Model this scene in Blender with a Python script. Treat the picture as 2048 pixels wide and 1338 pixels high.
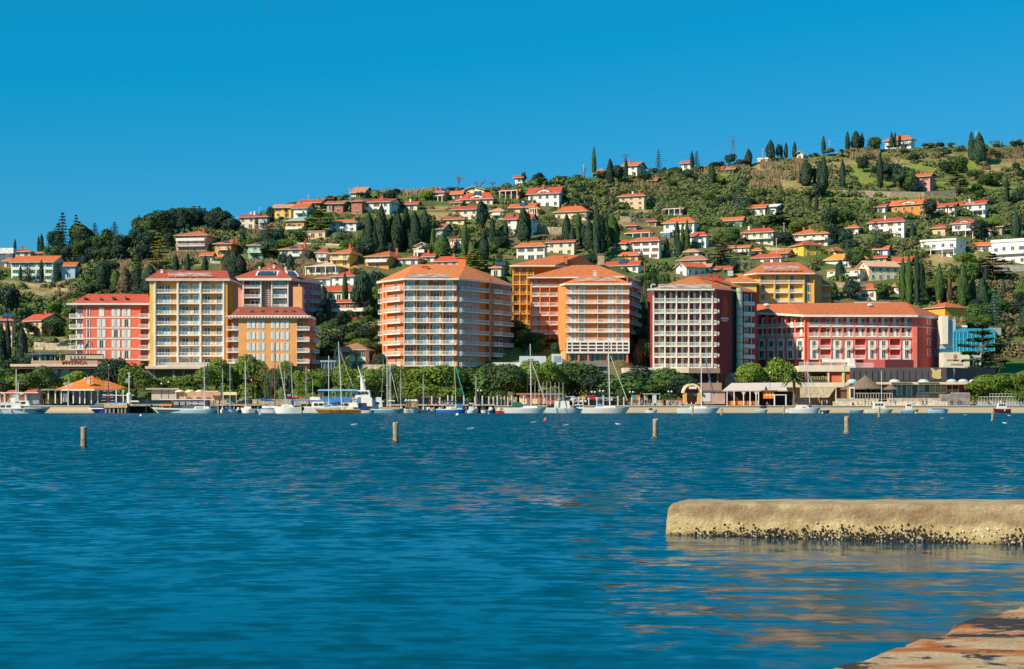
import bpy, math, random
import numpy as np
from mathutils import Vector, Matrix, noise as mnoise
R = math.radians
rnd = random.Random(7)
for o in list(bpy.data.objects): bpy.data.objects.remove(o)
scn = bpy.context.scene
col = scn.collection
# ---------------------------------------------------------------- camera, sky, sun, exposure
F, CX, CY, H = 3413.33, 1024., 808., 2.4      # lens in photo pixels, horizon row, eye height above the sea
cam = bpy.data.objects.new('camera', bpy.data.cameras.new('camera')); col.objects.link(cam)
cam.location = (0, 0, H); cam.rotation_euler = (R(90), 0, 0)
cam.data.lens = 60; cam.data.sensor_width = 36; cam.data.shift_y = (CY-669)/2048
cam.data.clip_start = .5; cam.data.clip_end = 20000
scn.camera = cam
SUN_EL, SUN_AZ = R(36), R(55)                 # behind the camera, to its left
w = bpy.data.worlds.new('World'); scn.world = w; w.use_nodes = True
nt = w.node_tree; bg = nt.nodes['Background']
sky = nt.nodes.new('ShaderNodeTexSky'); sky.sky_type = 'NISHITA'; sky.sun_disc = False
sky.sun_elevation = SUN_EL; sky.sun_rotation = math.pi + SUN_AZ
sky.air_density = 1.0; sky.dust_density = 0.25; sky.ozone_density = 4.0
# deep azure air of the photograph: scale and offset per channel
am = nt.nodes.new('ShaderNodeVectorMath'); am.operation = 'MULTIPLY_ADD'
am.inputs[1].default_value = (.40, .45, .68); am.inputs[2].default_value = (-.78, 1.5, 2.3)
ax = nt.nodes.new('ShaderNodeVectorMath'); ax.operation = 'MAXIMUM'; ax.inputs[1].default_value = (.04, .3, .5)
nt.links.new(sky.outputs[0], am.inputs[0]); nt.links.new(am.outputs[0], ax.inputs[0])
nt.links.new(ax.outputs[0], bg.inputs[0]); bg.inputs[1].default_value = .078
sl = bpy.data.lights.new('sun', 'SUN'); sl.energy = 4.8; sl.angle = R(.5); sl.color = (1, .875, .68)
so = bpy.data.objects.new('sun', sl); col.objects.link(so)
sd = Vector((-math.sin(SUN_AZ)*math.cos(SUN_EL), -math.cos(SUN_AZ)*math.cos(SUN_EL), math.sin(SUN_EL)))
so.rotation_euler = sd.to_track_quat('Z', 'Y').to_euler(); so.location = sd*200
scn.view_settings.view_transform = 'Standard'; scn.view_settings.look = 'None'
scn.view_settings.exposure = 0.38; scn.view_settings.gamma = 1
scn.render.engine = 'CYCLES'
# ---------------------------------------------------------------- materials
MC = {}
def nodes(name):
    m = bpy.data.materials.new(name); m.use_nodes = True
    t = m.node_tree; return m, t, t.nodes['Principled BSDF']
def N(t, kind, **kw):
    n = t.nodes.new('ShaderNode'+kind)
    for k, v in kw.items():
        if k in n.inputs: n.inputs[k].default_value = v
        else: setattr(n, k, v)
    return n
def mat(c, kind='paint', name=None):
    """procedural materials by kind, cached by colour"""
    key = (tuple(round(x, 3) for x in c), kind)
    if key in MC: return MC[key]
    m, t, b = nodes(name or kind); L = t.links.new
    c4 = (c[0], c[1], c[2], 1)
    b.inputs['Roughness'].default_value = {'paint': .8, 'tile': .85, 'metal': .4, 'gloss': .25, 'glass': .08, 'cloth': .9, 'stone': .9, 'leaf': .75, 'bark': .9}.get(kind, .8)
    tc = N(t, 'TexCoord')
    sc, amt = {'paint': (.35, .16), 'tile': (.9, .30), 'metal': (2, .1), 'gloss': (1, .08), 'glass': (.6, .5), 'cloth': (3, .2), 'stone': (1.1, .45), 'leaf': (1.2, .55), 'bark': (3, .5)}.get(kind, (1, .2))
    if kind == 'glass': b.inputs['Specular IOR Level'].default_value = .8
    nz = N(t, 'TexNoise', Scale=sc, Detail=5., Roughness=.65); L(tc.outputs['Object'], nz.inputs['Vector'])
    mr = N(t, 'MapRange'); mr.inputs[1].default_value = .3; mr.inputs[2].default_value = .7
    mr.inputs[3].default_value = 1-amt; mr.inputs[4].default_value = 1+amt*.6
    L(nz.outputs['Fac'], mr.inputs[0])
    val = mr.outputs[0]
    if kind in ('leaf', 'tile', 'cloth'):
        oi = N(t, 'ObjectInfo')
        m2 = N(t, 'MapRange'); m2.inputs[3].default_value = .72 if kind == 'leaf' else .88; m2.inputs[4].default_value = 1.3 if kind == 'leaf' else 1.1
        L(oi.outputs['Random'], m2.inputs[0])
        mm = N(t, 'Math', operation='MULTIPLY'); L(val, mm.inputs[0]); L(m2.outputs[0], mm.inputs[1]); val = mm.outputs[0]
    if kind == 'tile':      # tile courses: ribs running down the slope, by world x
        mp = N(t, 'Mapping'); mp.inputs['Scale'].default_value = (1, 1, 1)
        wv = N(t, 'TexWave', Scale=.9, Distortion=.6); L(tc.outputs['Object'], wv.inputs['Vector'])
        m3 = N(t, 'MapRange'); m3.inputs[3].default_value = .82; m3.inputs[4].default_value = 1.08
        L(wv.outputs['Fac'], m3.inputs[0])
        mm = N(t, 'Math', operation='MULTIPLY'); L(val, mm.inputs[0]); L(m3.outputs[0], mm.inputs[1]); val = mm.outputs[0]
    if kind == 'stone':
        vo = N(t, 'TexVoronoi', Scale=1.6); L(tc.outputs['Object'], vo.inputs['Vector'])
        m3 = N(t, 'MapRange'); m3.inputs[3].default_value = .75; m3.inputs[4].default_value = 1.15
        L(vo.outputs['Color'], m3.inputs[0])
        mm = N(t, 'Math', operation='MULTIPLY'); L(val, mm.inputs[0]); L(m3.outputs[0], mm.inputs[1]); val = mm.outputs[0]
    vm = N(t, 'VectorMath', operation='SCALE'); vm.inputs[0].default_value = c
    L(val, vm.inputs['Scale'])
    out = vm.outputs[0]
    if kind == 'leaf':
        h = N(t, 'HueSaturation'); L(out, h.inputs['Color'])
        m4 = N(t, 'MapRange'); m4.inputs[3].default_value = .475; m4.inputs[4].default_value = .525
        L(nz.outputs['Fac'], m4.inputs[0]); L(m4.outputs[0], h.inputs['Hue']); out = h.outputs[0]
    L(out, b.inputs['Base Color'])
    MC[key] = m; return m
WHITE = (.78, .74, .66); CREAM = (.72, .56, .36)
WM = mat(WHITE); GL = mat((.035, .07, .09), 'glass'); PGL = mat((.25, .42, .44), 'glass'); DK = mat((.02, .02, .022))
# ---------------------------------------------------------------- mesh helpers
class MB:
    def __init__(s): s.v = []; s.f = []; s.m = []
    def face(s, pts, m=0):
        k = len(s.v); s.v += [tuple(p) for p in pts]; s.f.append(tuple(range(k, k+len(pts)))); s.m.append(m); return s
    def box(s, x0, x1, y0, y1, z0, z1, m=0):
        k = len(s.v)
        s.v += [(x0,y0,z0),(x1,y0,z0),(x1,y1,z0),(x0,y1,z0),(x0,y0,z1),(x1,y0,z1),(x1,y1,z1),(x0,y1,z1)]
        for q in ((0,3,2,1),(4,5,6,7),(0,1,5,4),(1,2,6,5),(2,3,7,6),(3,0,4,7)): s.f.append(tuple(k+i for i in q)); s.m.append(m)
        return s
    def prism(s, poly, z0, z1, m=0, top=None):
        k = len(s.v); n = len(poly); top = top or poly
        s.v += [(p[0],p[1],z0) for p in poly]+[(p[0],p[1],z1) for p in top]
        s.f.append(tuple(range(k+n-1, k-1, -1))); s.f.append(tuple(range(k+n, k+2*n))); s.m += [m, m]
        for i in range(n):
            j = (i+1) % n; s.f.append((k+i, k+j, k+n+j, k+n+i)); s.m.append(m)
        return s
    def tube(s, p, q, r, r2=None, n=6, m=0):
        p, q = Vector(p), Vector(q); d = q-p
        if d.length < 1e-6: return s
        r2 = r if r2 is None else r2
        a = d.orthogonal().normalized(); b = d.normalized().cross(a); k = len(s.v)
        for c, rr in ((p, r), (q, r2)):
            for i in range(n):
                t = 2*math.pi*i/n; s.v.append(tuple(c+a*math.cos(t)*rr+b*math.sin(t)*rr))
        for i in range(n):
            j = (i+1) % n; s.f.append((k+i, k+j, k+n+j, k+n+i)); s.m.append(m)
        s.f.append(tuple(range(k+n-1, k-1, -1))); s.f.append(tuple(range(k+n, k+2*n))); s.m += [m, m]
        return s
    def lathe(s, prof, n=12, m=0, c=(0, 0, 0)):
        k = len(s.v)
        for r, z in prof:
            for i in range(n):
                t = 2*math.pi*i/n; s.v.append((c[0]+r*math.cos(t), c[1]+r*math.sin(t), c[2]+z))
        for a in range(len(prof)-1):
            for i in range(n):
                j = (i+1) % n; s.f.append((k+a*n+i, k+a*n+j, k+a*n+n+j, k+a*n+n+i)); s.m.append(m)
        s.f.append(tuple(range(k+n-1, k-1, -1))); e = k+(len(prof)-1)*n; s.f.append(tuple(range(e, e+n))); s.m += [m, m]
        return s
    def ball(s, c, r, sc=(1, 1, 1), m=0, n=8, h=5):
        pr = [(max(.01, math.sin(math.pi*i/h))*r, -math.cos(math.pi*i/h)*r) for i in range(h+1)]
        k = len(s.v); s.lathe(pr, n, m)
        for i in range(k, len(s.v)):
            x, y, z = s.v[i]; s.v[i] = (c[0]+x*sc[0], c[1]+y*sc[1], c[2]+z*sc[2])
        return s
    def mesh(s, name, mats, smooth=False):
        me = bpy.data.meshes.new(name); me.from_pydata(s.v, [], s.f)
        for m in (mats if isinstance(mats, (list, tuple)) else [mats]): me.materials.append(m)
        if any(s.m): me.polygons.foreach_set('material_index', s.m)
        if smooth: me.polygons.foreach_set('use_smooth', [True]*len(s.f))
        me.update(); return me
    def build(s, name, mats, parent=None, loc=(0,0,0), rz=0, smooth=False):
        return put(s.mesh(name, mats, smooth), name, parent, loc, rz)
def put(me, name, parent=None, loc=(0,0,0), rz=0):
    o = bpy.data.objects.new(name, me); col.objects.link(o); o.location = loc; o.rotation_euler = (0, 0, rz)
    if parent is not None: o.parent = parent
    return o
def tag(o, label=None, cat=None, group=None, kind=None):
    for k, v in (('label', label), ('category', cat), ('group', group), ('kind', kind)):
        if v: o[k] = v
    return o
def thing(name, label, cat, loc=(0,0,0), rz=0, group=None):
    o = bpy.data.objects.new(name, None); col.objects.link(o); o.location = loc; o.rotation_euler = (0, 0, rz)
    o.empty_display_size = .5
    return tag(o, label, cat, group)
def copy_tree(o, parent=None):
    c = o.copy(); col.objects.link(c)
    c.parent = parent
    for ch in o.children: copy_tree(ch, c)
    return c
def PX(px, Y): return (px-CX)*Y/F
def PZ(py, Y): return H+(CY-py)*Y/F
def P(px, py, Y): return Vector((PX(px, Y), Y, PZ(py, Y)))
# ---------------------------------------------------------------- terrain
SU = np.array([-2500,-400,0,100,200,300,450,500,560,650,720,800,870,950,1050,1150,1200,1300,1400,1500,1600,1700,1800,1900,2048,2300,4500.])
SV = np.array([600,560,512,510,492,468,452,440,418,402,392,386,382,378,368,358,352,347,338,327,314,301,295,292,290,282,300.])
YF = 489.
def srow(u): return np.interp(u, SU, SV)
def yridge(u): return 720+.088*np.clip(u, -600, 2600)
def yf(u): return np.interp(u, [1240, 1300, 1420, 1520, 2300, 2600], [YF, 506, 506, 528, 528, YF])
def zrow(u, Y):
    s = np.clip((Y-yf(u))/(yridge(u)-yf(u)), 0, 1); return 811.6+(srow(u)-811.6)*s**.75
def ground(X, Y):
    X = np.asarray(X, float); Y = np.asarray(Y, float); u = CX+F*X/Y
    yr = yridge(u); Yc = np.minimum(Y, yr)
    z = H+(CY-zrow(u, Yc))*Yc/F
    z = z-np.maximum(0, Y-yr)*.10-np.maximum(0, Y-yr-80)*.25
    z = np.where(Y < yf(u), 1.86, z)
    return z
def gz(X, Y): return float(ground(X, Y))
def Yat(px, py):
    lo, hi = float(yf(px)), float(yridge(px))
    for _ in range(30):
        m = (lo+hi)/2
        if zrow(px, m) > py: lo = m
        else: hi = m
    return (lo+hi)/2
def grid(name, xs, ys, zf, mats, cols=None, smooth=True):
    """xs, ys, z are 2-D arrays"""
    n, k = xs.shape; z = zf
    co = np.stack([xs, ys, z], -1).reshape(-1, 3)
    i = np.arange(n*k).reshape(n, k)
    q = np.stack([i[:-1, :-1], i[:-1, 1:], i[1:, 1:], i[1:, :-1]], -1).reshape(-1, 4)
    me = bpy.data.meshes.new(name); me.vertices.add(len(co)); me.vertices.foreach_set('co', co.ravel())
    me.loops.add(q.size); me.loops.foreach_set('vertex_index', q.ravel())
    me.polygons.add(len(q)); me.polygons.foreach_set('loop_start', np.arange(0, q.size, 4)); me.polygons.foreach_set('loop_total', np.full(len(q), 4))
    me.polygons.foreach_set('use_smooth', np.full(len(q), smooth))
    me.update(calc_edges=True)
    if cols is not None:
        a = me.color_attributes.new('tint', 'FLOAT_COLOR', 'POINT'); a.data.foreach_set('color', np.concatenate([cols.reshape(-1, 3), np.ones((n*k, 1))], 1).ravel())
    me.materials.append(mats); return put(me, name)
def vnoise(x, y, seed=0):
    """cheap value noise, numpy"""
    xi = np.floor(x).astype(np.int64); yi = np.floor(y).astype(np.int64); xf = x-xi; yf = y-yi
    def h(a, b):
        n = (a*374761393+b*668265263+seed*974711) & 0x7fffffff
        n = ((n ^ (n >> 13))*1274126177) & 0x7fffffff
        return ((n ^ (n >> 16)) & 0xffff)/65535.
    sx = xf*xf*(3-2*xf); sy = yf*yf*(3-2*yf)
    return (h(xi, yi)*(1-sx)+h(xi+1, yi)*sx)*(1-sy)+(h(xi, yi+1)*(1-sx)+h(xi+1, yi+1)*sx)*sy
us = np.concatenate([np.linspace(-2400, -420, 30), np.arange(-400, 2460, 8.), np.linspace(2480, 4400, 30)])
yy = np.concatenate([[457.5, 470, 482], np.linspace(YF, 960, 240), np.linspace(965, 1700, 30)])
U, YY = np.meshgrid(us, yy)
XX = (U-CX)*YY/F; ZZ = ground(XX, YY)
ZZ = ZZ + np.where(YY > yf(U)+4, (vnoise(XX/9, YY/9, 1)-.5)*1.1 + (vnoise(XX/3.5, YY/3.5, 2)-.5)*.5, 0)
rows = zrow(U, YY)
def C(*a): return np.array(a)[None, None, :]
n1 = vnoise(XX/22, YY/22, 5)[..., None]; n2 = vnoise(XX/6, YY/14, 9)[..., None]
green = C(.085, .125, .020); tan = C(.38, .27, .11); brown = C(.19, .13, .06); bright = C(.17, .27, .02)
colr = green*(.7+.6*n2)
mixb = np.clip((n1-.5)*5, 0, 1)*.6; colr = colr*(1-mixb)+brown*mixb
def patch(u0, u1, r0, r1, c, k=1., soft=10.):
    global colr
    a = np.clip((U-u0)/soft, 0, 1)*np.clip((u1-U)/soft, 0, 1)*np.clip((rows-r0)/4, 0, 1)*np.clip((r1-rows)/4, 0, 1)
    a = a[..., None]*np.clip((n2+.35+(vnoise(XX/3, YY/3, 13)[..., None]-.5)*.8), 0, 1)*k; colr = colr*(1-a)+c*a
for a in ((1380, 1720, 318, 352, tan), (1500, 1660, 330, 385, tan), (1560, 1700, 385, 400, bright), (1430, 1480, 335, 350, bright), (1690, 1760, 325, 375, bright),
          (1780, 2048, 305, 345, tan), (1810, 1960, 318, 345, bright), (1700, 1860, 392, 410, bright), (1900, 2048, 370, 425, bright), (1330, 1500, 400, 425, bright),
          (690, 880, 375, 392, tan), (170, 300, 515, 562, tan), (330, 420, 505, 535, tan), (490, 545, 520, 545, tan), (590, 630, 525, 545, tan),
          (1000, 1040, 480, 520, brown), (1210, 1330, 420, 455, tan), (850, 910, 410, 440, tan), (1240, 1340, 365, 385, bright), (640, 720, 470, 500, tan),
          (1500, 1640, 405, 430, brown), (1850, 1960, 500, 560, tan), (470, 560, 455, 478, brown), (0, 140, 560, 600, tan), (100, 140, 640, 700, tan), (1320, 1400, 455, 475, tan)):
    patch(*a)
# terraces: mown strips across the upper right slope
ter = (np.sin(rows*.62+n1[..., 0]*3) > .2)[..., None]*np.clip((U-1450)/100, 0, 1)[..., None]*np.clip((430-rows)/20, 0, 1)[..., None]*.7
colr = colr*(1-ter)+C(.24, .21, .05)*ter
flat = (YY < yf(U)+2)[..., None]; colr = np.where(flat, C(.42, .34, .24), colr)
gm_, t, b = nodes('ground'); va = N(t, 'VertexColor', layer_name='tint')
tc = N(t, 'TexCoord'); nz = N(t, 'TexNoise', Scale=.7, Detail=8., Roughness=.7); t.links.new(tc.outputs['Object'], nz.inputs['Vector'])
mr = N(t, 'MapRange'); mr.inputs[1].default_value = .3; mr.inputs[2].default_value = .7; mr.inputs[3].default_value = .5; mr.inputs[4].default_value = 1.4
t.links.new(nz.outputs['Fac'], mr.inputs[0]); vm = N(t, 'VectorMath', operation='SCALE'); t.links.new(va.outputs[0], vm.inputs[0]); t.links.new(mr.outputs[0], vm.inputs['Scale'])
t.links.new(vm.outputs[0], b.inputs['Base Color']); b.inputs['Roughness'].default_value = .95
bp = N(t, 'Bump', Strength=.8, Distance=.6); t.links.new(nz.outputs['Fac'], bp.inputs['Height']); t.links.new(bp.outputs[0], b.inputs['Normal'])
hill = grid('hillside', XX, YY, ZZ, gm_, colr); tag(hill, 'terraced green hillside with dry grass rising behind the harbour hotels', 'hillside', kind='structure')
# ---------------------------------------------------------------- sea
wm, t, b = nodes('sea'); L = t.links.new
b.inputs['Base Color'].default_value = (.0, .047, .074, 1); b.inputs['Roughness'].default_value = .035; b.inputs['IOR'].default_value = 1.33
geo = N(t, 'NewGeometry')
def wnoise(sx, sy, k, det=3.):
    mp = N(t, 'Mapping'); mp.inputs['Scale'].default_value = (sx, sy, 0); L(geo.outputs['Position'], mp.inputs['Vector'])
    nz = N(t, 'TexNoise', Scale=1., Detail=det, Roughness=.55); L(mp.outputs[0], nz.inputs['Vector'])
    sb = N(t, 'VectorMath', operation='SUBTRACT'); L(nz.outputs['Color'], sb.inputs[0]); sb.inputs[1].default_value = (.5, .5, .5)
    ml = N(t, 'VectorMath', operation='MULTIPLY'); L(sb.outputs[0], ml.inputs[0]); ml.inputs[1].default_value = (k*.5, k, 0)
    return ml.outputs[0]
acc = wnoise(1.0, 5.2, .50, 5.)
for a in ((2.6, 3.0, .55, 3.), (1.1, .42, .32, 2.), (.30, 1.7, .10, 3.), (.05, .02, .05, 3.), (.004, .03, .08)):
    ad = N(t, 'VectorMath', operation='ADD'); L(acc, ad.inputs[0]); L(wnoise(*a), ad.inputs[1]); acc = ad.outputs[0]
# waves grow with distance from the shore; the corner behind the pier is sheltered and calm
sp = N(t, 'SeparateXYZ'); L(geo.outputs['Position'], sp.inputs[0])
def mrg(sock, a, b_, c, d):
    mr = N(t, 'MapRange'); mr.interpolation_type = 'SMOOTHSTEP'
    for i, v in enumerate((a, b_, c, d)): mr.inputs[i+1].default_value = v
    L(sock, mr.inputs[0]); return mr.outputs[0]
def mth(op, a, b_):
    n_ = N(t, 'Math', operation=op)
    for i, v in enumerate((a, b_)):
        if isinstance(v, (int, float)): n_.inputs[i].default_value = v
        else: L(v, n_.inputs[i])
    return n_.outputs[0]
xo = mth('ADD', sp.outputs[0], mth('MULTIPLY', sp.outputs[1], -.035))
shel = mth('MULTIPLY', mrg(xo, -.6, 3.0, 0, 1), mrg(sp.outputs[1], 29, 33, 1, 0))
amp = mth('MULTIPLY', mrg(sp.outputs[1], 12, 75, .85, 1.75), mth('SUBTRACT', 1, mth('MULTIPLY', shel, .70)))
sc_ = N(t, 'VectorMath', operation='SCALE'); L(acc, sc_.inputs[0]); L(amp, sc_.inputs['Scale'])
bias = mth('MULTIPLY', mrg(sp.outputs[1], 14, 100, -.070, -.25), mth('SUBTRACT', 1, mth('MULTIPLY', shel, .82)))
L(mth('ADD', mth('MULTIPLY', shel, .09), .035), b.inputs['Roughness'])
cb = N(t, 'CombineXYZ'); L(bias, cb.inputs[1])
a2 = N(t, 'VectorMath', operation='ADD'); L(sc_.outputs[0], a2.inputs[0]); L(cb.outputs[0], a2.inputs[1])
a3 = N(t, 'VectorMath', operation='ADD'); L(a2.outputs[0], a3.inputs[0]); L(geo.outputs['Normal'], a3.inputs[1])
# wave masking at grazing sight: in the open bay only faces leaning to the shore are seen
s3 = N(t, 'SeparateXYZ'); L(a3.outputs[0], s3.inputs[0]); c3_ = N(t, 'CombineXYZ'); L(s3.outputs[0], c3_.inputs[0]); L(s3.outputs[2], c3_.inputs[2])
L(mth('MINIMUM', s3.outputs[1], mth('ADD', mth('MULTIPLY', shel, .12), -.036)), c3_.inputs[1])
nn = N(t, 'VectorMath', operation='NORMALIZE'); L(c3_.outputs[0], nn.inputs[0]); L(nn.outputs[0], b.inputs['Normal'])
wr = np.concatenate([[1500.], np.linspace(1400, 826, 640), [824.]]); wu = np.concatenate([[-3000, -1200], np.linspace(-200, 2250, 520), [3200, 5000]])
WU, WR = np.meshgrid(wu, wr); WY = H*F/(WR-CY); WX = (WU-CX)*WY/F
dz = np.zeros_like(WX)
for (sx, sy, a, sd_) in ((3.2, 1.15, .050, 21), (1.5, .55, .022, 22), (7, 2.8, .05, 23)):
    fade = np.clip(1-(WY-14)/(60*sy), 0, 1)
    dz += (vnoise(WX/sx+WY*.05, WY/sy, sd_)-.5)*a*fade
sea = grid('sea', WX, WY, dz, wm); tag(sea, 'dark blue rippled sea filling the bay', 'sea', kind='structure')
# ---------------------------------------------------------------- near pier, slab, posts
def conc(name, c1, c2, sc=1.):
    m, t, b = nodes(name); L = t.links.new
    geo = N(t, 'NewGeometry'); nz = N(t, 'TexNoise', Scale=1.7*sc, Detail=10., Roughness=.68); L(geo.outputs['Position'], nz.inputs['Vector'])
    nf = N(t, 'TexNoise', Scale=38.*sc, Detail=6., Roughness=.8); L(geo.outputs['Position'], nf.inputs['Vector'])
    cr = N(t, 'ValToRGB'); cr.color_ramp.elements[0].position = .36; cr.color_ramp.elements[1].position = .62
    cr.color_ramp.elements[0].color = (*c1, 1); cr.color_ramp.elements[1].color = (*c2, 1); L(nz.outputs['Fac'], cr.inputs[0])
    mr = N(t, 'MapRange'); mr.inputs[1].default_value = .3; mr.inputs[2].default_value = .7; mr.inputs[3].default_value = .58; mr.inputs[4].default_value = 1.25; L(nf.outputs['Fac'], mr.inputs[0])
    vm = N(t, 'VectorMath', operation='SCALE'); L(cr.outputs[0], vm.inputs[0]); L(mr.outputs[0], vm.inputs['Scale'])
    bp = N(t, 'Bump', Strength=.9, Distance=.05); L(nf.outputs['Fac'], bp.inputs['Height']); L(bp.outputs[0], b.inputs['Normal'])
    b.inputs['Roughness'].default_value = .9; return m, t, b, vm, geo
pm, t, b, vm, geo = conc('pier_concrete', (.52, .38, .21), (.82, .69, .43)); L = t.links.new
# weed and wet band near the waterline, browner weathered top
sp = N(t, 'SeparateXYZ'); L(geo.outputs['Position'], sp.inputs[0])
nz = N(t, 'TexNoise', Scale=2.4, Detail=5.); L(geo.outputs['Position'], nz.inputs['Vector'])
ad = N(t, 'Math', operation='MULTIPLY_ADD'); L(nz.outputs['Fac'], ad.inputs[0]); ad.inputs[1].default_value = -.5; L(sp.outputs[2], ad.inputs[2])
cr = N(t, 'ValToRGB'); e = cr.color_ramp.elements; e[0].position = 0; e[0].color = (.06, .045, .012, 1); e[1].position = 1; e[1].color = (.78, .70, .62, 1)
for p, c in ((.12, (.22, .17, .05, 1)), (.25, (.80, .74, .55, 1)), (.52, (1.0, .93, .74, 1)), (.68, (.66, .55, .46, 1)), (.86, (.62, .53, .46, 1))): x = e.new(p); x.color = c
mp = N(t, 'MapRange'); mp.inputs[1].default_value = -.32; mp.inputs[2].default_value = .36; L(ad.outputs[0], mp.inputs[0]); L(mp.outputs[0], cr.inputs[0])
mx = N(t, 'VectorMath', operation='MULTIPLY'); L(vm.outputs[0], mx.inputs[0]); L(cr.outputs[0], mx.inputs[1]); L(mx.outputs[0], b.inputs['Base Color'])
# profile swept along the pier's length, end rounded
A0 = Vector((2.80, 31.0)); B0 = Vector((13.5, 27.6)); dr = (B0-A0).normalized(); nb = Vector((-dr.y, dr.x))
prof = [(-.06, -1.2), (-.03, .04), (.02, .22), (.05, .38), (.085, .50), (.12, .555), (.17, .578), (.8, .60), (1.50, .59), (1.58, .56), (1.62, .2), (1.64, -1.2)]
sub = []
for i in range(len(prof)-1):
    for k in range(6): f = k/6; sub.append((prof[i][0]*(1-f)+prof[i+1][0]*f, prof[i][1]*(1-f)+prof[i+1][1]*f))
sub.append(prof[-1]); Lp = (B0-A0).length; ns = 420
xs = np.zeros((ns+3, len(sub))); ys = xs.copy(); zs = xs.copy()
for i in range(ns+3):
    s = max(0, i-2)/ns*Lp
    ed = max(0, 1-s/.10)
    if i == 0: s = .35
    if i == 1: s = .02
    for j, (a, z) in enumerate(sub):
        aa = a; zz_ = (z - .09*ed*ed*(z > .3) if i > 1 else z-.09*(z > .3))*(1+.028*s*(z > .3))
        if i == 0: aa = .82; zz_ = min(zz_, .1)
        p = A0+dr*s+nb*aa
        h = mnoise.noise(Vector((p.x*1.3, p.y*1.3, zz_*1.5)))*.030+mnoise.noise(Vector((p.x*5, p.y*5, zz_*6)))*.020+mnoise.noise(Vector((p.x*19, p.y*19, zz_*19)))*.010
        xs[i, j] = p.x+h*.4; ys[i, j] = p.y-h; zs[i, j] = zz_+h*.5
pier = grid('pier', xs, ys, zs, pm, smooth=False); tag(pier, 'low weathered concrete pier with mussels and oysters at its waterline', 'pier')
# shells: hundreds of shell lumps, stuff part of the pier
bm_ = MB(); wq = random.Random(3)
def lump(c, r, m):
    k = len(bm_.v); bm_.ball((0, 0, 0), r, (1, .7, wq.uniform(.9, 1.6)), m, 6, 3); a = wq.uniform(0, 3)
    mt = Matrix.Rotation(a, 3, 'Y') @ Matrix.Rotation(wq.uniform(-.5, .5), 3, 'X')
    for i in range(k, len(bm_.v)): bm_.v[i] = tuple(mt @ Vector(bm_.v[i])+Vector(c))
for k in range(4200):
    s = wq.uniform(0, Lp*.72); q = vnoise(np.array(s*1.1), np.array(.5), 4)*.7+vnoise(np.array(s*3.1), np.array(.5), 6)*.3
    if wq.random() > .04+max(0, q-.34)*2.6: continue
    z = abs(wq.gauss(.01, .05+.09*q)); 
    if z > .34: continue
    aa = float(np.interp(z, [-1.2, .04, .22, .38, .5], [-.06, -.03, .02, .05, .085])); p = A0+dr*s+nb*aa; y = p.y-.015
    r = wq.uniform(.008, .021)
    lump((p.x+nb.x*0, y-.005-r*.3, z-.01), r, 1 if wq.random() < .15 else 0)
for k in range(60):
    s = wq.uniform(.2, Lp*.72); z = wq.uniform(.05, .30); p = A0+dr*s+nb*float(np.interp(z, [.04, .22, .38], [-.03, .02, .05])); lump((p.x, p.y-.02, z), wq.uniform(.012, .026), 1)
sh = bm_.build('shells', [mat((.035, .028, .016), 'stone'), mat((.62, .52, .40), 'stone')], pier); sh['kind'] = 'stuff'; sh['label'] = 'black mussels and white oyster shells crusting the waterline'
# foreground slab
sm, t, b, vm, geo = conc('slab_concrete', (.72, .47, .24), (.88, .66, .38), 1.2); L = t.links.new
mp = N(t, 'Mapping'); mp.inputs['Scale'].default_value = (1.1, 1.5, 1); mp.inputs['Location'].default_value = (.3, 1.1, 0); L(geo.outputs['Position'], mp.inputs['Vector'])
nz = N(t, 'TexNoise', Scale=1.1, Detail=8., Roughness=.7, Distortion=.4); L(mp.outputs[0], nz.inputs['Vector'])
c2 = N(t, 'ValToRGB'); c2.color_ramp.elements[0].position = .515; c2.color_ramp.elements[1].position = .55; L(nz.outputs['Fac'], c2.inputs[0])
mp3 = N(t, 'Mapping'); mp3.inputs['Scale'].default_value = (.8, 1.9, 1); mp3.inputs['Location'].default_value = (5.3, 3.1, 0); L(geo.outputs['Position'], mp3.inputs['Vector'])
nz3 = N(t, 'TexNoise', Scale=1.3, Detail=8., Roughness=.72, Distortion=.6); L(mp3.outputs[0], nz3.inputs['Vector'])
c3 = N(t, 'ValToRGB'); c3.color_ramp.elements[0].position = .46; c3.color_ramp.elements[1].position = .57; L(nz3.outputs['Fac'], c3.inputs[0])
m1 = N(t, 'MixRGB'); L(c3.outputs[0], m1.inputs[0]); L(vm.outputs[0], m1.inputs[1]); m1.inputs[2].default_value = (.62, .16, .012, 1)
m2 = N(t, 'MixRGB'); L(c2.outputs[0], m2.inputs[0]); L(m1.outputs[0], m2.inputs[1]); m2.inputs[2].default_value = (.045, .035, .03, 1); L(m2.outputs[0], b.inputs['Base Color'])
ea, eb = Vector((1.02, 8.6)), Vector((5.25, 15.25)); n_ = 200
xs = np.zeros((n_, 30)); ys = xs.copy(); zs = xs.copy()
for i in range(n_):
    f = i/(n_-1); p = ea.lerp(eb, f); off = mnoise.noise(Vector((f*9, 0, 3)))*.13+mnoise.noise(Vector((f*30, 0, 7)))*.05
    for j in range(30):
        if j == 0: d, z = .12, -1.5
        elif j == 1: d, z = .0, .5
        elif j == 2: d, z = .02, .80
        elif j == 3: d, z = .07, .87
        else: d = .14+(j-4)**1.7*.045; z = .90
        x = p.x+(d+off)*.84; y = p.y-(d+off)*.54
        xs[i, j] = x; ys[i, j] = y; zs[i, j] = z+mnoise.noise(Vector((x*2, y*2, 0)))*.02+mnoise.noise(Vector((x*8, y*8, 0)))*.008
slab = grid('shore_slab', xs, ys, zs, sm); tag(slab, 'sunlit concrete shore slab with rust and black stains', 'quay', kind='structure')
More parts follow.
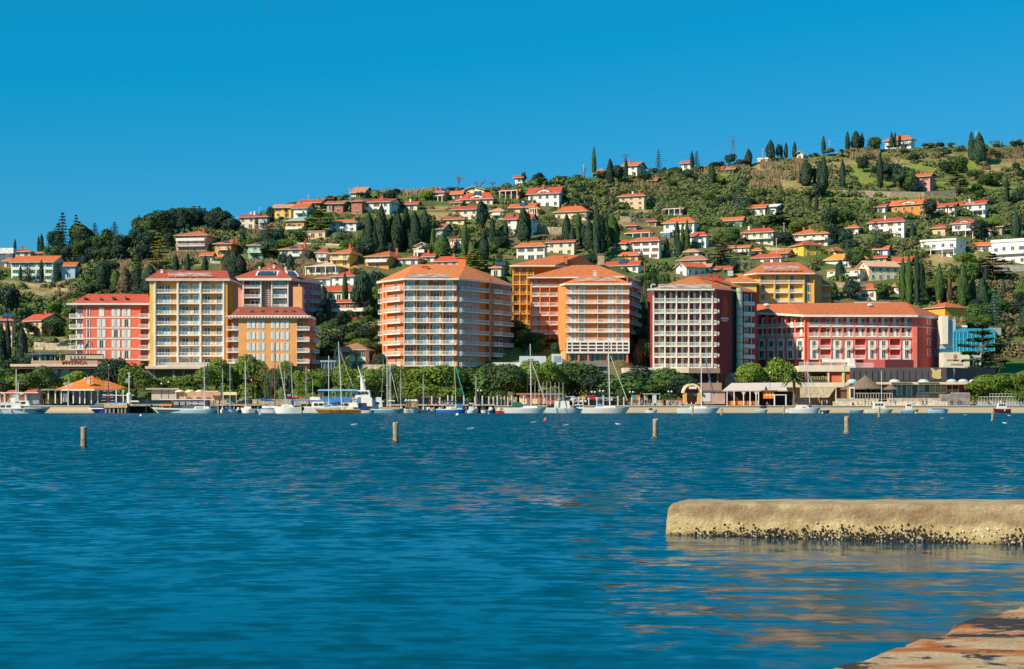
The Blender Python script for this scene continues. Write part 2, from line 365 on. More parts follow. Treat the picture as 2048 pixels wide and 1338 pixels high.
# wooden posts in the bay
wood = mat((.42, .30, .18), 'bark'); woodk = mat((.045, .035, .025), 'bark'); oys = mat((.5, .42, .28), 'stone')
def bay_post(px, base, top, lab, wpx, gull=False):
    Y = H*F/(base-CY); m = Y/F; h = (base-top)*m; r = wpx*m/2
    t_ = thing('mooring_post', lab, 'post', (PX(px, Y), Y, 0), rnd.uniform(-.6, .6), 'wooden posts standing in the bay')
    b_ = MB(); q = random.Random(int(px))
    pr = [(r*1.02, -1.5), (r*1.0, 0), (r*.92, h*.3), (r*.9, h*.55), (r*.96, h*.7), (r*1.0, h*.97), (r*.9, h)]
    b_.lathe(pr, 14)
    for i, (x, y, z) in enumerate(b_.v):
        k = 1+.12*mnoise.noise(Vector((x*14, y*14, z*1.2+px))); b_.v[i] = (x*k+z*.02, y*k, z+(.05*h*mnoise.noise(Vector((x*9, y*9, px))) if z > h*.9 else 0))
    b_.build('shaft', wood, t_, smooth=False)
    c = MB()
    c.lathe([(r*1.02, -.4), (r*1.06, .02*h), (r*1.0, .10*h)], 10)
    for k in range(22):
        a = q.uniform(0, 6.28); z = min(.09, abs(q.gauss(0, .06)))*h; c.ball((math.cos(a)*r*1.05, math.sin(a)*r*1.05, z), r*q.uniform(.18, .34), (1, 1, 1.1), q.randint(0, 1), 6, 4)
    c.build('shell_collar', [woodk, oys], t_)
    s = MB(); a0 = -.4
    for k in range(7):   # dark wet split side
        a = a0+k*.15; s.tube((math.cos(a)*r*.93, math.sin(a)*r*.93, .02), (math.cos(a)*r*.9, math.sin(a)*r*.9, h*q.uniform(.5, .72)), r*.13, r*.05, 5)
    s.build('dark_split', woodk, t_)
    d = MB().tube((r*.55, -r*.5, h*.7), (r*.9, -r*.4, h*1.06), r*.14, r*.08, 5); d.build('splinter', mat((.6, .48, .32), 'bark'), t_)
    return t_
bay_post(167, 896, 854, 'leftmost thick weathered post in the bay, with a splintered top', 12)
bay_post(791, 885, 845, 'thick weathered post in the bay nearest below the big orange hotel', 12)
bay_post(1310, 877, 840, 'pale topped bay post standing closest above the concrete pier end', 10)
bay_post(1693, 867, 833, 'thick bay post in front of the promenade right of the palm', 10)
bay_post(1385, 830, 811, 'thin bay post in front of a moored white sailboat bow', 4)
bay_post(1443, 831, 817, 'short thin bay post right of the moored white sailboat', 4)
bay_post(1568, 829, 811, 'thin bay post left of the white motor sailer', 4)
bay_post(1690, 826, 812, 'thin dark bay post close behind the thick right hand post', 4)
bay_post(1758, 836, 814, 'thin bay post in front of the cream cabin boat', 5)
bay_post(1985, 842, 822, 'rightmost bay post, thin, near the dark red boat', 5)
bay_post(1891, 826, 813, 'thin bay post beside the long blue open boat', 3)
# ---------------------------------------------------------------- building kit
class Bld:
    def __init__(s, name, label, cat, px, Y, base, group=None):
        s.Y = Y; s.zb = PZ(base, Y); s.r = thing(name, label, cat, (PX(px, Y), Y, s.zb), 0, group)
        s.ox, s.oy, s.oz = s.r.location
    def loc(s, x, y, z): return (x-s.ox, y-s.oy, z-s.oz)
    def poly(s, name, pts, z0, z1, m, parent=None):
        """vertical prism over world xy points"""
        if name in ('wall', 'wing_wall', 'end_wall'): z0 = min(z0, 4.)
        return MB().prism([(x-s.ox, y-s.oy) for x, y in pts], z0-s.oz, z1-s.oz).build(name, m, parent or s.r)
    def mb(s, name, b, m, parent=None, smooth=False):
        """mesh given in world coordinates"""
        b.v = [(x-s.ox, y-s.oy, z-s.oz) for x, y, z in b.v]; return b.build(name, m, parent or s.r, smooth=smooth)
class Fr:
    """a facade from A to B (world xy): x along, outward is local -y"""
    def __init__(s, bld, pa, Ya, pb, Yb):
        s.b = bld; s.A = Vector((PX(pa, Ya), Ya)); s.B = Vector((PX(pb, Yb), Yb)); d = s.B-s.A
        s.L = d.length; s.ang = math.atan2(d.y, d.x); s.d = d/s.L
    def at(s, px):
        k = (px-CX)/F; # A.x+t d.x = k (A.y+t d.y)
        return (k*s.A.y-s.A.x)/(s.d.x-k*s.d.y)
    def z(s, py, x=0): return PZ(py, s.A.y+s.d.y*x)
    def w(s, x, y=0): return (s.A.x+s.d.x*x+s.d.y*y*1., s.A.y+s.d.y*x-s.d.x*y) if False else (s.A.x+s.d.x*x-s.d.y*y, s.A.y+s.d.y*x+s.d.x*y)
    def put(s, me, name, x, z, y=0, parent=None):
        wx, wy = s.w(x, y); return put(me, name, parent or s.b.r, s.b.loc(wx, wy, z), s.ang)
    def part(s, name, mb, m, z=0, parent=None):
        """mb in facade coordinates (x, y outward negative, absolute z)"""
        wx, wy = s.w(0, 0); return put(mb.mesh(name, m), name, parent or s.b.r, s.b.loc(wx, wy, z), s.ang)
CA = {}
def cached(key, fn):
    if key not in CA: CA[key] = fn()
    return CA[key]
def q(v): return round(v, 2)
def win_mesh(w, h, style='w', shc=None):
    """one window: frame, mullions and panes; origin bottom centre. styles: w two panes, d door pair, p pale curtain, g plain, a arched surround"""
    w, h = q(w), q(h)
    def f():
        b = MB(); fm = WM; t = max(.05, w*.07)
        b.box(-w/2, w/2, -.04, .02, 0, h, 1)
        if style == 'c': b.box(-w/2, -w/2+w*.33, -.055, -.04, 0, h, 2); b.box(w/2-w*.28, w/2, -.055, -.04, 0, h, 2)
        b.box(-w/2-t, -w/2, -.10, .02, -.02, h+t); b.box(w/2, w/2+t, -.10, .02, -.02, h+t); b.box(-w/2, w/2, -.10, .02, h, h+t)
        b.box(-w/2, w/2, -.12, .02, -.07, .0)
        if style != 'g': b.box(-t*.45, t*.45, -.09, -.04, 0, h)
        if style == 'a':
            b.box(-w/2-t*3.2, -w/2-t, -.16, .02, -.02, h+t*2.2); b.box(w/2+t, w/2+t*3.2, -.16, .02, -.02, h+t*2.2)
            b.box(-w/2-t*2.4, w/2+t*2.4, -.17, .02, h+t*1.2, h+t*4)
        return b.mesh('window', [fm, {'p': PGL, 'a': PGL, 'c': PGL}.get(style, GL), mat((.7, .68, .62), 'cloth')])
    return cached(('win', w, h, style), f)
def shut_mesh(w, h, c):
    return cached(('sh', q(w), q(h), c), lambda: MB().box(-w/2, w/2, -.11, -.03, 0, h).box(-w/2+.05, w/2-.05, -.13, -.11, h*.05, h*.47).box(-w/2+.05, w/2-.05, -.13, -.11, h*.53, h*.95).mesh('shutter', mat(c)))
def door_mesh(w, h, c):
    return cached(('dr', q(w), q(h), c), lambda: MB().box(-w/2, w/2, -.10, 0, 0, h).box(-w/2+.1, w/2-.1, -.14, -.10, .1, h-.1).mesh('door', mat(c)))
def balc(fr, x0, x1, z, dep=1.3, rh=1.0, mslab=WM, mrail=WM, y0=0, style='b', sides=True, th=.22):
    """balcony slab with its railing as child"""
    w = q(x1-x0)
    sm_ = cached(('slab', w, q(dep), mslab.name, th), lambda: MB().box(-w/2, w/2, -dep, 0, -th, 0).mesh('balcony', mslab))
    def rl():
        b = MB(); t = .06; zt = rh
        b.box(-w/2, w/2, -dep, -dep+t, zt-.12, zt); b.box(-w/2, w/2, -dep, -dep+t, .0, .14)
        n = max(2, int(w/.32))
        if style == 's': b.box(-w/2, w/2, -dep+.01, -dep+t-.01, .14, zt-.12)
        elif style == 'b':
            for i in range(n+1):
                x = -w/2+(w-t)*i/n; b.box(x, x+.11, -dep+.004, -dep+t-.004, .14, zt-.12)
        else:
            for i in range(int(n/3)+2):
                x = -w/2+(w-t)*i/(int(n/3)+1); b.box(x, x+.07, -dep+.004, -dep+t-.004, .14, zt-.12)
            b.box(-w/2, w/2, -dep+.01, -dep+t-.01, .45, .55)
        if sides:
            for sx in (-w/2, w/2-t): b.box(sx, sx+t, -dep+t, 0, zt-.1, zt); b.box(sx+.004, sx+t-.004, -dep+t, 0, .0, zt-.1) if style == 's' else [b.box(sx, sx+t, -dep+t+k*.33, -dep+t+k*.33+.09, 0, zt-.1) for k in range(int((dep-t)/.33)+1)]
        return b.mesh('railing', mrail)
    rm = cached(('rail', w, q(dep), q(rh), mrail.name, style, sides), rl)
    o = fr.put(sm_, 'balcony', (x0+x1)/2, z, y0); r = put(rm, 'railing', o); return o
def pwin(fr, px, row_bot, hpx, wpx, style='w', sh=None, y=0, shw=None):
    x = fr.at(px); m = (fr.A.y+fr.d.y*x)/F; w = wpx*m/max(.3, abs(fr.d.x)); h = hpx*m
    o = fr.put(win_mesh(w, h, style), 'window', x, fr.z(row_bot, x), y)
    if sh:
        sw = shw*m if shw else w*.5
        for k in (-1, 1): 
            s_ = put(shut_mesh(sw, h, sh), 'shutter', o, (k*(w/2+sw/2+.09), 0, 0))
    return o
def strip(fr, px0, px1, r0, r1, dep, m, name, y0=0, parent=None):
    """box proud of the facade between two photo columns and rows"""
    x0, x1 = fr.at(px0), fr.at(px1); 
    return fr.part(name, MB().box(x0, x1, y0-dep, y0, fr.z(r1, x0), fr.z(r0, x0)), m, parent=parent)
def hiproof(b, eave, ridge, m, thick=.35, name='roof', flat=WM, soffit=True):
    """eave: list of world points (x,y,z), ridge: same-length list of the ridge point each eave corner rises to"""
    mb = MB(); n = len(eave)
    for i in range(n):
        j = (i+1) % n; e0, e1, r0, r1 = eave[i], eave[j], ridge[i], ridge[j]
        pts = [e0, e1, r1] if (Vector(r0)-Vector(r1)).length < .01 else [e0, e1, r1, r0]
        mb.face(pts)
    o = b.mb(name, mb, m)
    s = MB()
    lo = [(p[0], p[1], p[2]-thick) for p in eave]; up = [(p[0], p[1], p[2]-.003) for p in eave]
    for i in range(n):
        j = (i+1) % n; s.face([lo[i], lo[j], up[j], up[i]])
    s.face(lo[::-1]); s.face(up)
    b.mb('eaves', s, flat, o)
    return o
def chim(b, px, top, bot, wpx, Y, m, cap=None):
    mm = Y/F; x = PX(px, Y); w_ = wpx*mm/2; z0, z1 = PZ(bot, Y), PZ(top, Y)
    mb = MB().box(x-w_, x+w_, Y-w_, Y+w_, z0, z1-.2).box(x-w_*1.3, x+w_*1.3, Y-w_*1.3, Y+w_*1.3, z1-.2, z1-.08).box(x-w_, x+w_, Y-w_, Y+w_, z1-.08, z1)
    return b.mb('chimney', mb, m)
TILE = mat((.54, .14, .042), 'tile'); TILER = mat((.48, .075, .035), 'tile'); TILED = mat((.34, .12, .075), 'tile'); TILEO = mat((.62, .18, .048), 'tile')
def rect_roof(b, pts, ez, over, ridge_rows, m, thick=.35, hip=True, topY=None):
    pass
def sign_strip(fr, px0, px1, r0, r1, lab='pale blurred lettering on a rail along the eaves'):
    """roof lettering too blurred to read: a rail carrying a pale mottled band"""
    x0, x1 = fr.at(px0), fr.at(px1); z0, z1 = fr.z(r1), fr.z(r0)
    b = MB().box(x0, x1, -.12, 0, z0+.3, z1).box(x0, x1, -.16, -.12, z1-.1, z1)
    for i in range(7): xx = x0+(x1-x0)*i/6; b.box(xx-.06, xx+.06, -.03, .06, z0-1.0, z0+.3)
    o = fr.part('roof_sign', b, blur); o['label'] = lab; return o
bl_, t, bb = nodes('blurred_band'); tc = N(t, 'TexCoord'); mp = N(t, 'Mapping'); mp.inputs['Scale'].default_value = (.22, .2, 2.2); t.links.new(tc.outputs['Object'], mp.inputs[0])
nz = N(t, 'TexNoise', Scale=1.6, Detail=3.); t.links.new(mp.outputs[0], nz.inputs[0]); cr = N(t, 'ValToRGB'); cr.color_ramp.elements[0].position = .38; cr.color_ramp.elements[0].color = (.42, .17, .12, 1)
cr.color_ramp.elements[1].position = .62; cr.color_ramp.elements[1].color = (.72, .62, .56, 1); t.links.new(nz.outputs[0], cr.inputs[0]); t.links.new(cr.outputs[0], bb.inputs['Base Color']); blur = bl_
HG = 'seaside hotels along the harbour'
def off(pts, o):   # not exact offset: push polygon outward from its centroid
    cx = sum(p[0] for p in pts)/len(pts); cy = sum(p[1] for p in pts)/len(pts); r = []
    for x, y in pts:
        v = Vector((x-cx, y-cy)); v = v*(1+o/v.length*1.3); r.append((cx+v.x, cy+v.y))
    return r
# ================= A: coral hotel =================
Y = 520; m = Y/F; b = Bld('hotel', 'coral red five storey hotel with white shutters, leftmost of the harbour hotels', 'hotel', 220, Y, 742, HG)
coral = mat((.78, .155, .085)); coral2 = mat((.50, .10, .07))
fr = Fr(b, 147, Y, 298, Y); 
b.poly('wall', [fr.w(fr.at(166)), fr.w(fr.at(281)), fr.w(fr.at(281), 14), fr.w(fr.at(166), 14)], PZ(750, Y), PZ(609, Y), coral)
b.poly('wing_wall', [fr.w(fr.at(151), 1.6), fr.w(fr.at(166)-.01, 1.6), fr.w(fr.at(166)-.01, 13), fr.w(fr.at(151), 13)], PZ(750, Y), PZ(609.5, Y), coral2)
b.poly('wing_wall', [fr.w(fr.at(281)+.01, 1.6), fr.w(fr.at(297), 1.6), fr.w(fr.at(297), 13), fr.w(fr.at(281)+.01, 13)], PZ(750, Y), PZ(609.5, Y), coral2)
for r_ in (635, 656, 677, 698, 719): strip(fr, 166, 281, r_-1.3, r_+1.2, .12, WM, 'cornice_band')
for k, r_ in enumerate((635, 656, 677, 698, 719, 740)):
    if r_ < 730:
        balc(fr, fr.at(137.5), fr.at(165.8), PZ(r_+.5, Y), 1.2, 1.25, y0=1.55, style='b'); balc(fr, fr.at(278), fr.at(299), PZ(r_+.5, Y), 1.2, 1.25, y0=1.0, style='b')
    if k == 5: continue
    top = r_-21+3
    pwin(fr, 158.5, r_-1, 15, 11, 'c', y=1.55); pwin(fr, 285, r_-1, 14, 5, 'w', y=1.55)
    pwin(fr, 176.5, r_-2.5, 14.5, 3, 'g', (.78, .74, .66), shw=1.5)
    for i, cx in enumerate((203, 232, 253)):
        if k == 0 and i == 0: strip(fr, 198, 208.5, 615, 632.5, .1, WM, 'shutter'); continue
        pwin(fr, cx, r_-2.5, 15, 7.5, 'c' if (i+k) % 3 else 'w', (.78, .75, .66), shw=4)
for px in (151.5, 297): strip(fr, px-1, px+1, 610, 742, .12, WM, 'pillar', y0=.8)
ez = PZ(610, Y); x0, x1 = fr.at(135), fr.at(300.5)
b.mb('cornice', MB().box(fr.w(x0)[0], fr.w(x1)[0], Y-1.2, Y+14, ez, ez+.5), WM)
e = [(*fr.w(fr.at(144), -.9), ez+.55), (*fr.w(fr.at(301), -.9), ez+.55), (*fr.w(fr.at(301), 14), ez+.55), (*fr.w(fr.at(144), 14), ez+.55)]
rz_ = PZ(588, Y+6); R1 = (*fr.w(fr.at(165), 6), rz_); R2 = (*fr.w(fr.at(288), 6), rz_)
rf = hiproof(b, e, [R1, R2, R2, R1], TILER, .2)
for px, rr in ((172, 597), (204, 599), (228.5, 597), (254, 597)):
    x, z = PX(px, Y+2), PZ(rr, Y+2); b.mb('skylight', MB().prism([(x-.5, Y+.8), (x+.5, Y+.8), (x+.5, Y+2.6), (x-.5, Y+2.6)], z-.2, z+.15).box(x-.4, x+.4, Y+.7, Y+.8, z, z+.5), mat((.10, .10, .10), 'gloss'))
# podium below A and B
# ================= B: yellow grid hotel =================
Y = 512; b = Bld('hotel', 'tall amber hotel with white balcony grid, second from the left', 'hotel', 380, Y, 738, HG)
amber = mat((.72, .32, .045)); paley = mat((.80, .50, .12)); shadey = mat((.50, .24, .05))  # lit corner and shaded side painted as paler and darker amber
fr = Fr(b, 299, Y, 455, Y); s2 = Fr(b, 455, Y, 476, Y+19)
D = 19; ft = PZ(560, Y)
b.poly('wall', [fr.w(0, 1.5), fr.w(fr.L, 1.5), s2.w(s2.L), fr.w(1.5, D)], PZ(745, Y), ft, amber)
strip(fr, 299.2, 307.8, 560.5, 742, 1.5, paley, 'corner_wall', y0=1.5); strip(fr, 449, 454.8, 560.5, 742, 1.5, amber, 'corner_wall', y0=1.5)
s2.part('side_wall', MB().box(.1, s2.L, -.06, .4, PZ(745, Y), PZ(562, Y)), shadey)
rows_ = (585, 606.4, 628, 649, 670, 690.7, 711.5, 732)
fx = [309.6, 355.3, 400.8, 447]
for px in fx: strip(fr, px-1.8, px+1.8, 560.6, 742, 1.75, WM, 'fin', y0=1.5)
for i in range(3):
    for k, r_ in enumerate(rows_):
        x0, x1 = fr.at(fx[i]+1.9), fr.at(fx[i+1]-1.9); z = PZ(r_-.2, Y)
        balc(fr, x0, x1, z, 1.55, .98, y0=1.5, style='r', sides=False, th=.28)
        ws = ((.25, 10), (.52, 9)) if i == 0 else ((.30, 13), (.76, 9)) if i == 1 else ((.27, 11), (.78, 10))
        for f_, w_ in ws: pwin(fr, fx[i]+45.5*f_, r_-1.2, 13.6, w_, 'a' if (k+i) % 3 else 'w', y=1.5)
        # small white plastic chairs on the balcony are its own furniture
        if k in (1, 2, 3, 4, 5):
            cm = cached('bch', lambda: MB().box(-.25, .25, -.25, .25, .35, .42).box(-.25, .25, .2, .26, .42, .85).box(-.25, -.2, -.25, -.2, 0, .35).box(.2, .25, -.25, -.2, 0, .35).box(-.25, -.2, .2, .25, 0, .35).box(.2, .25, .2, .25, 0, .35).mesh('balcony_chair', WM))
            for xf in (.42, .62): put(cm, 'balcony_chair', b.r, b.loc(*fr.w(x0+(x1-x0)*(xf+rnd.uniform(-.06, .06)), .5), z), fr.ang+rnd.uniform(-.6, .6))
for k in range(9): pwin(s2, 463, 585+k*18.5, 10, 2.2, 'g') if k < 8 else None
ez = PZ(561.5, Y); x0, x1 = fr.at(293), fr.at(461)
b.poly('cornice', [fr.w(x0, -.9), fr.w(x1, -.9), (s2.w(s2.L, -1)[0], s2.w(s2.L, 1)[1]), fr.w(x0+1, D+1)], ez, ez+.55, WM)
e = [(*fr.w(x0, -1.0), ez+.6), (*fr.w(x1, -1.0), ez+.6), (s2.w(s2.L, -1.2)[0], s2.w(s2.L, 1)[1], ez+.6), (*fr.w(x0+1, D+1), ez+.6)]
rz_ = PZ(541, Y+7); R1 = (PX(319, Y+7), Y+7, rz_); R2 = (PX(454, Y+7), Y+7, rz_)
hiproof(b, e, [R1, R2, R2, R1], TILER, .15)
f2 = Fr(b, 336, Y-.4, 424, Y-.4); sign_strip(f2, 336, 424, 545, 554)
chim(b, 324, 539, 552, 5, Y+5, WM)
# ================= C: pink hotel with broad roof =================
Y = 566; b = Bld('hotel', 'pink hotel under a broad red roof with glass skylights, behind the peach hotel', 'hotel', 550, Y, 740, HG)
pink = mat((.72, .27, .21)); pinks = mat((.42, .15, .17)); drk = mat((.40, .08, .06))  # darker pink holds the shade of the right-turned side wall
fr = Fr(b, 473, Y, 578, Y); s2 = Fr(b, 578, Y, 641, Y+16)
b.poly('wall', [fr.w(0), fr.w(fr.L), s2.w(s2.L), fr.w(0, 18)], PZ(750, Y), PZ(557, Y), pink)
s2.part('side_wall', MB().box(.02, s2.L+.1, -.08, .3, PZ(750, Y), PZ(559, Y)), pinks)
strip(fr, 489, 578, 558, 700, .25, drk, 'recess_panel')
for k, r_ in enumerate((576, 595.5, 615)):
    for a_, b_ in ((489, 521), (546, 576)): balc(fr, fr.at(a_), fr.at(b_), PZ(r_, Y), 1.5, 1.0, style='b', y0=-.25)
    pwin(fr, 510, r_-1, 12, 16, 'w', y=-.25); pwin(fr, 560, r_-1, 13, 22, 'p', y=-.25)
for px in (488, 523, 545, 577): strip(fr, px-1.2, px+1.2, 557.5, 690, 1.9, WM, 'pillar')
b_ = MB(); xa, xb = fr.at(524.5), fr.at(543.5)
for i in range(14): z = PZ(560+i*4.2, Y); b_.box(xa, xb, -.9, -.8, z, z+.12)
for i in range(4): x = xa+(xb-xa)*i/3; b_.box(x-.05, x+.05, -.89, -.79, PZ(616, Y), PZ(559, Y))
fr.part('stair_lattice', b_, WM)
for k in range(3):
    for i, px in enumerate((590, 601, 612, 621, 630)): 
        if k or True: pwin(s2, px, 583+k*17.5-(px-580)*.03, 11, 5, 'g', None)
    if True:
        for a_, c_ in ((597, 607), (616, 636)): balc(s2, s2.at(a_), s2.at(c_), s2.z(583+k*17.5, 0), .9, .95, mslab=mat((.55, .56, .6)), mrail=mat((.5, .55, .6)))  # balconies tinted blue-grey for the shade on this side
ez = PZ(557.5, Y); e = [(PX(461, Y-3), Y-3, ez), (PX(583, Y-3), Y-3, ez), (PX(646, Y+17), Y+17, ez), (PX(560, Y+30), Y+30, ez), (PX(466, Y+19), Y+19, ez)]
ap = (PX(547, Y+11), Y+11, PZ(527.5, Y+11)); rf = hiproof(b, e, [ap]*5, TILER, .75)
def on_roof(b, rf, px0, px1, r0, r1, Y0, Y1, m, name='skylight', lift=.25, skew=(0, 0)):
    p = [(PX(px0, Y0), Y0, PZ(r1, Y0)+lift), (PX(px1, Y0), Y0, PZ(r1, Y0)+lift), (PX(px1+skew[1], Y1), Y1, PZ(r0, Y1)+lift), (PX(px0+skew[0], Y1), Y1, PZ(r0, Y1)+lift)]
    mb = MB(); lo = [(x, y, z-lift-.3) for x, y, z in p]; mb.face(p)
    for i in range(4): j = (i+1) % 4; mb.face([lo[i], lo[j], p[j], p[i]])
    return b.mb(name, mb, m)
on_roof(b, rf, 511, 555, 543, 551.5, Y-.5, Y+4, WM, skew=(4, 4)); on_roof(b, rf, 515, 550, 544.5, 549.8, Y-.75, Y+3.2, GL, lift=.42, skew=(3, 3))
on_roof(b, rf, 572, 597, 543, 551.5, Y+1.5, Y+5, WM, skew=(-2, -7)); on_roof(b, rf, 576, 592, 544.5, 549.5, Y+1.2, Y+4, GL, lift=.42, skew=(-2, -5))
for px, t_ in ((537.5, 536.5), (519, 533), (548, 530), (571, 534)): chim(b, px, t_, t_+7, 3.5, Y+6, WM)
# ================= D: peach hotel =================
Y = 505; b = Bld('hotel', 'peach orange hotel with toothed cornice, in front of the broad roofed pink hotel', 'hotel', 540, Y, 742, HG)
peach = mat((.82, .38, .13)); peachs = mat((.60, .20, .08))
fr = Fr(b, 462, Y, 617, Y); s2 = Fr(b, 617, Y, 632, Y+12)
b.poly('wall', [fr.w(fr.at(477)), fr.w(fr.at(594)), fr.w(fr.at(594), 12), fr.w(fr.at(477), 12)], PZ(750, Y), PZ(633, Y), peach)
b.poly('wing_wall', [fr.w(0, 1.3), fr.w(fr.at(477)-.01, 1.3), fr.w(fr.at(477)-.01, 11), fr.w(0, 11)], PZ(750, Y), PZ(633.4, Y), peachs)
b.poly('wing_wall', [fr.w(fr.at(594)+.01, 1.3), fr.w(fr.L, 1.3), s2.w(s2.L), fr.w(fr.at(594)+.01, 12)], PZ(750, Y), PZ(633.4, Y), peachs)
for k, r_ in enumerate((659.5, 682, 704, 725.5, 746)):
    balc(fr, fr.at(452.5), fr.at(476), PZ(r_, Y), 1.3, 1.05, y0=1.3); balc(fr, fr.at(593.5), fr.at(618.5), PZ(r_, Y), 1.3, 1.05, y0=1.25)
    if k < 4: balc(s2, s2.at(620), s2.at(631), PZ(r_, Y), 1.2, 1.05, mslab=mat((.5, .5, .52)), mrail=mat((.5, .52, .55)))  # right side balconies painted grey, as white in shade
    pwin(fr, 470.5, r_-1.5, 13, 7.5, 'w', y=1.28); pwin(fr, 602.5, r_-1.5, 13, 7.5, 'w', y=1.28)
    if k == 4: continue
    for i, cx in enumerate((502.5, 521.5, 550.5, 570)): pwin(fr, cx, r_-3, 15, 7.6, 'c', (.78, .75, .66), shw=3.6)
ez = PZ(635, Y); x0, x1 = fr.at(452.5), fr.at(622)
b_ = MB().box(fr.w(x0)[0], fr.w(x1)[0], Y-1.2, Y+12, ez-.2, ez+.55)
for i in range(26): x = fr.w(x0)[0]+(fr.w(x1)[0]-fr.w(x0)[0])*(i+.25)/26; b_.box(x, x+.45, Y-1.3, Y-1.2, ez-.05, ez+.25, 1)
b.mb('cornice', b_, [WM, mat((.22, .10, .06))])
e = [(PX(461, Y), Y-1, ez+.6), (PX(616, Y), Y-1, ez+.6), (PX(624, Y+13), Y+13, ez+.6), (PX(463, Y+13), Y+13, ez+.6)]
rz_ = PZ(613.5, Y+6); R1 = (PX(478, Y+6), Y+6, rz_); R2 = (PX(599, Y+6), Y+6, rz_); hiproof(b, e, [R1, R2, R2, R1], mat((.34, .075, .04), 'tile'), .15)
for px in (503, 524.5, 552, 569, 586): 
    x, z = PX(px, Y+2), PZ(622, Y+2); b.mb('skylight', MB().prism([(x-.4, Y+1.4), (x+.4, Y+1.4), (x+.4, Y+2.8), (x-.4, Y+2.8)], z-.4, z+.2), mat((.10, .10, .10), 'gloss'))
b.mb('lift_shaft', MB().box(PX(586, Y+16), PX(604, Y+16), Y+16, Y+20, PZ(690, Y+16), PZ(573.5, Y+16)), mat((.86, .42, .16)))
chim(b, 598, 568.5, 576, 1.4, Y+17, WM); chim(b, 477, 620, 629, 6, Y+3, peach)
# ================= E: big orange hotel =================
b = Bld('hotel', 'largest orange hotel with curved front of white railed balconies, in the centre', 'hotel', 880, 516, 745, HG)
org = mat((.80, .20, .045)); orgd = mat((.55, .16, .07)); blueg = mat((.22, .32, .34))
Ye = 516
pts = [(768, 526), (808, Ye), (915, Ye), (977, 528.5), (1021, 540)]
w_ = [(PX(p, y), y) for p, y in pts]
b.poly('wall', w_+[(PX(1016, 556), 556), (PX(772, 550), 550)], PZ(748, Ye), PZ(557, Ye), org)
f0 = Fr(b, 757, 530, 769, 530); f1, f2, f3, f4 = [Fr(b, *pts[i], *pts[i+1]) for i in range(4)]
b.poly('end_wall', [(PX(760, 531), 531), (PX(770, 531), 531), (PX(770, 545), 545), (PX(760, 545), 545)], PZ(748, 530), PZ(560, 530), orgd)
er = (579.8, 601.4, 623, 645, 666.8, 688.4, 710, 731.5)
zs_ = [PZ(r_, Ye) for r_ in er]
f3.part('shade_blue_wall', MB().box(.1, f3.at(958), -.12, .3, zs_[-1], PZ(558, Ye)), mat((.16, .27, .30), 'gloss'))  # blue-grey colour stands in for shade on the right-turned wall
f4.part('shade_blue_wall', MB().box(.6, f4.L, -.12, .3, zs_[-1], PZ(558, Ye)), mat((.10, .14, .13), 'gloss'))  # shade of the end face put into its dark wall colour
strip(f3, 973.5, 977.6, 558, 742, .9, mat((.62, .18, .06)), 'corner_pier')
for k, z in enumerate(zs_):
    zz_ = z
    balc(f0, f0.at(756.5), f0.at(768.5), zz_, 1.2, 1.15)
    balc(f1, .15*f1.L, f1.L-.05, zz_, 1.3, 1.15); balc(f2, .1, f2.L-.35, zz_, 1.4, 1.15)
    balc(f3, f3.at(917.5), f3.at(973), zz_, 1.1, 1.05, mslab=mat((.62, .62, .58)), mrail=mat((.66, .68, .66))); balc(f4, f4.at(979.5), f4.at(996), zz_, 1.7, 1.05, style='b'); balc(f4, f4.at(996.5), f4.at(1021), zz_, 1.2, 1.05, mslab=mat((.6, .62, .62)), mrail=mat((.5, .58, .62)))  # bluish grey slabs and rails: shade painted on the turned faces
    h = 2.3
    for px, fr_ in ((821, f2), (847, f2), (873, f2), (899, f2)): fr_.put(win_mesh(1.75, h, 'a' if rnd.random() < .85 else 'w'), 'window', fr_.at(px), zz_+.05)
    f1.put(win_mesh(1.6, h, 'w'), 'window', f1.at(792), zz_+.05); strip(f1, 800, 804, er[k]-17, er[k]-1, .1, mat((.5, .48, .42)), 'curtain') if False else None
    f0.put(win_mesh(.9, h, 'p'), 'window', f0.at(764), zz_+.05)
    for px in (931, 941): f3.put(win_mesh(1.3, h, 'w'), 'window', f3.at(px), zz_+.05, -.13)
    f4.put(win_mesh(1.5, h, 'g'), 'window', f4.at(1001), zz_+.05, -.13)
    for px in (834, 860, 886): strip(f2, px-.35, px+.35, er[k]-20.5, er[k], 1.25, mat((.45, .42, .25)), 'divider')
    strip(f2, 808.2, 809.4, er[k]-21, er[k], 1.3, WM, 'pillar')
    if k in (0, 1, 2, 5):
        for j in range(5):
            x = f2.L*(.08+.2*j+rnd.uniform(-.02, .06)); put(cached('bch', None) if 'bch' in CA else None, 'balcony_chair', b.r, b.loc(*f2.w(x, -.9), zz_), f2.ang+rnd.uniform(-.5, .5))
strip(f1, 767.2, 770, 560, 742, .5, mat((.78, .30, .10)), 'corner_pier')
ez = PZ(557.5, Ye); ev = [(PX(753, 528), 528, ez), (PX(806, 513.5), 513.5, ez), (PX(918, 513.5), 513.5, ez), (PX(981, 526), 526, ez), (PX(1026, 541), 541, ez), (PX(1020, 560), 560, ez), (PX(756, 556), 556, ez)]
rz_ = PZ(527.5, 532); Ra = (PX(829, 534), 534, rz_); Rb = (PX(932, 534), 534, rz_)
hiproof(b, ev, [Ra, Ra, Rb, Rb, Rb, Rb, Ra], TILEO, .5)
f5 = Fr(b, 816, 513.7, 897, 513.7); sign_strip(f5, 816, 897, 547, 556)
chim(b, 850, 532, 544, 11, 527, mat((.62, .18, .07))); chim(b, 924, 514.5, 531.5, 16, 534, mat((.75, .22, .05))); chim(b, 864, 524, 530, 4, 534, TILE); chim(b, 957, 549, 556, 5, 530, mat((.7, .3, .12)))
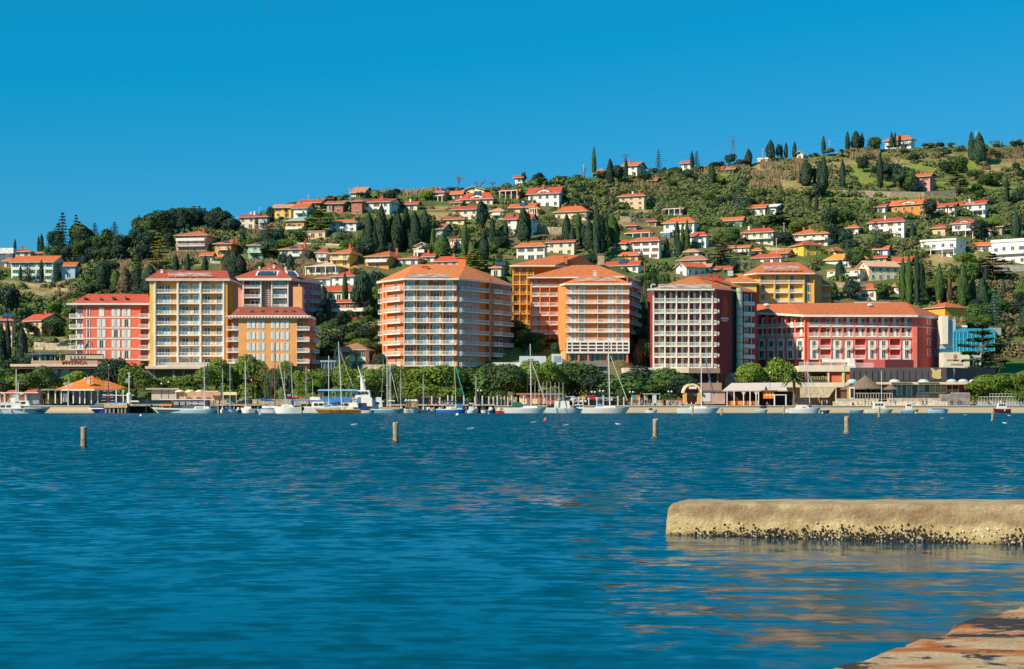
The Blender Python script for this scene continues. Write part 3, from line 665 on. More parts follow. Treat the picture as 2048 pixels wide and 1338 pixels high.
# ================= F: rear yellow wing, middle, front =================
Y = 575; b = Bld('hotel', 'amber hotel wing with loggias behind the stepped orange hotel', 'hotel', 1045, Y, 670, HG)
am2 = mat((.80, .36, .05)); fr = Fr(b, 1025, Y, 1068, Y)
b.poly('wall', [fr.w(0, 1.3), fr.w(fr.L, 1.3), fr.w(fr.L, 20), fr.w(0, 20)], PZ(720, Y), PZ(529, Y), am2)
for px in (1026, 1039.5, 1054, 1067): strip(fr, px-.9, px+.9, 529.5, 660, 1.35, mat((.85, .45, .07)), 'fin', y0=1.3)
for k in range(6):
    r_ = 549+k*19.6
    for a_, c_ in ((1027, 1038.5), (1040.5, 1053), (1055, 1066)):
        balc(fr, fr.at(a_), fr.at(c_), PZ(r_, Y), 1.3, .95, mslab=am2, mrail=mat((.75, .40, .10)), y0=1.28, style='r', sides=False); pwin(fr, (a_+c_)/2+1, r_-1, 12, 5, 'p' if k % 2 else 'w', y=1.28)
    fr.part('blind_wall', MB().box(fr.at(1066.8), fr.at(1068), -.2, 1.3, PZ(r_, Y), PZ(r_-1, Y)), am2) if False else None
ez = PZ(531, Y); e = [(PX(1019, Y-1.5), Y-1.5, ez), (PX(1110, Y-1.5), Y-1.5, ez), (PX(1200, Y+14), Y+14, ez), (PX(1200, Y+24), Y+24, ez), (PX(1020, Y+22), Y+22, ez)]
rz_ = PZ(510.5, Y+9); R1 = (PX(1106, Y+9), Y+9, rz_); R2 = (PX(1160, Y+9), Y+9, rz_)
hiproof(b, e, [R1, R1, R2, R2, R1], TILE, .45); chim(b, 1131, 513, 528, 7, Y+3, mat((.6, .17, .06)))
b.poly('wall', [(PX(1068, Y+4), Y+4), (PX(1180, Y+10), Y+10), (PX(1180, Y+20), Y+20), (PX(1068, Y+20), Y+20)], PZ(720, Y), PZ(531.5, Y), am2)
chim(b, 1202, 508, 530, 13, Y+16, mat((.5, .38, .26), 'stone'))
Y = 545; b = Bld('hotel', 'stepped orange hotel with white balcony bands, left of the white gridded hotel', 'hotel', 1180, 528, 722, HG)
or2 = mat((.82, .27, .07)); or2d = mat((.60, .17, .06)); or3 = mat((.85, .40, .14))
fr = Fr(b, 1062, Y, 1117, Y)
b.poly('wall', [fr.w(0, 1.4), fr.w(fr.at(1240), 1.4), fr.w(fr.at(1262), 8), fr.w(fr.at(1272), 26), fr.w(0, 24)], PZ(740, Y), PZ(553, Y), or2)
for px in (1063, 1080, 1099, 1116.5): strip(fr, px-1, px+1, 553.5, 690, 1.45, or2, 'fin', y0=1.4)
for k, r_ in enumerate((573, 592, 611.6, 630.4, 649, 667.5)):
    for a_, c_ in ((1064, 1079), (1081, 1098), (1100, 1115.5)):
        balc(fr, fr.at(a_), fr.at(c_), PZ(r_, Y), 1.4, 1.1, y0=1.38, sides=False, style='b')
    pwin(fr, 1072, r_-1, 13, 7, 'p', y=1.38)
strip(fr, 1117, 1132, 553.5, 690, .6, or3, 'stair_tower_wall', y0=1.4)
sr = Fr(b, 1256, Y-6, 1277, Y+16)
for k, r_ in enumerate((573, 592, 611.6, 630.4, 649, 667.5)): balc(sr, .5, sr.L-.5, PZ(r_, Y), 1.1, 1.05, mslab=mat((.5, .5, .54)), mrail=mat((.42, .47, .56)), y0=0); pwin(sr, 1266, r_-1, 12, 5, 'g')  # balcony whites painted bluish grey for the shaded right face
sr.part('side_wall', MB().box(0, sr.L, 0, .5, PZ(700, Y), PZ(556, Y)), mat((.42, .14, .10)))  # orange darkened to paint the shade of the right face
ez = PZ(554.5, Y); e = [(PX(1054, Y-1.5), Y-1.5, ez), (PX(1122, Y-1.5), Y-1.5, ez), (PX(1250, Y-5), Y-5, ez), (PX(1281, Y+14), Y+14, ez), (PX(1275, Y+30), Y+30, ez), (PX(1056, Y+26), Y+26, ez)]
rz_ = PZ(530, Y+10); R1 = (PX(1146, Y+10), Y+10, rz_); R2 = (PX(1196, Y+10), Y+10, rz_); hiproof(b, e, [R1, R1, R2, R2, R2, R1], TILEO, .4)
Y = 528; fr = Fr(b, 1130, Y, 1259, Y)
b.poly('front_wall', [fr.w(-1.6, 4), fr.w(0), fr.w(fr.L), fr.w(fr.L+.8, 12), fr.w(-1.6, 12)], PZ(700, Y), PZ(566, Y), or2)
fw = Fr(b, 1118, Y+6, 1131, Y-.1); fw.part('corner_wall', MB().box(0, fw.L, -.05, .5, PZ(740, Y), PZ(567, Y)), or3)
for k, r_ in enumerate((587.4, 607, 626.4, 645, 664, 682.5)):
    balc(fr, fr.at(1132), fr.at(1257.5), PZ(r_, Y), 1.5, 1.05, style='b')
    for px in (1146, 1164.5, 1221.5, 1240): pwin(fr, px, r_-1, 13.5, 8, 'c', (.74, .72, .66), shw=1.6)
    for px in (1157, 1195, 1232): strip(fr, px-.4, px+.4, r_-18, r_, 1.2, mat((.8, .5, .3)), 'divider')
b_ = MB(); xa, xb = fr.at(1132.5), fr.at(1258)
for r_ in (684.5, 691, 697.5, 704.5): z = PZ(r_, Y); b_.box(xa, xb, -1.6, -1.4, z-.18, z+.18)
for px in (1134, 1144, 1160, 1176, 1192, 1207, 1222, 1233, 1245, 1257): x = fr.at(px); b_.box(x-.2, x+.2, -1.59, -1.41, PZ(704, Y), PZ(685, Y))
fr.part('glass_gallery_frame', b_, WM); fr.part('gallery_glass', MB().box(xa+.1, xb-.1, -1.38, -1.3, PZ(704, Y), PZ(685, Y)), mat((.10, .035, .03), 'gloss'))
fr.part('gallery_floor', MB().box(xa, xb, -1.7, 0, PZ(707, Y), PZ(704.6, Y)), WM)
for px in (1137, 1157, 1176, 1215, 1254): strip(fr, px-2, px+2, 707.2, 726, .5, or2d, 'pillar', y0=-.8)
fr.part('ground_floor_glass', MB().box(xa+.5, xb-.5, 0, .3, PZ(726, Y), PZ(707.3, Y)), mat((.10, .15, .15), 'gloss'))
for px in (1142, 1150, 1165, 1170, 1182, 1190, 1200, 1208, 1224, 1236, 1246): strip(fr, px-.5, px+.5, 708, 725, .12, WM, 'mullion')
ez = PZ(567.5, Y); e = [(PX(1120, Y+3), Y+3, ez), (PX(1130, Y-2), Y-2, ez), (PX(1262, Y-2), Y-2, ez), (PX(1264, Y+14), Y+14, ez), (PX(1122, Y+14), Y+14, ez)]
rz_ = PZ(550, Y+8); R1 = (PX(1168, Y+8), Y+8, rz_); R2 = (PX(1222, Y+8), Y+8, rz_); hiproof(b, e, [R1, R1, R2, R2, R1], TILEO, .5)
f5 = Fr(b, 1153, Y-.8, 1231, Y-.8); sign_strip(f5, 1153, 1231, 554.5, 563); chim(b, 1190, 541, 553, 6, Y+4, mat((.6, .62, .6)))
# ================= G: white grid with dark red side =================
Y = 520; b = Bld('hotel', 'white gridded hotel with a dark red side wall and roof letter ring', 'hotel', 1400, Y, 738, HG)
dred = mat((.30, .035, .03)); red = mat((.62, .06, .03)); gw = mat((.74, .74, .62))
fr = Fr(b, 1305.5, Y, 1426, Y); sg = Fr(b, 1426, Y, 1512, Y+17)
b.poly('wall', [fr.w(.3, 1.4), fr.w(fr.L-.02, 1.4), sg.w(sg.L), (PX(1512, Y+30), Y+30), fr.w(0, 20)], PZ(750, Y), PZ(577, Y), dred)
fx = [1307.3, 1330, 1353, 1377.5, 1401, 1424.6]
for px in fx: strip(fr, px-1.2, px+1.2, 581, 742, 1.5, gw, 'fin', y0=1.4)
rr_ = (603.8, 625.5, 647.8, 670, 691.7, 713.4, 735)
for i in range(5):
    for k, r_ in enumerate(rr_):
        balc(fr, fr.at(fx[i]+1.3), fr.at(fx[i+1]-1.3), PZ(r_, Y), 1.45, 1.12, mslab=gw, mrail=gw, y0=1.4, sides=False, style='b', th=.3)
        strip(fr, fx[i]+10, fx[i]+14.5, r_-19.5, r_, .1, mat((.74, .70, .6)), 'door', y0=1.4)
        pwin(fr, fx[i]+17.5, r_-1, 15, 4.2, 'g' if i != 0 else 'p', y=1.4)
        if i == 0 and k > 0: strip(fr, fx[i]+5, fx[i]+9, r_-19.5, r_, .08, red, 'red_panel', y0=1.4)
sg.part('side_wall', MB().box(sg.at(1434), sg.at(1463), -.15, .3, PZ(748, Y), PZ(579, Y)), mat((.27, .025, .025)))
sg.part('corner_panel', MB().box(.1, sg.at(1433.5), -.12, .3, PZ(748, Y), PZ(581, Y)), mat((.62, .07, .05)))
sg.part('recess_shade', MB().box(sg.at(1463), sg.at(1481), -.05, .3, PZ(748, Y), PZ(570, Y)), DK)  # black strip laid on the wall as the shade of a recess
for k, r_ in enumerate(rr_):
    balc(sg, .2, sg.at(1432.5), PZ(r_, Y), 1.1, 1.05, mslab=gw, mrail=gw)
    balc(sg, sg.at(1481), sg.at(1503), PZ(r_+1, Y), 1.3, 1.05, mslab=mat((.55, .5, .5)), mrail=mat((.5, .56, .58)), style='s'); pwin(sg, 1492, r_, 14, 9, 'g'); 
    strip(sg, 1481, 1483, r_-19, r_, .2, mat((.5, .45, .42)), 'pillar'); strip(sg, 1500.5, 1503, r_-19, r_, .2, mat((.5, .45, .42)), 'pillar')
sg.part('end_wall', MB().box(sg.at(1504), sg.L+.1, -.25, .3, PZ(748, Y), PZ(579, Y)), mat((.34, .04, .05)))
xx, yw = sg.w(sg.at(1473), -1.1); tb = MB().lathe([(1.0, PZ(745, Y)), (1.0, PZ(572, Y))], 14, 0, (xx, yw, 0))
for k in range(10): z = PZ(735-k*17, Y); tb.lathe([(1.05, z), (1.05, z+.18)], 14, 1, (xx, yw, 0))
b.mb('glass_lift_tube', tb, [mat((.42, .46, .34), 'gloss'), mat((.12, .13, .1))])
# flame emblem and two unreadable pale lines of lettering, on the dark side wall
xe = sg.at(1449); zc = PZ(613, Y); fl = MB(); prof_ = [(-3.2, .4), (-2.2, 1.25), (-1.0, 1.65), (.4, 1.5), (1.6, 1.0), (2.6, .8), (3.6, .15)]
for i in range(len(prof_)-1):
    (z0, w0), (z1, w1) = prof_[i], prof_[i+1]; s0 = .25*math.sin(z0); s1 = .25*math.sin(z1)
    fl.face([(xe-w0+s0, -.2, zc+z0), (xe+w0+s0, -.2, zc+z0), (xe+w1+s1, -.2, zc+z1), (xe-w1+s1, -.2, zc+z1)])
fl.box(xe-.5, xe+.5, -.19, -.15, zc-2.5, zc+1.5)
sg.part('emblem', fl, mat((.50, .06, .015)))
lt = MB()
for j, (z0, h_, x0, x1) in enumerate(((PZ(637.5, Y), .62, -2.0, 2.0), (PZ(641.5, Y), .35, -1.6, 1.5))):
    n_ = 10 if j == 0 else 14
    for i in range(n_): xa = xe+x0+(x1-x0)*i/n_; lt.box(xa, xa+(x1-x0)/n_*.82, -.2, -.15, z0, z0+h_)
o = sg.part('lettering', lt, mat((.62, .55, .55))); o['label'] = 'two blurred pale lines of lettering'
ez = PZ(581, Y); xg = fr.at(1295.5)
b.mb('cornice', MB().box(fr.w(xg)[0], fr.w(fr.at(1428.5))[0], Y-1.3, Y+2, ez, ez+.5), gw)
ez2 = PZ(576.8, Y); e = [(PX(1304, Y), Y-.2, ez2), (PX(1428, Y), Y-.2, ez2), (PX(1512, Y+17), Y+16, ez2), (PX(1512, Y+32), Y+32, ez2), (PX(1308, Y+24), Y+24, ez2)]
b.poly('parapet', [(p[0], p[1]) for p in e], ez+.1, ez2-.25, mat((.42, .06, .04)))
ap = (PX(1386, Y+10), Y+10, PZ(552, Y+10)); ap2 = (PX(1440, Y+16), Y+16, PZ(556.5, Y+16)); hiproof(b, e, [ap, ap, ap2, ap2, ap], TILEO, .2)
f5 = Fr(b, 1316, Y-.6, 1423, Y-.6); sign_strip(f5, 1316, 1423, 568, 577.5)
rg = MB(); rx, rz2 = PX(1306.5, Y), PZ(573.5, Y)
for i in range(20):
    a0, a1 = .7+i*.245, .7+(i+1)*.245
    if a1 > 5.7: break
    rg.tube((rx+.75*math.cos(a0), Y-.7, rz2+.75*math.sin(a0)), (rx+.75*math.cos(a1), Y-.7, rz2+.75*math.sin(a1)), .16, None, 6)
rg.tube((rx, Y-.7, rz2-2), (rx, Y-.7, rz2-.7), .05); o = b.mb('roof_letter', rg, WM); o['label'] = 'white letter C at the left end of the roof sign'
for px, t_ in ((1403, 549), (1417, 546), (1426, 548.5), (1434, 546.5), (1442, 553)): chim(b, px, t_, 562, 5.5 if px > 1430 else 4.5, Y+9, mat((.5, .06, .04)))
# ================= H: long red hotel =================
Y = 541; b = Bld('hotel', 'long low red hotel with white balconies, right of the white gridded hotel', 'hotel', 1740, Y, 742, HG)
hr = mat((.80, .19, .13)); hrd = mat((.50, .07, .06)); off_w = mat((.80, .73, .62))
s1 = Fr(b, 1511, Y+15, 1610, Y); fr = Fr(b, 1610, Y, 1833, Y+2); s3 = Fr(b, 1833, Y+2, 1884, Y+17)
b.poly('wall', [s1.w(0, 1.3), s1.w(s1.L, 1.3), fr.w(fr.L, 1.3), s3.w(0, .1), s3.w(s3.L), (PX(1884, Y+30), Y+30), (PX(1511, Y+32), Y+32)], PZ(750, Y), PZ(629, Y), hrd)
s3.part('side_wall', MB().box(0, s3.L, -.08, .2, PZ(750, Y), PZ(629.6, Y)), mat((.62, .09, .08)))  # red darkened to carry the shade of the turned end
s3.part('string_course', MB().box(0, s3.L, -.25, -.08, PZ(653.5, Y), PZ(652, Y)), mat((.6, .6, .62)))
strip(fr, 1825, 1834, 629.5, 745, 1.5, hr, 'corner_wall', y0=1.3)
for f_, n_, pa, pb in ((s1, 5, 1513, 1609), (fr, 9, 1616.5, 1825)):
    L_ = [pa+(pb-pa)*i/n_ for i in range(n_+1)]
    for i in range(n_+1): strip(f_, L_[i]-1.1, L_[i]+1.1, 629.5 if f_ is fr else 627, 745, 1.35, hr, 'fin', y0=1.3)
    for i in range(n_):
        a_, c_ = f_.at(L_[i]+1.2), f_.at(L_[i+1]-1.2); wd = L_[i+1]-L_[i]
        for k, r_ in enumerate((652, 672.5, 697, 717)):
            z = PZ(r_, Y)
            if k < 2:
                balc(f_, a_, c_, z, 1.4, 1.15, mslab=off_w, mrail=off_w, y0=1.3, sides=False, style='b', th=.3)
                strip(f_, L_[i]+wd*.36, L_[i]+wd*.94, r_-17, r_, .1, off_w, 'door', y0=1.0); pwin(f_, L_[i]+wd*.76, r_-1, 14, wd*.24, 'g', y=.88)
            else:
                rec = (i % 3 == 1) if f_ is fr else False
                if rec: balc(f_, a_, c_, z, 1.5, 1.1, mslab=off_w, mrail=off_w, y0=1.3, sides=False, style='b')
                else:
                    strip(f_, L_[i]+2.4, L_[i+1]-2.4, r_-20, r_+2.2, 1.1, off_w, 'panel', y0=1.3); pwin(f_, (L_[i]+L_[i+1])/2, r_-1, 14, 6.5, 'w', y=.2)
                    if k == 2: balc(f_, f_.at((L_[i]+L_[i+1])/2-5), f_.at((L_[i]+L_[i+1])/2+5), z-.1, .9, 1.05, mslab=off_w, mrail=off_w, y0=.2, style='b')
    strip(f_, pa, pb, 675.5, 677.3, 1.5, hr, 'band', y0=1.3)
for r_ in (652, 673, 693.5, 715): pwin(s3, 1857, r_-3, 15, 6, 'w', (.7, .68, .68), shw=3)
pwin(s3, 1872.5, 712, 15, 5, 'w', (.7, .68, .68), shw=2.5)
strip(s3, 1834, 1838, 660, 745, .2, hr, 'downpipe') if False else None
ez = PZ(630, Y); e = [(PX(1511, Y+14), Y+12, ez+1.6), (PX(1608, Y-1.6), Y-1.6, ez), (PX(1836, Y-.4), Y-.4, ez), (PX(1889, Y+16), Y+16, ez), (PX(1880, Y+32), Y+32, ez), (PX(1511, Y+34), Y+34, ez)]
rz_ = PZ(606, Y+12); R0 = (PX(1512, Y+24), Y+24, rz_+.3); R1 = (PX(1582, Y+14), Y+14, rz_); R2 = (PX(1812, Y+14), Y+14, rz_+.4)
hiproof(b, e, [R0, R1, R2, R2, R2, R0], TILE, .65)
b.mb('roof_plant', MB().box(PX(1712, Y+15), PX(1784, Y+15), Y+15, Y+19, PZ(612, Y+15), PZ(604, Y+15)), WM)
b.mb('roof_vent', MB().ball((PX(1740, Y+8), Y+8, PZ(610, Y+8)), .7, (1.3, 1, .7)), WM); b.mb('roof_vent', MB().ball((PX(1533, Y+16), Y+16, PZ(610, Y+16)), .8, (1.3, 1, .7)), WM)
lo = Fr(b, 1727, Y-12, 1770, Y-12); b.poly('annex', [lo.w(0), lo.w(lo.L), (PX(1827, Y-6), Y-6), (PX(1827, Y), Y-.2), (PX(1727, Y), Y-.2)], PZ(752, Y), PZ(719, Y-12), mat((.66, .12, .10)))
# ================= I: yellow hotel behind =================
Y = 584; b = Bld('hotel', 'lemon yellow hotel with curved balcony walls, behind the long red hotel', 'hotel', 1560, Y, 680, HG)
yl = mat((.82, .52, .10)); yld = mat((.66, .33, .08))
fr = Fr(b, 1518, Y, 1628, Y); sw = Fr(b, 1628, Y, 1643, Y+10)
b.poly('wall', [(PX(1486, Y+8), Y+8), fr.w(0, 1.2), fr.w(fr.L, 1.2), sw.w(sw.L), (PX(1643, Y+22), Y+22), (PX(1488, Y+22), Y+22)], PZ(740, Y), PZ(546, Y), yl)
sw.part('side_wall', MB().box(0, sw.L, -.1, .2, PZ(740, Y), PZ(546.5, Y)), yld)
fx = [1520, 1549, 1578, 1607.5]
for px in fx: strip(fr, px-1.4, px+1.4, 546.5, 700, 1.25, yl, 'fin', y0=1.2)
strip(fr, 1609, 1628, 546.5, 700, .4, mat((.80, .47, .08)), 'corner_wall', y0=1.2)
for k, r_ in enumerate((566, 585, 603.5)):
    for i in range(3):
        balc(fr, fr.at(fx[i]+1.5), fr.at(fx[i+1]-1.5), PZ(r_, Y), 1.2, 1.0, y0=1.2, sides=False, style='b'); pwin(fr, fx[i]+7, r_-1, 14, 7, 'w', y=1.2)
    pwin(fr, 1616.5, r_-2, 14, 7, 'w', (.3, .45, .45), y=.8, shw=1.4)
ez = PZ(546.5, Y); e = [(PX(1485, Y+6), Y+6, ez), (PX(1512, Y-1.5), Y-1.5, ez), (PX(1630, Y-1.5), Y-1.5, ez), (PX(1646, Y+10), Y+10, ez), (PX(1640, Y+26), Y+26, ez), (PX(1488, Y+24), Y+24, ez)]
rz_ = PZ(524.5, Y+9); R1 = (PX(1532, Y+9), Y+9, rz_); R2 = (PX(1597, Y+9), Y+9, rz_); hiproof(b, e, [R1, R1, R2, R2, R2, R1], TILE, .4)
f5 = Fr(b, 1526, Y-1, 1598, Y-1); sign_strip(f5, 1526, 1598, 531, 540)
sw2 = Fr(b, 1641, Y+14, 1662, Y+14); sw2.part('wing_wall', MB().box(0, sw2.L, 0, 8, PZ(700, Y), PZ(566, Y)), yld)
e = [(PX(1630, Y+8), Y+8, PZ(565.5, Y)), (PX(1666, Y+12), Y+12, PZ(565.5, Y)), (PX(1666, Y+24), Y+24, PZ(565.5, Y)), (PX(1630, Y+24), Y+24, PZ(565.5, Y))]
ap = (PX(1640, Y+18), Y+18, PZ(555, Y+18)); hiproof(b, e, [ap]*4, TILEO, .3, 'wing_roof')
for r_ in (587, 606): balc(sw2, sw2.at(1643), sw2.at(1658), PZ(r_, Y), 1.3, 1.0, mrail=mat((.5, .62, .68)), mslab=mat((.5, .58, .62)))
fl_ = Fr(b, 1447, Y-8, 1518, Y-8); fl_.part('low_wing_wall', MB().box(fl_.at(1452), fl_.at(1513), 0, 12, PZ(640, Y), PZ(564, Y-8)), yl)
ez = PZ(564.5, Y-8); e = [(PX(1440, Y-9), Y-9, ez), (PX(1519, Y-9), Y-9, ez), (PX(1517, Y+6), Y+6, ez), (PX(1440, Y+6), Y+6, ez)]; ap = (PX(1474, Y-2), Y-2, PZ(547, Y-2)); ap2 = (PX(1482, Y-2), Y-2, PZ(547, Y-2)); hiproof(b, e, [ap, ap2, ap2, ap], TILEO, .35, 'wing_roof')
b.mb('vent_box', MB().box(PX(1457, Y-6), PX(1466, Y-6), Y-6, Y-4, PZ(552, Y-6), PZ(541, Y-6)), mat((.55, .58, .55), 'metal'))
# ---------------------------------------------------------------- houses
WHT = (.80, .77, .70); CRM = (.76, .64, .44); PCH = (.78, .50, .28); YLW = (.82, .52, .10); LYL = (.82, .66, .32); PNK = (.72, .30, .24); ROS = (.60, .13, .10)
ORG = (.80, .28, .05); GRN = (.18, .58, .38); GRY = (.42, .40, .38); STN = (.46, .38, .27); LGR = (.62, .66, .46); BRK = (.48, .14, .08); AMB = (.80, .42, .07)
RO = (.58, .14, .038); RR = (.48, .075, .032); RB = (.36, .16, .10); RD = (.60, .25, .12); RG = (.28, .42, .36); RS = (.72, .42, .26)
HBOX = []   # photo boxes of what stands on the hill, so the woods leave them in view
def house(label, px0, pc, px1, top, eave, base, wall=WHT, roof=RO, kind='hip', nf=2, opt='', al=None, name='house', cat='house', Y=None, nw=None):
    """left face px0..pc, right face pc..px1, both seen; al = how far the left face turns from the viewer"""
    q_ = random.Random(label); HBOX.append((px0, px1, top, base))
    pc = min(pc, px1-.01) if pc < px1 else px1
    side = px1-pc
    if al is None: al = 20 if side > .5 else 0
    a = R(al); Yc = Y or Yat(pc, min(base, 807)); m = Yc/F
    phi = math.atan((pc-CX)/F); th = -phi-a
    W = (pc-px0)*m/math.cos(a); Dp = side*m/math.sin(a) if al > 0 else max(7, W*.62)
    if al > 0: Dp = max(Dp, 3.); 
    Wb = W if al < 45 else W
    zb = PZ(base, Yc); zt = PZ(eave, Yc); h = zt-zb
    t_ = thing(name, label, cat, (PX(pc, Yc), Yc, zb), th)
    # local frame: corner at origin, left face runs to -x, depth +y
    wm_ = mat(wall, 'stone' if wall == STN else 'paint'); rm_ = mat(roof, 'tile')
    MB().prism([(-W, 0), (0, 0), (0, Dp), (-W, Dp)], -6, h).build('wall', wm_, t_)
    nl = nw if nw is not None else max(1, int((pc-px0)/15)); nr = max(0, int(side/13)) if side > 6 else 0
    fh = h/nf; ws = 'w'
    cshut = {'b': (.03, .16, .42), 'r': (.32, .05, .03), 'g': (.06, .22, .16), 'n': (.16, .08, .04)}
    shc = next((cshut[c] for c in 'brgn' if ('s'+c) in opt), None)
    for k in range(nf):
        ww, wh = min(1.25, W/(nl+.6)*.5), min(1.5, fh*.52)
        for i in range(nl):
            if 'v' in opt and k == nf-1: break
            x = -W+(i+.5)*W/nl+q_.uniform(-.25, .25); dr = (k == 0 and i == nl//2) or ('B' in opt and k > 0 and q_.random() < .6)
            o = put(win_mesh(ww*(1.15 if dr else 1), wh*(1.3 if dr else 1), ws), 'window', t_, (x, -.02, k*fh+fh*(.12 if dr else .3)))
            if shc or q_.random() < .12:
                for sx in (-1, 1): put(shut_mesh(ww*.5, wh*(1.3 if dr else 1), shc or (.25, .10, .05)), 'shutter', o, (sx*(ww*.78), 0, 0))
        for i in range(nr):
            x = (i+.5)*Dp/nr; o = put(win_mesh(ww*.85, wh, ws), 'window', t_, (.02, x, k*fh+fh*.3), R(90))
    if 'B' in opt or 'T' in opt:      # balcony along the left face
        for k in range(1 if nf > 1 else 0, nf if 'B' in opt else 1):
            z = k*fh+.05; w_ = W*(.94 if 'F' in opt else .62); x0 = -W+(.03*W if 'F' in opt else q_.uniform(.05, .3)*W)
            st = 's' if q_.random() < .45 else 'b'
            o = MB().box(x0, x0+w_, -1.5, -.01, z-.2, z).build('balcony', WM, t_)
            r_ = MB(); r_.box(x0, x0+w_, -1.5, -1.42, z+.85, z+.98)
            if st == 's': r_.box(x0, x0+w_, -1.49, -1.43, z, z+.85)
            else:
                n_ = int(w_/.4)+1
                for i in range(n_+1): x = x0+(w_-.06)*i/n_; r_.box(x, x+.12, -1.48, -1.43, z, z+.85)
            r_.box(x0, x0+.06, -1.42, -.01, z+.01, z+.95).box(x0+w_-.06, x0+w_, -1.42, -.01, z+.01, z+.95); r_.build('railing', WM if 'd' not in opt else wm_, o)
    if 'A' in opt:      # posts carrying a deep porch
        for i in range(4): x = -W+.2+(W-.4)*i/3; MB().box(x-.14, x+.14, -2.2, -1.92, -1, fh-.05).build('post', WM, t_)
        MB().box(-W, 0, -2.3, -.01, fh-.05, fh+.2).build('porch_roof', WM if 'R' not in opt else rm_, t_)
    # roof
    te = (CY-eave)/F; ov = min(1.25, 4.2*m); rise_px = eave-top
    if kind == 'flat':
        MB().prism([(-W-.25, -.35), (.25, -.35), (.25, Dp+.25), (-W-.25, Dp+.25)], h, h+max(.4, rise_px*m)).build('roof', WM if roof is RO else rm_, t_)
    else:
        yr_ = Dp/2 if kind != 'gx' else Dp/2
        hr = rise_px*m+te*(yr_+.1); hr = max(hr, .12*Dp)
        x0, x1, y0, y1 = -W-ov, ov, -ov, Dp+ov; dz = ov*hr/(yr_+ov) if kind != 'gy' else ov*hr/(W/2+ov)
        mb = MB(); z0 = h+.02; zt_ = h+hr
        ins = 0 if kind == 'gx' else min((W+2*ov)/2*.98, (Dp/2+ov)*1.0)
        if kind in ('hip', 'gx'):
            A_, B_, C_, D_ = (x0, y0, z0), (x1, y0, z0), (x1, y1, z0), (x0, y1, z0); E_, G_ = (x0+ins, Dp/2, zt_), (x1-ins, Dp/2, zt_)
            mb.face([A_, B_, G_, E_]); mb.face([C_, D_, E_, G_])
            if kind == 'hip': mb.face([B_, C_, G_]); mb.face([D_, A_, E_])
            lo = [(p[0], p[1], p[2]-.22) for p in (A_, B_, C_, D_)]; mb.face([lo[0], lo[1], B_, A_], 1); mb.face([lo[1], lo[2], C_, B_], 1); mb.face([lo[3], lo[0], A_, D_], 1); mb.face(lo[::-1], 1)
            if kind == 'gx':
                for x in (-W, 0): MB().face([(x, 0, h), (x, Dp, h), (x, Dp/2, zt_-.12)] if x == 0 else [(x, Dp, h), (x, 0, h), (x, Dp/2, zt_-.12)]).build('gable', wm_, t_)
        else:   # gable facing the left-face side
            A_, B_, C_, D_ = (x0, y0, z0), (x1, y0, z0), (x1, y1, z0), (x0, y1, z0); E_, G_ = (-W/2, y0, zt_), (-W/2, y1, zt_)
            mb.face([B_, C_, G_, E_]); mb.face([D_, A_, E_, G_])
            lw = .22; mb.face([(x0, y0-.01, z0-lw), (-W/2, y0-.01, zt_-lw), E_, A_], 1); mb.face([(-W/2, y0-.01, zt_-lw), (x1, y0-.01, z0-lw), B_, E_], 1)
            mb.face([(x0, y0, z0-lw), (x0, y1, z0-lw), (-W/2, y1, zt_-lw), (-W/2, y0, zt_-lw)], 1); mb.face([(-W/2, y0, zt_-lw), (-W/2, y1, zt_-lw), (x1, y1, z0-lw), (x1, y0, z0-lw)], 1)
            MB().face([(-W, 0, h), (0, 0, h), (-W/2, 0, h+hr*.93)]).build('gable', wm_, t_)
            if W > 3: put(win_mesh(.9, min(1., hr*.4), 'g'), 'window', t_, (-W/2, -.03, h+.1))
        ro = mb.build('roof', [rm_, mat((.50, .46, .38))], t_)
        nch = (1 if 'c' in opt else 0)+(1 if 'C' in opt else 0)*2
        for i in range(nch):
            x = -W*q_.uniform(.15, .85); y = Dp*q_.uniform(.3, .6); s_ = .35
            MB().box(x-s_, x+s_, y-s_, y+s_, h, zt_+.7).box(x-s_*1.4, x+s_*1.4, y-s_*1.4, y+s_*1.4, zt_+.7, zt_+.95).build('chimney', mat((.50, .13, .07)) if q_.random() < .7 else WM, ro)
        if 'S' in opt:    # solar panels on a rack on the front slope
            x = -W*.62; sl_ = hr/(Dp/2+ov)
            for i in range(3):
                xa = x+i*1.15; y_ = ov*.6+.6; MB().face([(xa, y_-.9, z0+sl_*(y_-.9+ov)+.35), (xa+1.05, y_-.9, z0+sl_*(y_-.9+ov)+.35), (xa+1.05, y_+1.1, z0+sl_*(y_+1.1+ov)+.75), (xa, y_+1.1, z0+sl_*(y_+1.1+ov)+.75)]).build('solar_panel', mat((.03, .07, .14), 'glass'), ro)
        if 'D' in opt:    # gabled dormer
            x = -W*.5; wd = W*.20; z_ = h; hh = hr*.62
            d = MB().box(x-wd, x+wd, -.25, Dp*.4, z_-.1, z_+hh*.6); d.face([(x-wd, -.25, z_+hh*.6), (x+wd, -.25, z_+hh*.6), (x, -.25, z_+hh*1.05)])
            d_ = d.build('dormer', WM, t_); rr = MB().face([(x-wd*1.25, -.6, z_+hh*.5), (x, -.6, z_+hh*1.1), (x, Dp*.45, z_+hh*1.1), (x-wd*1.25, Dp*.45, z_+hh*.5)]).face([(x, -.6, z_+hh*1.1), (x+wd*1.25, -.6, z_+hh*.5), (x+wd*1.25, Dp*.45, z_+hh*.5), (x, Dp*.45, z_+hh*1.1)]).build('dormer_roof', rm_, d_)
            put(win_mesh(wd*.9, hh*.5, 'w'), 'window', d_, (x, -.28, z_+.05))
    return t_
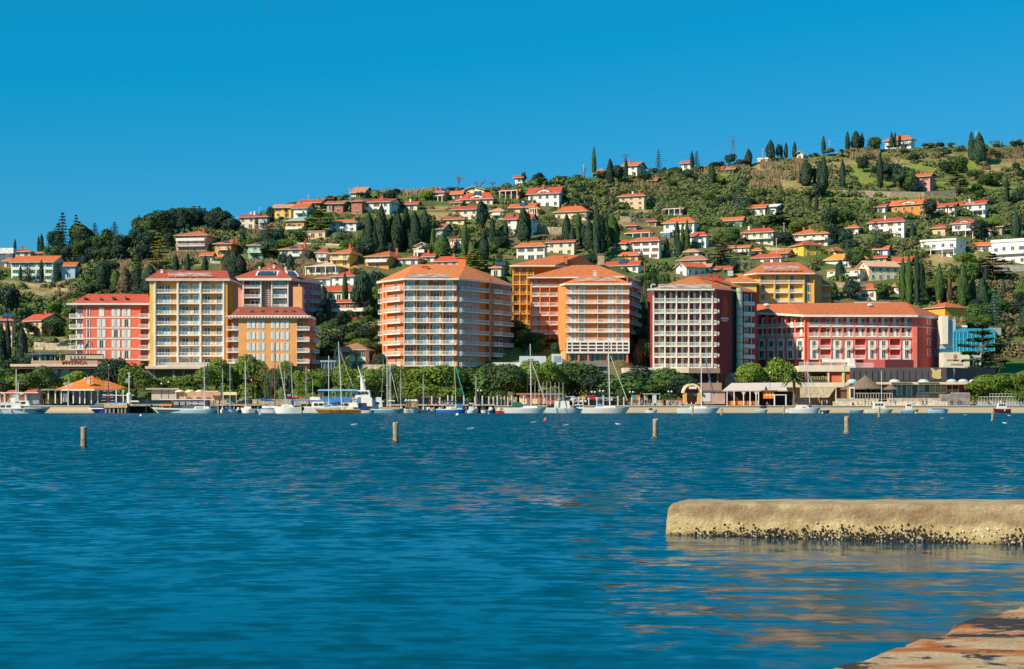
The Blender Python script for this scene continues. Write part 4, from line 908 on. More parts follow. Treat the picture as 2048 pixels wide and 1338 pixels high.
# label, px left, corner, px right, roof top, eave, base, wall, roof, kind, storeys, options
HS = [
('white roofed dark building cut by the left picture edge',-14,26,27,496,507,530,(.10,.14,.18),WHT,'flat',2,''),
('small red roofed house behind the leftmost thin cypress',29,60,74,497,503,514,WHT,RO,'hip',1,'c'),
('small red roofed house left of the dark pine wood',74,92,98,500,506,514,WHT,RO,'hip',1,''),
('long pale green school building with red roof at far left',25,106,134,511,524,562,(.66,.80,.66),RO,'gx',3,'sg'),
('low red roofed annex left of the pale green school',9,26,27,515,522,536,CRM,RO,'hip',1,''),
('white flat roofed modern house right of the pale green school',142,166,168,511,515,524,WHT,WHT,'flat',1,'B'),
('blue walled cottage with small red roof below the dark pine wood',124,150,158,524,532,556,(.35,.50,.62),RO,'gx',2,''),
('pink three storey villa with two white balcony bands',353,413,443,461,470,503,PNK,RO,'hip',3,'BFc'),
('orange villa with a solar panel rack, right of the pink three storey villa',430,462,503,479,487,512,ORG,RO,'hip',2,'BSc'),
('green villa with white balconies and solar panels',497,525,566,481,490,520,GRN,RO,'hip',2,'BFS'),
('cream villa with blue shutters and a solar panel',560,603,640,489,498,527,CRM,RO,'hip',2,'BFSsbc'),
('white balconied wing right of the blue shuttered villa',634,655,657,497,505,524,WHT,RR,'hip',2,'BF'),
('white stone house with red roof, highest on the left beside the wood',479,509,529,428,434,458,CRM,RR,'gx',2,'C'),
('narrow porch house on pillars right of the highest left white house',517,534,546,429,433,457,GRY,RR,'hip',2,'B'),
('yellow ochre house with pale tiles on the left skyline',548,582,591,408,415,434,YLW,RD,'gx',2,''),
('white house with bright orange gable roof beside the yellow skyline house',587,613,630,406,416,436,WHT,RO,'gx',2,'Bc'),
('long red roof behind the bright orange gable house',599,640,656,398,405,418,GRY,RR,'gx',1,'c'),
('orange terrace house under a pale green roof',572,608,632,433,441,458,ORG,RG,'hip',1,'BF'),
('pink arcaded terrace below the pale green roof',602,650,651,461,463,476,PCH,(.5,.4,.3),'flat',1,''),
('small gabled house right of the layered cedar on the left skyline',654,664,671,402,407,422,GRY,RR,'gx',1,''),
('rust red house with a large picture window',668,686,703,401,407,424,BRK,RB,'gx',2,'T'),
('rust red tower house beside the white gabled house',703,724,729,398,402,428,BRK,RR,'hip',3,'T'),
('cream gable house standing alone on the left skyline',703,727,745,374,385,396,CRM,RD,'gx',1,'c'),
('white farmhouse with shaded gable above the cypress grove',726,779,806,397,403,429,WHT,RR,'gx',2,'C'),
('low white house with orange roof left of the cypress grove',660,712,723,438,444,463,WHT,RO,'hip',2,'c'),
('pink villa with dark porch on the skyline meadow',861,888,902,379,384,401,PNK,(.52,.14,.12),'hip',2,'Ac'),
('small yellow house right of the pink skyline villa',903,924,925,381,388,401,LYL,RO,'gx',1,'sr'),
('yellow gabled house on the skyline above two red roofs',926,968,976,373,380,392,LYL,RO,'gy',1,''),
('cream house with boxed dormer and broad red roof',921,985,992,384,397,411,CRM,RR,'hip',1,'DS'),
('square cream house with dark red roof above the tall cypresses',905,956,958,411,418,442,CRM,RR,'hip',2,'c'),
('low curved cream house left of the square cream house',876,928,930,433,438,449,LYL,RR,'hip',1,''),
('grey gabled barn with brown tile roof',866,885,905,447,458,476,GRY,RB,'gx',2,''),
('cream tower house with small red roof above the orange villas',776,790,796,479,486,504,CRM,RR,'hip',1,'',),
('cream gabled house with brown shutters left of a tall cypress',832,856,866,485,492,517,CRM,RR,'gy',2,'Bsn'),
('lemon yellow villa with wide orange roof',661,699,748,496,506,532,YLW,RO,'hip',2,'BFc'),
('orange brown villa with wide orange roof and white balcony',732,777,826,502,512,535,ORG,RO,'hip',2,'BFc'),
('low white house right of the orange brown villa',798,835,862,511,517,531,WHT,RO,'hip',1,''),
('white house with dark red roof directly behind the largest orange hotel',870,915,921,512,522,534,WHT,RR,'hip',1,'c'),
('little cream house with a solar panel right of the yellow green cedar',982,1002,1010,528,535,553,CRM,RO,'hip',1,'S'),
('cream bungalow with dark doors under a weathered orange roof',614,676,702,524,533,549,CRM,RS,'hip',1,'A'),
('white gabled house behind the slim cypress left of the largest orange hotel',664,707,724,542,552,576,WHT,RR,'hip',2,'c'),
('little white cottage left of the slim dark cypress',636,660,663,551,556,572,WHT,RR,'hip',1,''),
('cream two storey house above the red balconied block',655,700,718,570,582,602,CRM,RR,'gx',1,'',),
('red apartment block with white balcony bands behind the slim cypress',636,735,741,598,604,640,(.66,.10,.05),RR,'hip',2,'BF'),
('red brick pavilion among trees left of the big white gabled villa',1002,1038,1040,378,382,398,(.62,.12,.08),RR,'gx',1,'A'),
('big white gabled villa with two chimneys above the central grove',1056,1118,1127,373,386,414,WHT,RR,'gx',2,'DTC'),
('long house with bright orange roof below the big white gabled villa',1019,1068,1077,406,414,428,PCH,RO,'gx',1,'Sc'),
('tall white house behind a dark cypress pair, left of centre grove',1010,1061,1074,428,437,472,WHT,RR,'gx',3,'c'),
('white house with orange hip roof above the stepped orange hotel',1033,1089,1092,484,492,521,WHT,RO,'hip',2,'sn'),
('plain pale stone house with thin red roof beside the central grove',1094,1148,1151,479,483,511,CRM,RR,'gx',2,''),
('wide orange hip roofed bungalow above the central grove',1110,1172,1183,411,422,440,CRM,RO,'hip',1,'C'),
('small white house with red ridge beside the tallest slim cypress on the skyline',1190,1210,1216,337,346,356,WHT,RO,'hip',1,''),
('white house with green side wall on the skyline',1244,1274,1291,324,331,352,WHT,RO,'gx',2,'c'),
('long low white house below the green sided skyline house',1250,1312,1316,355,361,369,WHT,RR,'gx',1,'',),
('peach farmhouse with arched windows beside a bare brown tree',1238,1288,1291,386,391,421,PCH,RR,'hip',3,'C'),
('tiny red roofed tower above the central grove edge',1254,1272,1276,446,451,459,STN,RR,'hip',1,''),
('red roofed bungalow with dark porch right of the central grove',1252,1303,1306,458,466,481,WHT,RR,'hip',1,'A'),
('cream terraced house with dark red roof left of the tall white house',1226,1264,1266,479,486,505,CRM,RR,'gx',2,''),
('tall plain white house of three storeys right of the central grove',1265,1318,1323,473,481,518,WHT,RO,'hip',3,'Tsr'),
('amber house with bright orange roof and palms in front',1232,1276,1280,503,510,524,AMB,RO,'hip',1,''),
('low red roofed building with a row of solar panels, behind the stepped orange hotel',1212,1276,1284,521,530,546,WHT,RR,'gx',1,'S'),
('long house with broad orange roof right of the bare brown tree',1327,1388,1399,433,444,472,WHT,RO,'hip',2,'Bc'),
('white house with glazed porch below the broad orange roofed house',1379,1412,1418,463,471,497,WHT,RR,'hip',2,'B'),
('low white house with orange roof under the blue spruce',1427,1484,1489,433,440,456,WHT,RO,'gx',1,'sg'),
('long brown roofed shed with pale columns below the olive slope',1329,1364,1366,415,418,429,GRY,RD,'gx',1,'A'),
('small white house with orange roof on the open slope',1499,1530,1533,408,415,430,WHT,RO,'gx',1,'T'),
('white modern gabled house on the open slope',1534,1552,1568,408,413,430,WHT,WHT,'gx',1,'g'),
('white house with weathered red roof above the white gable cottage',1341,1396,1404,497,503,519,WHT,RD,'hip',1,''),
('brown roofed house tucked behind the white gable cottage',1356,1412,1421,510,519,532,PNK,RB,'hip',1,''),
('white gable cottage with bright orange roof above the white gridded hotel',1352,1373,1412,525,534,554,WHT,RO,'gy',1,'',),
('two storey cream villa with red roof, balconies and a roof dish',1486,1546,1552,455,463,490,CRM,RR,'hip',2,'BFC'),
('wide cream villa with long balcony and orange hip roof',1584,1655,1671,457,466,492,CRM,RO,'hip',2,'BFC'),
('square bright yellow house with dark orange side',1582,1607,1642,480,489,513,(.85,.52,.04),RR,'hip',2,''),
('pale yellow house with dark windows and bright roof',1458,1498,1502,489,494,513,LYL,RO,'gx',2,'B'),
('pinkish white house behind the lemon yellow hotel roof',1506,1562,1568,506,514,530,(.80,.66,.60),RR,'hip',1,'sn'),
('small house with orange gable left of the bright yellow house',1543,1574,1586,499,506,516,GRY,RO,'gx',1,''),
('low orange roof beside the pale yellow house',1503,1522,1526,495,501,510,LYL,RO,'hip',1,''),
('small white cabin beside two dark trees on the right skyline',1363,1381,1383,321,326,337,WHT,RR,'gx',1,''),
('long low farm building with red roof at the vineyard',1397,1444,1447,333,339,344,CRM,RR,'gx',1,''),
('dark brown barn at the right end of the vineyard',1447,1468,1471,333,338,346,(.16,.07,.04),RB,'gx',1,''),
('small white hut left of the round skyline cypress',1516,1536,1538,315,318,324,WHT,WHT,'flat',1,''),
('white gable hut on the tan skyline field',1592,1606,1613,303,309,317,WHT,RD,'gy',1,''),
('skyline villa with long white balcony and red hip roof',1771,1822,1829,270,278,296,WHT,RO,'hip',2,'BFc'),
('pink three storey house with white balcony tower above a long stone wall',1812,1860,1868,346,352,384,(.74,.28,.26),RO,'gx',3,'TC'),
('unfinished bright orange house with empty window openings',1784,1851,1859,397,407,439,(.82,.24,.03),RO,'gx',2,'DTFdc'),
('white terraced house with two palms in front, left of the white arcaded house',1865,1910,1912,405,412,434,WHT,RR,'gx',2,'c'),
('long white arcaded house with attic dormer',1912,1970,1976,400,407,434,WHT,RR,'gx',2,'DAC'),
('white modern villa with two stacked red roofs',1739,1808,1813,434,442,476,(.82,.70,.64),RR,'hip',3,'c'),
('white house with red shutters and front arcade at the right slope',1906,1950,1957,437,445,477,WHT,RR,'hip',2,'DAsr'),
('small brown roofed hut left of the red shuttered arcade house',1865,1890,1894,449,455,473,PCH,RR,'hip',1,''),
('white modern villa with glass balconies and flat roof',1843,1912,1932,476,480,517,WHT,WHT,'flat',2,'BFA'),
('large white modern block cut by the right picture edge',1985,2052,2054,476,482,530,WHT,WHT,'flat',2,'BF'),
('white house with orange roof left of the large modern block',1943,1982,1986,483,490,505,WHT,RO,'gx',1,'T'),
('white villa with bright orange pyramid roof above the long red hotel',1651,1732,1742,505,517,538,WHT,(.80,.28,.04),'hip',1,'BCg'),
('beige terrace house with long dark balcony below the bright pyramid roof',1655,1720,1747,537,539,564,CRM,RD,'flat',2,'BF'),
('cream gabled house with pale roof right of the beige terrace house',1716,1738,1797,522,533,561,CRM,RS,'gy',2,'sn'),
('little house with orange roof behind the cream gabled house',1740,1772,1776,510,515,524,AMB,RR,'gx',1,''),
('red roofed house right above the cream gabled house',1787,1820,1825,513,524,532,BRK,RR,'gx',1,''),
('bluish white house with small red roof on the right slope',1749,1775,1778,491,498,512,(.62,.70,.78),RO,'gx',1,''),
('beige villa with broad orange roof directly above the long red hotel',1688,1752,1796,565,578,600,CRM,RO,'hip',1,'ST'),
('small white house with solar panels left of the right hand cypress group',1789,1812,1816,566,571,589,WHT,RO,'gx',1,'Sc'),
('yellow palazzo with arched windows at the right end of the red hotel',1849,1890,1931,604,614,690,(.86,.38,.05),RO,'hip',2,'c'),
('peach house with red roof, gable window and stone side wall at lower left',48,83,128,627,641,672,PCH,RR,'gx',2,'c'),
('peach house with dark red shutters and solar panel at the left edge',-10,24,27,633,640,692,PCH,RR,'hip',3,'srS'),
('beige house with brick red roof and palms left of the largest orange hotel',668,731,760,685,699,738,CRM,RB,'hip',2,''),
('cream terrace house half hidden right of the dark round cypress',981,1006,1012,416,422,438,CRM,RD,'hip',2,'B'),
('low white wall house under the grey gabled barn',900,922,923,477,481,492,WHT,RD,'flat',1,''),
('small orange porch house right of the long bright orange roof',1062,1078,1082,412,418,430,AMB,RO,'hip',1,'A'),
('low brown roofed shed left of the square cream house',903,922,925,401,405,412,PCH,RR,'gx',1,''),
('tiny orange roofed cottage between the lemon and orange brown villas',700,716,722,530,536,546,CRM,RO,'hip',1,''),
('cream arched wing left of the cream gabled house',827,836,838,497,499,516,CRM,CRM,'flat',1,''),
('red roofed cottage above the hotel roof right of the low white house',846,868,880,505,513,524,WHT,RR,'gx',1,'c'),
('white house with weathered roof below the grey gabled barn',884,902,912,489,496,508,WHT,RD,'gx',1,''),
('blue fronted garage house right of the red roofed bungalow',1322,1340,1345,463,466,476,(.1,.2,.4),WHT,'flat',1,''),
('pale blue house right of the white gable cottage',1400,1420,1424,527,533,545,(.35,.5,.6),RD,'gx',1,''),
('low red roof among trees left of the lemon yellow hotel',1432,1462,1468,531,538,548,CRM,RR,'gx',1,''),
('cream cottage left of the pale yellow house',1436,1450,1456,512,518,528,CRM,RD,'hip',1,''),
('small orange roofed house right of the square bright yellow house',1650,1672,1680,494,501,512,CRM,RO,'hip',1,''),
('peach house under the white terraced house on the right slope',1880,1900,1906,478,484,496,PCH,RR,'hip',1,''),
('white cottage with orange roof near the far right edge',2016,2040,2046,440,447,460,WHT,RO,'hip',1,'c'),
('cream ruined barn wall at the far right',1978,2004,2010,450,453,470,STN,RD,'gx',1,''),
('white house above the orange roofed house near the right edge',1962,1980,1986,455,461,472,WHT,RR,'hip',1,''),
('small red roofed house right of the wide orange hip roofed bungalow',1196,1216,1222,470,476,488,WHT,RR,'gx',1,''),
('pink cottage with red roof left of the long house with broad roof',1296,1312,1318,436,442,452,PNK,RR,'hip',1,''),
('white house with red roof left of the unfinished orange house',1752,1770,1776,408,413,426,WHT,RR,'gx',1,''),
('cream house with orange roof low behind the coral hotel',232,262,272,548,555,572,CRM,RO,'hip',1,'c'),
('white two storey house with orange roof left of the orange solar villa',404,424,428,505,511,524,WHT,RO,'gx',1,''),
('cream house on the ridge right of the long red roof',655,664,668,392,397,406,CRM,RO,'gx',1,''),
('red roofed house on the ridge right of the white farmhouse',812,834,840,402,408,420,CRM,RR,'gx',1,'c'),
('white cabin with red roof on the centre skyline',1030,1045,1048,350,355,364,WHT,RR,'gx',1,''),
('white villa with orange roof among trees right of the wide cream villa',1694,1716,1724,448,455,468,WHT,RO,'hip',1,'B'),
]
for h_ in HS:
    kw = {}
    if h_[9] == 'gy' and 'gable cottage' in h_[0]: kw['al'] = 52
    if 'square bright yellow' in h_[0]: kw['al'] = 60
    if 'cream gabled house with pale' in h_[0]: kw['al'] = 62
    if 'palazzo' in h_[0]: kw.update(al=50, Y=575)
    if 'beige house with brick' in h_[0]: kw['Y'] = 519
    if 'peach house with red roof' in h_[0]: kw['al'] = 50
    house(*h_[:12], **kw)
# stone retaining walls
def wall(label, pts, hpx, m=None, th=.5, name='stone_wall'):
    b_ = MB(); Y0 = None; P_ = []
    for px, py in pts: Y = Yat(px, py); P_.append((PX(px, Y), Y, PZ(py, Y), hpx*Y/F))
    o_ = P_[0][:3]; t_ = MB()
    for a, c in zip(P_, P_[1:]):
        d = Vector((c[0]-a[0], c[1]-a[1])).normalized()*th; n_ = (-d.y, d.x)
        v = [(a[0], a[1], a[2]-2), (c[0], c[1], c[2]-2), (c[0]+n_[0], c[1]+n_[1], c[2]-2), (a[0]+n_[0], a[1]+n_[1], a[2]-2)]
        u = [(a[0], a[1], a[2]+a[3]), (c[0], c[1], c[2]+c[3]), (c[0]+n_[0], c[1]+n_[1], c[2]+c[3]), (a[0]+n_[0], a[1]+n_[1], a[2]+a[3])]
        k = len(t_.v); t_.v += [(x-o_[0], y-o_[1], z-o_[2]) for x, y, z in v+u]
        for q_ in ((0, 1, 5, 4), (1, 2, 6, 5), (2, 3, 7, 6), (3, 0, 4, 7), (4, 5, 6, 7)): t_.f.append(tuple(k+i for i in q_)); t_.m.append(0)
    HBOX.append((min(p[0] for p in pts), max(p[0] for p in pts), min(p[1] for p in pts)-hpx, max(p[1] for p in pts)))
    return tag(put(t_.mesh(name, m or mat((.50, .38, .24), 'stone')), name, None, o_), label, 'wall')
wall('long tan stone wall below the pink three storey house', [(1660, 391), (1720, 392), (1780, 394), (1850, 395), (1912, 391)], 11)
wall('pale road wall below the green lawn on the left slope', [(595, 490), (640, 491), (680, 493)], 5, mat((.62, .50, .34), 'stone'))
wall('grey retaining wall left of the green villa', [(405, 528), (440, 530), (455, 528)], 8, mat((.48, .43, .34), 'stone'))
wall('stone terrace wall under the dish villa', [(1530, 500), (1560, 503), (1600, 503)], 7)
wall('tan stone wall below the peach farmhouse', [(1240, 442), (1275, 446), (1300, 446)], 10)
wall('tan wall right of the central tall white house', [(1068, 462), (1100, 466), (1128, 466)], 12)
wall('pale stone retaining wall behind the restaurant terrace at left', [(68, 700), (100, 702), (142, 702)], 16, mat((.62, .50, .34), 'stone'))
wall('brown garden wall left of the square cream house', [(853, 424), (880, 424), (905, 424)], 4, mat((.36, .20, .10), 'stone'))
wall('stone wall below the beige terrace house', [(1640, 575), (1690, 577)], 12)
wall('stone wall beside the pinkish white house', [(1470, 535), (1500, 537)], 16)
wall('long grey terrace wall on the right slope', [(1530, 548), (1620, 551), (1640, 552)], 5, mat((.45, .42, .36), 'stone'))
wall('pale wall under the large white modern block', [(1985, 541), (2060, 543)], 12, mat((.5, .46, .38), 'stone'))
wall('brown field wall at the far right slope', [(1925, 320), (1990, 322), (2060, 322)], 4)
wall('low tan wall along the road at far left', [(40, 566), (70, 573), (110, 578), (140, 580)], 3, mat((.4, .32, .22), 'stone'))
# ---------------------------------------------------------------- trees and scrub
rg = np.random.default_rng(11)
def quads(cen, nor, size, asp=1.0, up=None):
    """leaf sized quads: arrays of centres and normals"""
    n = len(cen); nor = nor/np.maximum(1e-6, np.linalg.norm(nor, axis=1, keepdims=True))
    r = rg.normal(size=(n, 3)) if up is None else up+rg.normal(size=(n, 3))*.25
    a = np.cross(nor, r); a /= np.maximum(1e-6, np.linalg.norm(a, axis=1, keepdims=True)); b_ = np.cross(nor, a)
    s = (size*rg.uniform(.6, 1.3, n))[:, None]
    return np.stack([cen-a*s-b_*s*asp*.6, cen+a*s*.7-b_*s*asp, cen+a*s+b_*s*asp*.7, cen-a*s*.6+b_*s*asp], 1)
def qmesh(name, q4, m, mi=None):
    me = bpy.data.meshes.new(name); n = len(q4); me.vertices.add(n*4); me.vertices.foreach_set('co', q4.reshape(-1).astype(np.float32))
    me.loops.add(n*4); me.loops.foreach_set('vertex_index', np.arange(n*4)); me.polygons.add(n)
    me.polygons.foreach_set('loop_start', np.arange(0, n*4, 4)); me.polygons.foreach_set('loop_total', np.full(n, 4))
    for x in (m if isinstance(m, (list, tuple)) else [m]): me.materials.append(x)
    if mi is not None: me.polygons.foreach_set('material_index', mi.astype(np.int32))
    me.update(calc_edges=True); return me
def sph(n):
    v = rg.normal(size=(n, 3)); return v/np.linalg.norm(v, axis=1, keepdims=True)
def crown_q(kind, N_, var):
    """unit crown: height 1, width 1"""
    if kind == 'cypress':
        t_ = rg.beta(1.0, 1.15, N_); rad = np.interp(t_, [0, .06, .25, .55, .8, .93, 1], [.16, .36, .49, .46, .30, .14, .01]); th = rg.uniform(0, 6.283, N_)
        lum = 1+.16*np.sin(th*3+var+t_*7)+.10*np.sin(th*5+t_*17)
        rr = rad*lum*rg.uniform(.80, 1.02, N_)**.5
        c = np.stack([rr*np.cos(th), rr*np.sin(th), .03+t_*.97], 1); nn_ = np.stack([np.cos(th), np.sin(th), np.full(N_, .25)], 1)+rg.normal(size=(N_, 3))*.35
        return quads(c, nn_, .040, .8), 1
    if kind == 'round':
        nl = 11; lc = np.stack([rg.uniform(-.27, .27, nl), rg.uniform(-.27, .27, nl), rg.uniform(.20, .78, nl)], 1); lr = rg.uniform(.18, .29, nl); lc[0] = (0, 0, .5); lr[0] = .38
        k = rg.choice(nl, N_, p=lr**2/np.sum(lr**2)); d = sph(N_); d[:, 2] = np.where(d[:, 2] < -.6, -d[:, 2], d[:, 2])
        bump = 1+.13*np.sin(d[:, 0]*9+k*2)*np.sin(d[:, 2]*8+k)
        c = lc[k]+d*(lr[k]*bump*rg.uniform(.8, 1.04, N_))[:, None]*np.array([1, 1, .85]); return quads(c, d+rg.normal(size=(N_, 3))*.42, .030), 1
    if kind == 'pine':      # broad seaside pine: flat-bottomed heaps of needles
        nl = 13; lc = np.stack([rg.uniform(-.36, .36, nl), rg.uniform(-.33, .33, nl), rg.uniform(.22, .84, nl)], 1); lr = rg.uniform(.14, .23, nl)
        lc[:, 2] = np.maximum(.18, lc[:, 2]-(lc[:, 0]**2+lc[:, 1]**2)*.9); lc[0] = (0, 0, .6); lr[0] = .34
        k = rg.choice(nl, N_, p=lr**2/np.sum(lr**2)); d = sph(N_); d[:, 2] = np.where(d[:, 2] < -.35, -d[:, 2], d[:, 2])
        c = lc[k]+d*(lr[k]*rg.uniform(.78, 1.05, N_))[:, None]*np.array([1.1, 1.1, .85]); return quads(c, d+rg.normal(size=(N_, 3))*.5, .017), 1
    if kind == 'conifer':
        lv = 13; k = rg.integers(0, lv, N_*1); t_ = k/lv; th = rg.uniform(0, 6.283, N_); br = np.round(th/6.283*9+k*.37)/9*6.283
        th = br+rg.normal(size=N_)*.13; R_ = .5*(1-t_)**.85+.02; s = rg.uniform(.05, 1, N_)**.7; rr = R_*s*(1+.25*np.sin(br*3.1+k))
        c = np.stack([rr*np.cos(th), rr*np.sin(th), .08+t_*.92-.05*s*(1-t_)-.01+rg.uniform(-.012, .012, N_)], 1)
        nn_ = np.stack([np.cos(th)*.4, np.sin(th)*.4, np.ones(N_)], 1)+rg.normal(size=(N_, 3))*.35; return quads(c, nn_, .022, .8), 1
    if kind == 'cedar':
        lv = 9; k = rg.integers(0, lv*3, N_); t_ = ((k % lv)+.5)/lv; a0 = (k*2.4) % 6.283; R_ = np.interp(t_, [0, .25, .6, 1], [.50, .5, .36, .07])*(.75+.35*np.sin(k*1.7)**2)
        s = rg.uniform(.1, 1, N_)**.8; th = a0+rg.normal(size=N_)*.34*s; rr = R_*s
        c = np.stack([rr*np.cos(th), rr*np.sin(th), .16+t_*.80+.05*s*(t_-.3)+rg.uniform(-.010, .010, N_)+.012*np.sin(k*5.)], 1)
        nn_ = np.stack([np.cos(th)*.2, np.sin(th)*.2, np.ones(N_)], 1)+rg.normal(size=(N_, 3))*.3; return quads(c, nn_, .026, .7), 1
    if kind == 'olive':
        nl = 7; lc = np.stack([rg.uniform(-.3, .3, nl), rg.uniform(-.3, .3, nl), rg.uniform(.35, .75, nl)], 1); lr = rg.uniform(.16, .26, nl)
        k = rg.choice(nl, N_); d = sph(N_); c = lc[k]+d*(lr[k]*rg.uniform(.5, 1.1, N_))[:, None]; return quads(c, d+rg.normal(size=(N_, 3))*.8, .030), 1
def branches(b, p, d, L_, r, depth, rq, tips=None):
    q_ = p+d*L_; b.tube(p, q_, r, r*.6, 5 if depth > 1 else 3)
    if depth == 0: return
    for i in range(rq.choice((2, 3, 3))):
        nd = (d+Vector((rq.uniform(-.75, .75), rq.uniform(-.75, .75), rq.uniform(-.1, .5)))).normalized(); branches(b, p+d*L_*rq.uniform(.6, 1), nd, L_*rq.uniform(.62, .82), r*.6, depth-1, rq)
BARK = mat((.12, .085, .055), 'bark')
def trunk_mesh(kind):
    rq = random.Random(5); b = MB(); top = {'cypress': .5, 'round': .6, 'pine': .62, 'conifer': .95, 'cedar': .93, 'olive': .5}[kind]
    k = .03 if kind in ('cypress', 'conifer') else .035
    b.tube((0, 0, -.12), (.005, 0, top*.5), k, k*.75, 7).tube((.005, 0, top*.5), (0, 0, top), k*.75, k*.3, 6)
    if kind in ('round', 'pine', 'olive'):
        for i in range(6):
            a = i*1.05; z = top*(.45+.08*i); b.tube((0, 0, z), (math.cos(a)*.24, math.sin(a)*.24, z+.17), k*.45, k*.15, 4)
    if kind == 'cedar':
        for i in range(14):
            a = i*2.4; z = .2+.05*i; b.tube((0, 0, z), (math.cos(a)*.34*(1-.045*i), math.sin(a)*.34*(1-.045*i), z+.02), k*.35, k*.1, 4)
    return b.mesh('trunk', BARK)
LEAF = {'dark': (.018, .056, .022), 'mid': (.055, .115, .015), 'green': (.125, .20, .010), 'olive': (.120, .150, .055), 'yellow': (.26, .27, .018), 'blue': (.055, .140, .100), 'brown': (.16, .10, .045), 'deep': (.015, .048, .026)}
NQ = {'cypress': 2300, 'round': 2300, 'pine': 5600, 'conifer': 1700, 'cedar': 5600, 'olive': 900}
CRG = {}
def crown(kind, colr_, var):
    if (kind, var) not in CRG: CRG[kind, var] = crown_q(kind, NQ[kind], var)[0]
    return cached(('cr', kind, colr_, var), lambda: qmesh('crown', CRG[kind, var], mat(LEAF[colr_], 'leaf')))
TREES = []
KN = {'cypress': ('cypress_tree', 'cypress'), 'round': ('broadleaf_tree', 'tree'), 'pine': ('pine_tree', 'pine'), 'conifer': ('conifer_tree', 'conifer'), 'cedar': ('cedar_tree', 'cedar'), 'olive': ('olive_tree', 'olive'), 'bare': ('bare_tree', 'bare tree'), 'palm': ('palm_tree', 'palm')}
def tree(px, base, top, wpx, kind='cypress', c='dark', Y=None, lab=None, zb=None):
    Y = Y or Yat(px, min(base, 809)); m = Y/F; h = (base-top)*m; X = PX(px, Y); z = PZ(base, Y)
    g = gz(X, Y)
    if abs(z-g) > .6 and zb is None: z_ = min(z, g); h += z-z_; z = z_
    t_ = thing(KN[kind][0], lab, KN[kind][1], (X, Y, z), rg.uniform(0, 6.28) if kind not in () else 0)
    wd = wpx*m; var = int(rg.integers(0, 3))
    if kind == 'bare':
        me = cached(('bare', var, c), lambda: bare_mesh(var, c)); o = put(me, 'branches', t_); o.scale = (wd, wd, h)
    elif kind == 'palm':
        tr = cached(('ptr',), lambda: MB().tube((0, 0, -.1), (.01, 0, .35), .045, .035, 8).tube((.01, 0, .35), (0, 0, .74), .035, .04, 8).mesh('trunk', mat((.20, .13, .07), 'bark')))
        o = put(tr, 'trunk', t_); o.scale = (h, h, h); o = put(cached(('pcr', c), lambda: palm_mesh(c)), 'fronds', t_); o.scale = (wd, wd, wd*.8); o.location.z = h*.72
    else:
        o = put(cached(('trk', kind), lambda: trunk_mesh(kind)), 'trunk', t_); o.scale = (min(wd, h), min(wd, h), h)
        o = put(crown(kind, c, var), 'crown', t_); o.scale = (wd*rg.uniform(.95, 1.1), wd*rg.uniform(.95, 1.1), h)
    TREES.append([t_, px, base, top, wpx, kind, c, lab]); return t_
def bare_mesh(var, c):
    b = MB(); rq = random.Random(var+3); b.tube((0, 0, -.1), (0, 0, .28), .035, .028, 6)
    for i in range(6): branches(b, Vector((0, 0, .16+.03*i)), Vector((rq.uniform(-.8, .8), rq.uniform(-.8, .8), rq.uniform(.7, 1.2))).normalized(), .26, .014, 4, rq)
    return b.mesh('branches', mat((.20, .13, .09) if c == 'brown' else (.42, .33, .26), 'bark'))
def palm_mesh(c):
    C_, N__ = [], []
    rq = random.Random(4)
    out = []
    for i in range(34):
        a = i*2.4; el = rq.uniform(-.2, 1.35); p = np.array([0., 0, 0]); prev = None
        d = np.array([math.cos(a)*math.cos(el), math.sin(a)*math.cos(el), math.sin(el)])
        side = np.array([-math.sin(a), math.cos(a), 0]); L_ = .54
        for s in range(9):
            q_ = p+d*L_/9; wd = .035*(1.2-abs(s-3)/7)
            for sg_ in (-1, 1):
                dr_ = np.array([0, 0, -.55]); out.append([p, q_, q_+side*sg_*wd+dr_*wd+d*.03, p+side*sg_*wd+dr_*wd+d*.02])
            p = q_; d = d+np.array([0, 0, -.17]); d /= np.linalg.norm(d)
    return qmesh('fronds', np.array(out), mat((.085, .12, .02), 'leaf'))
T = tree
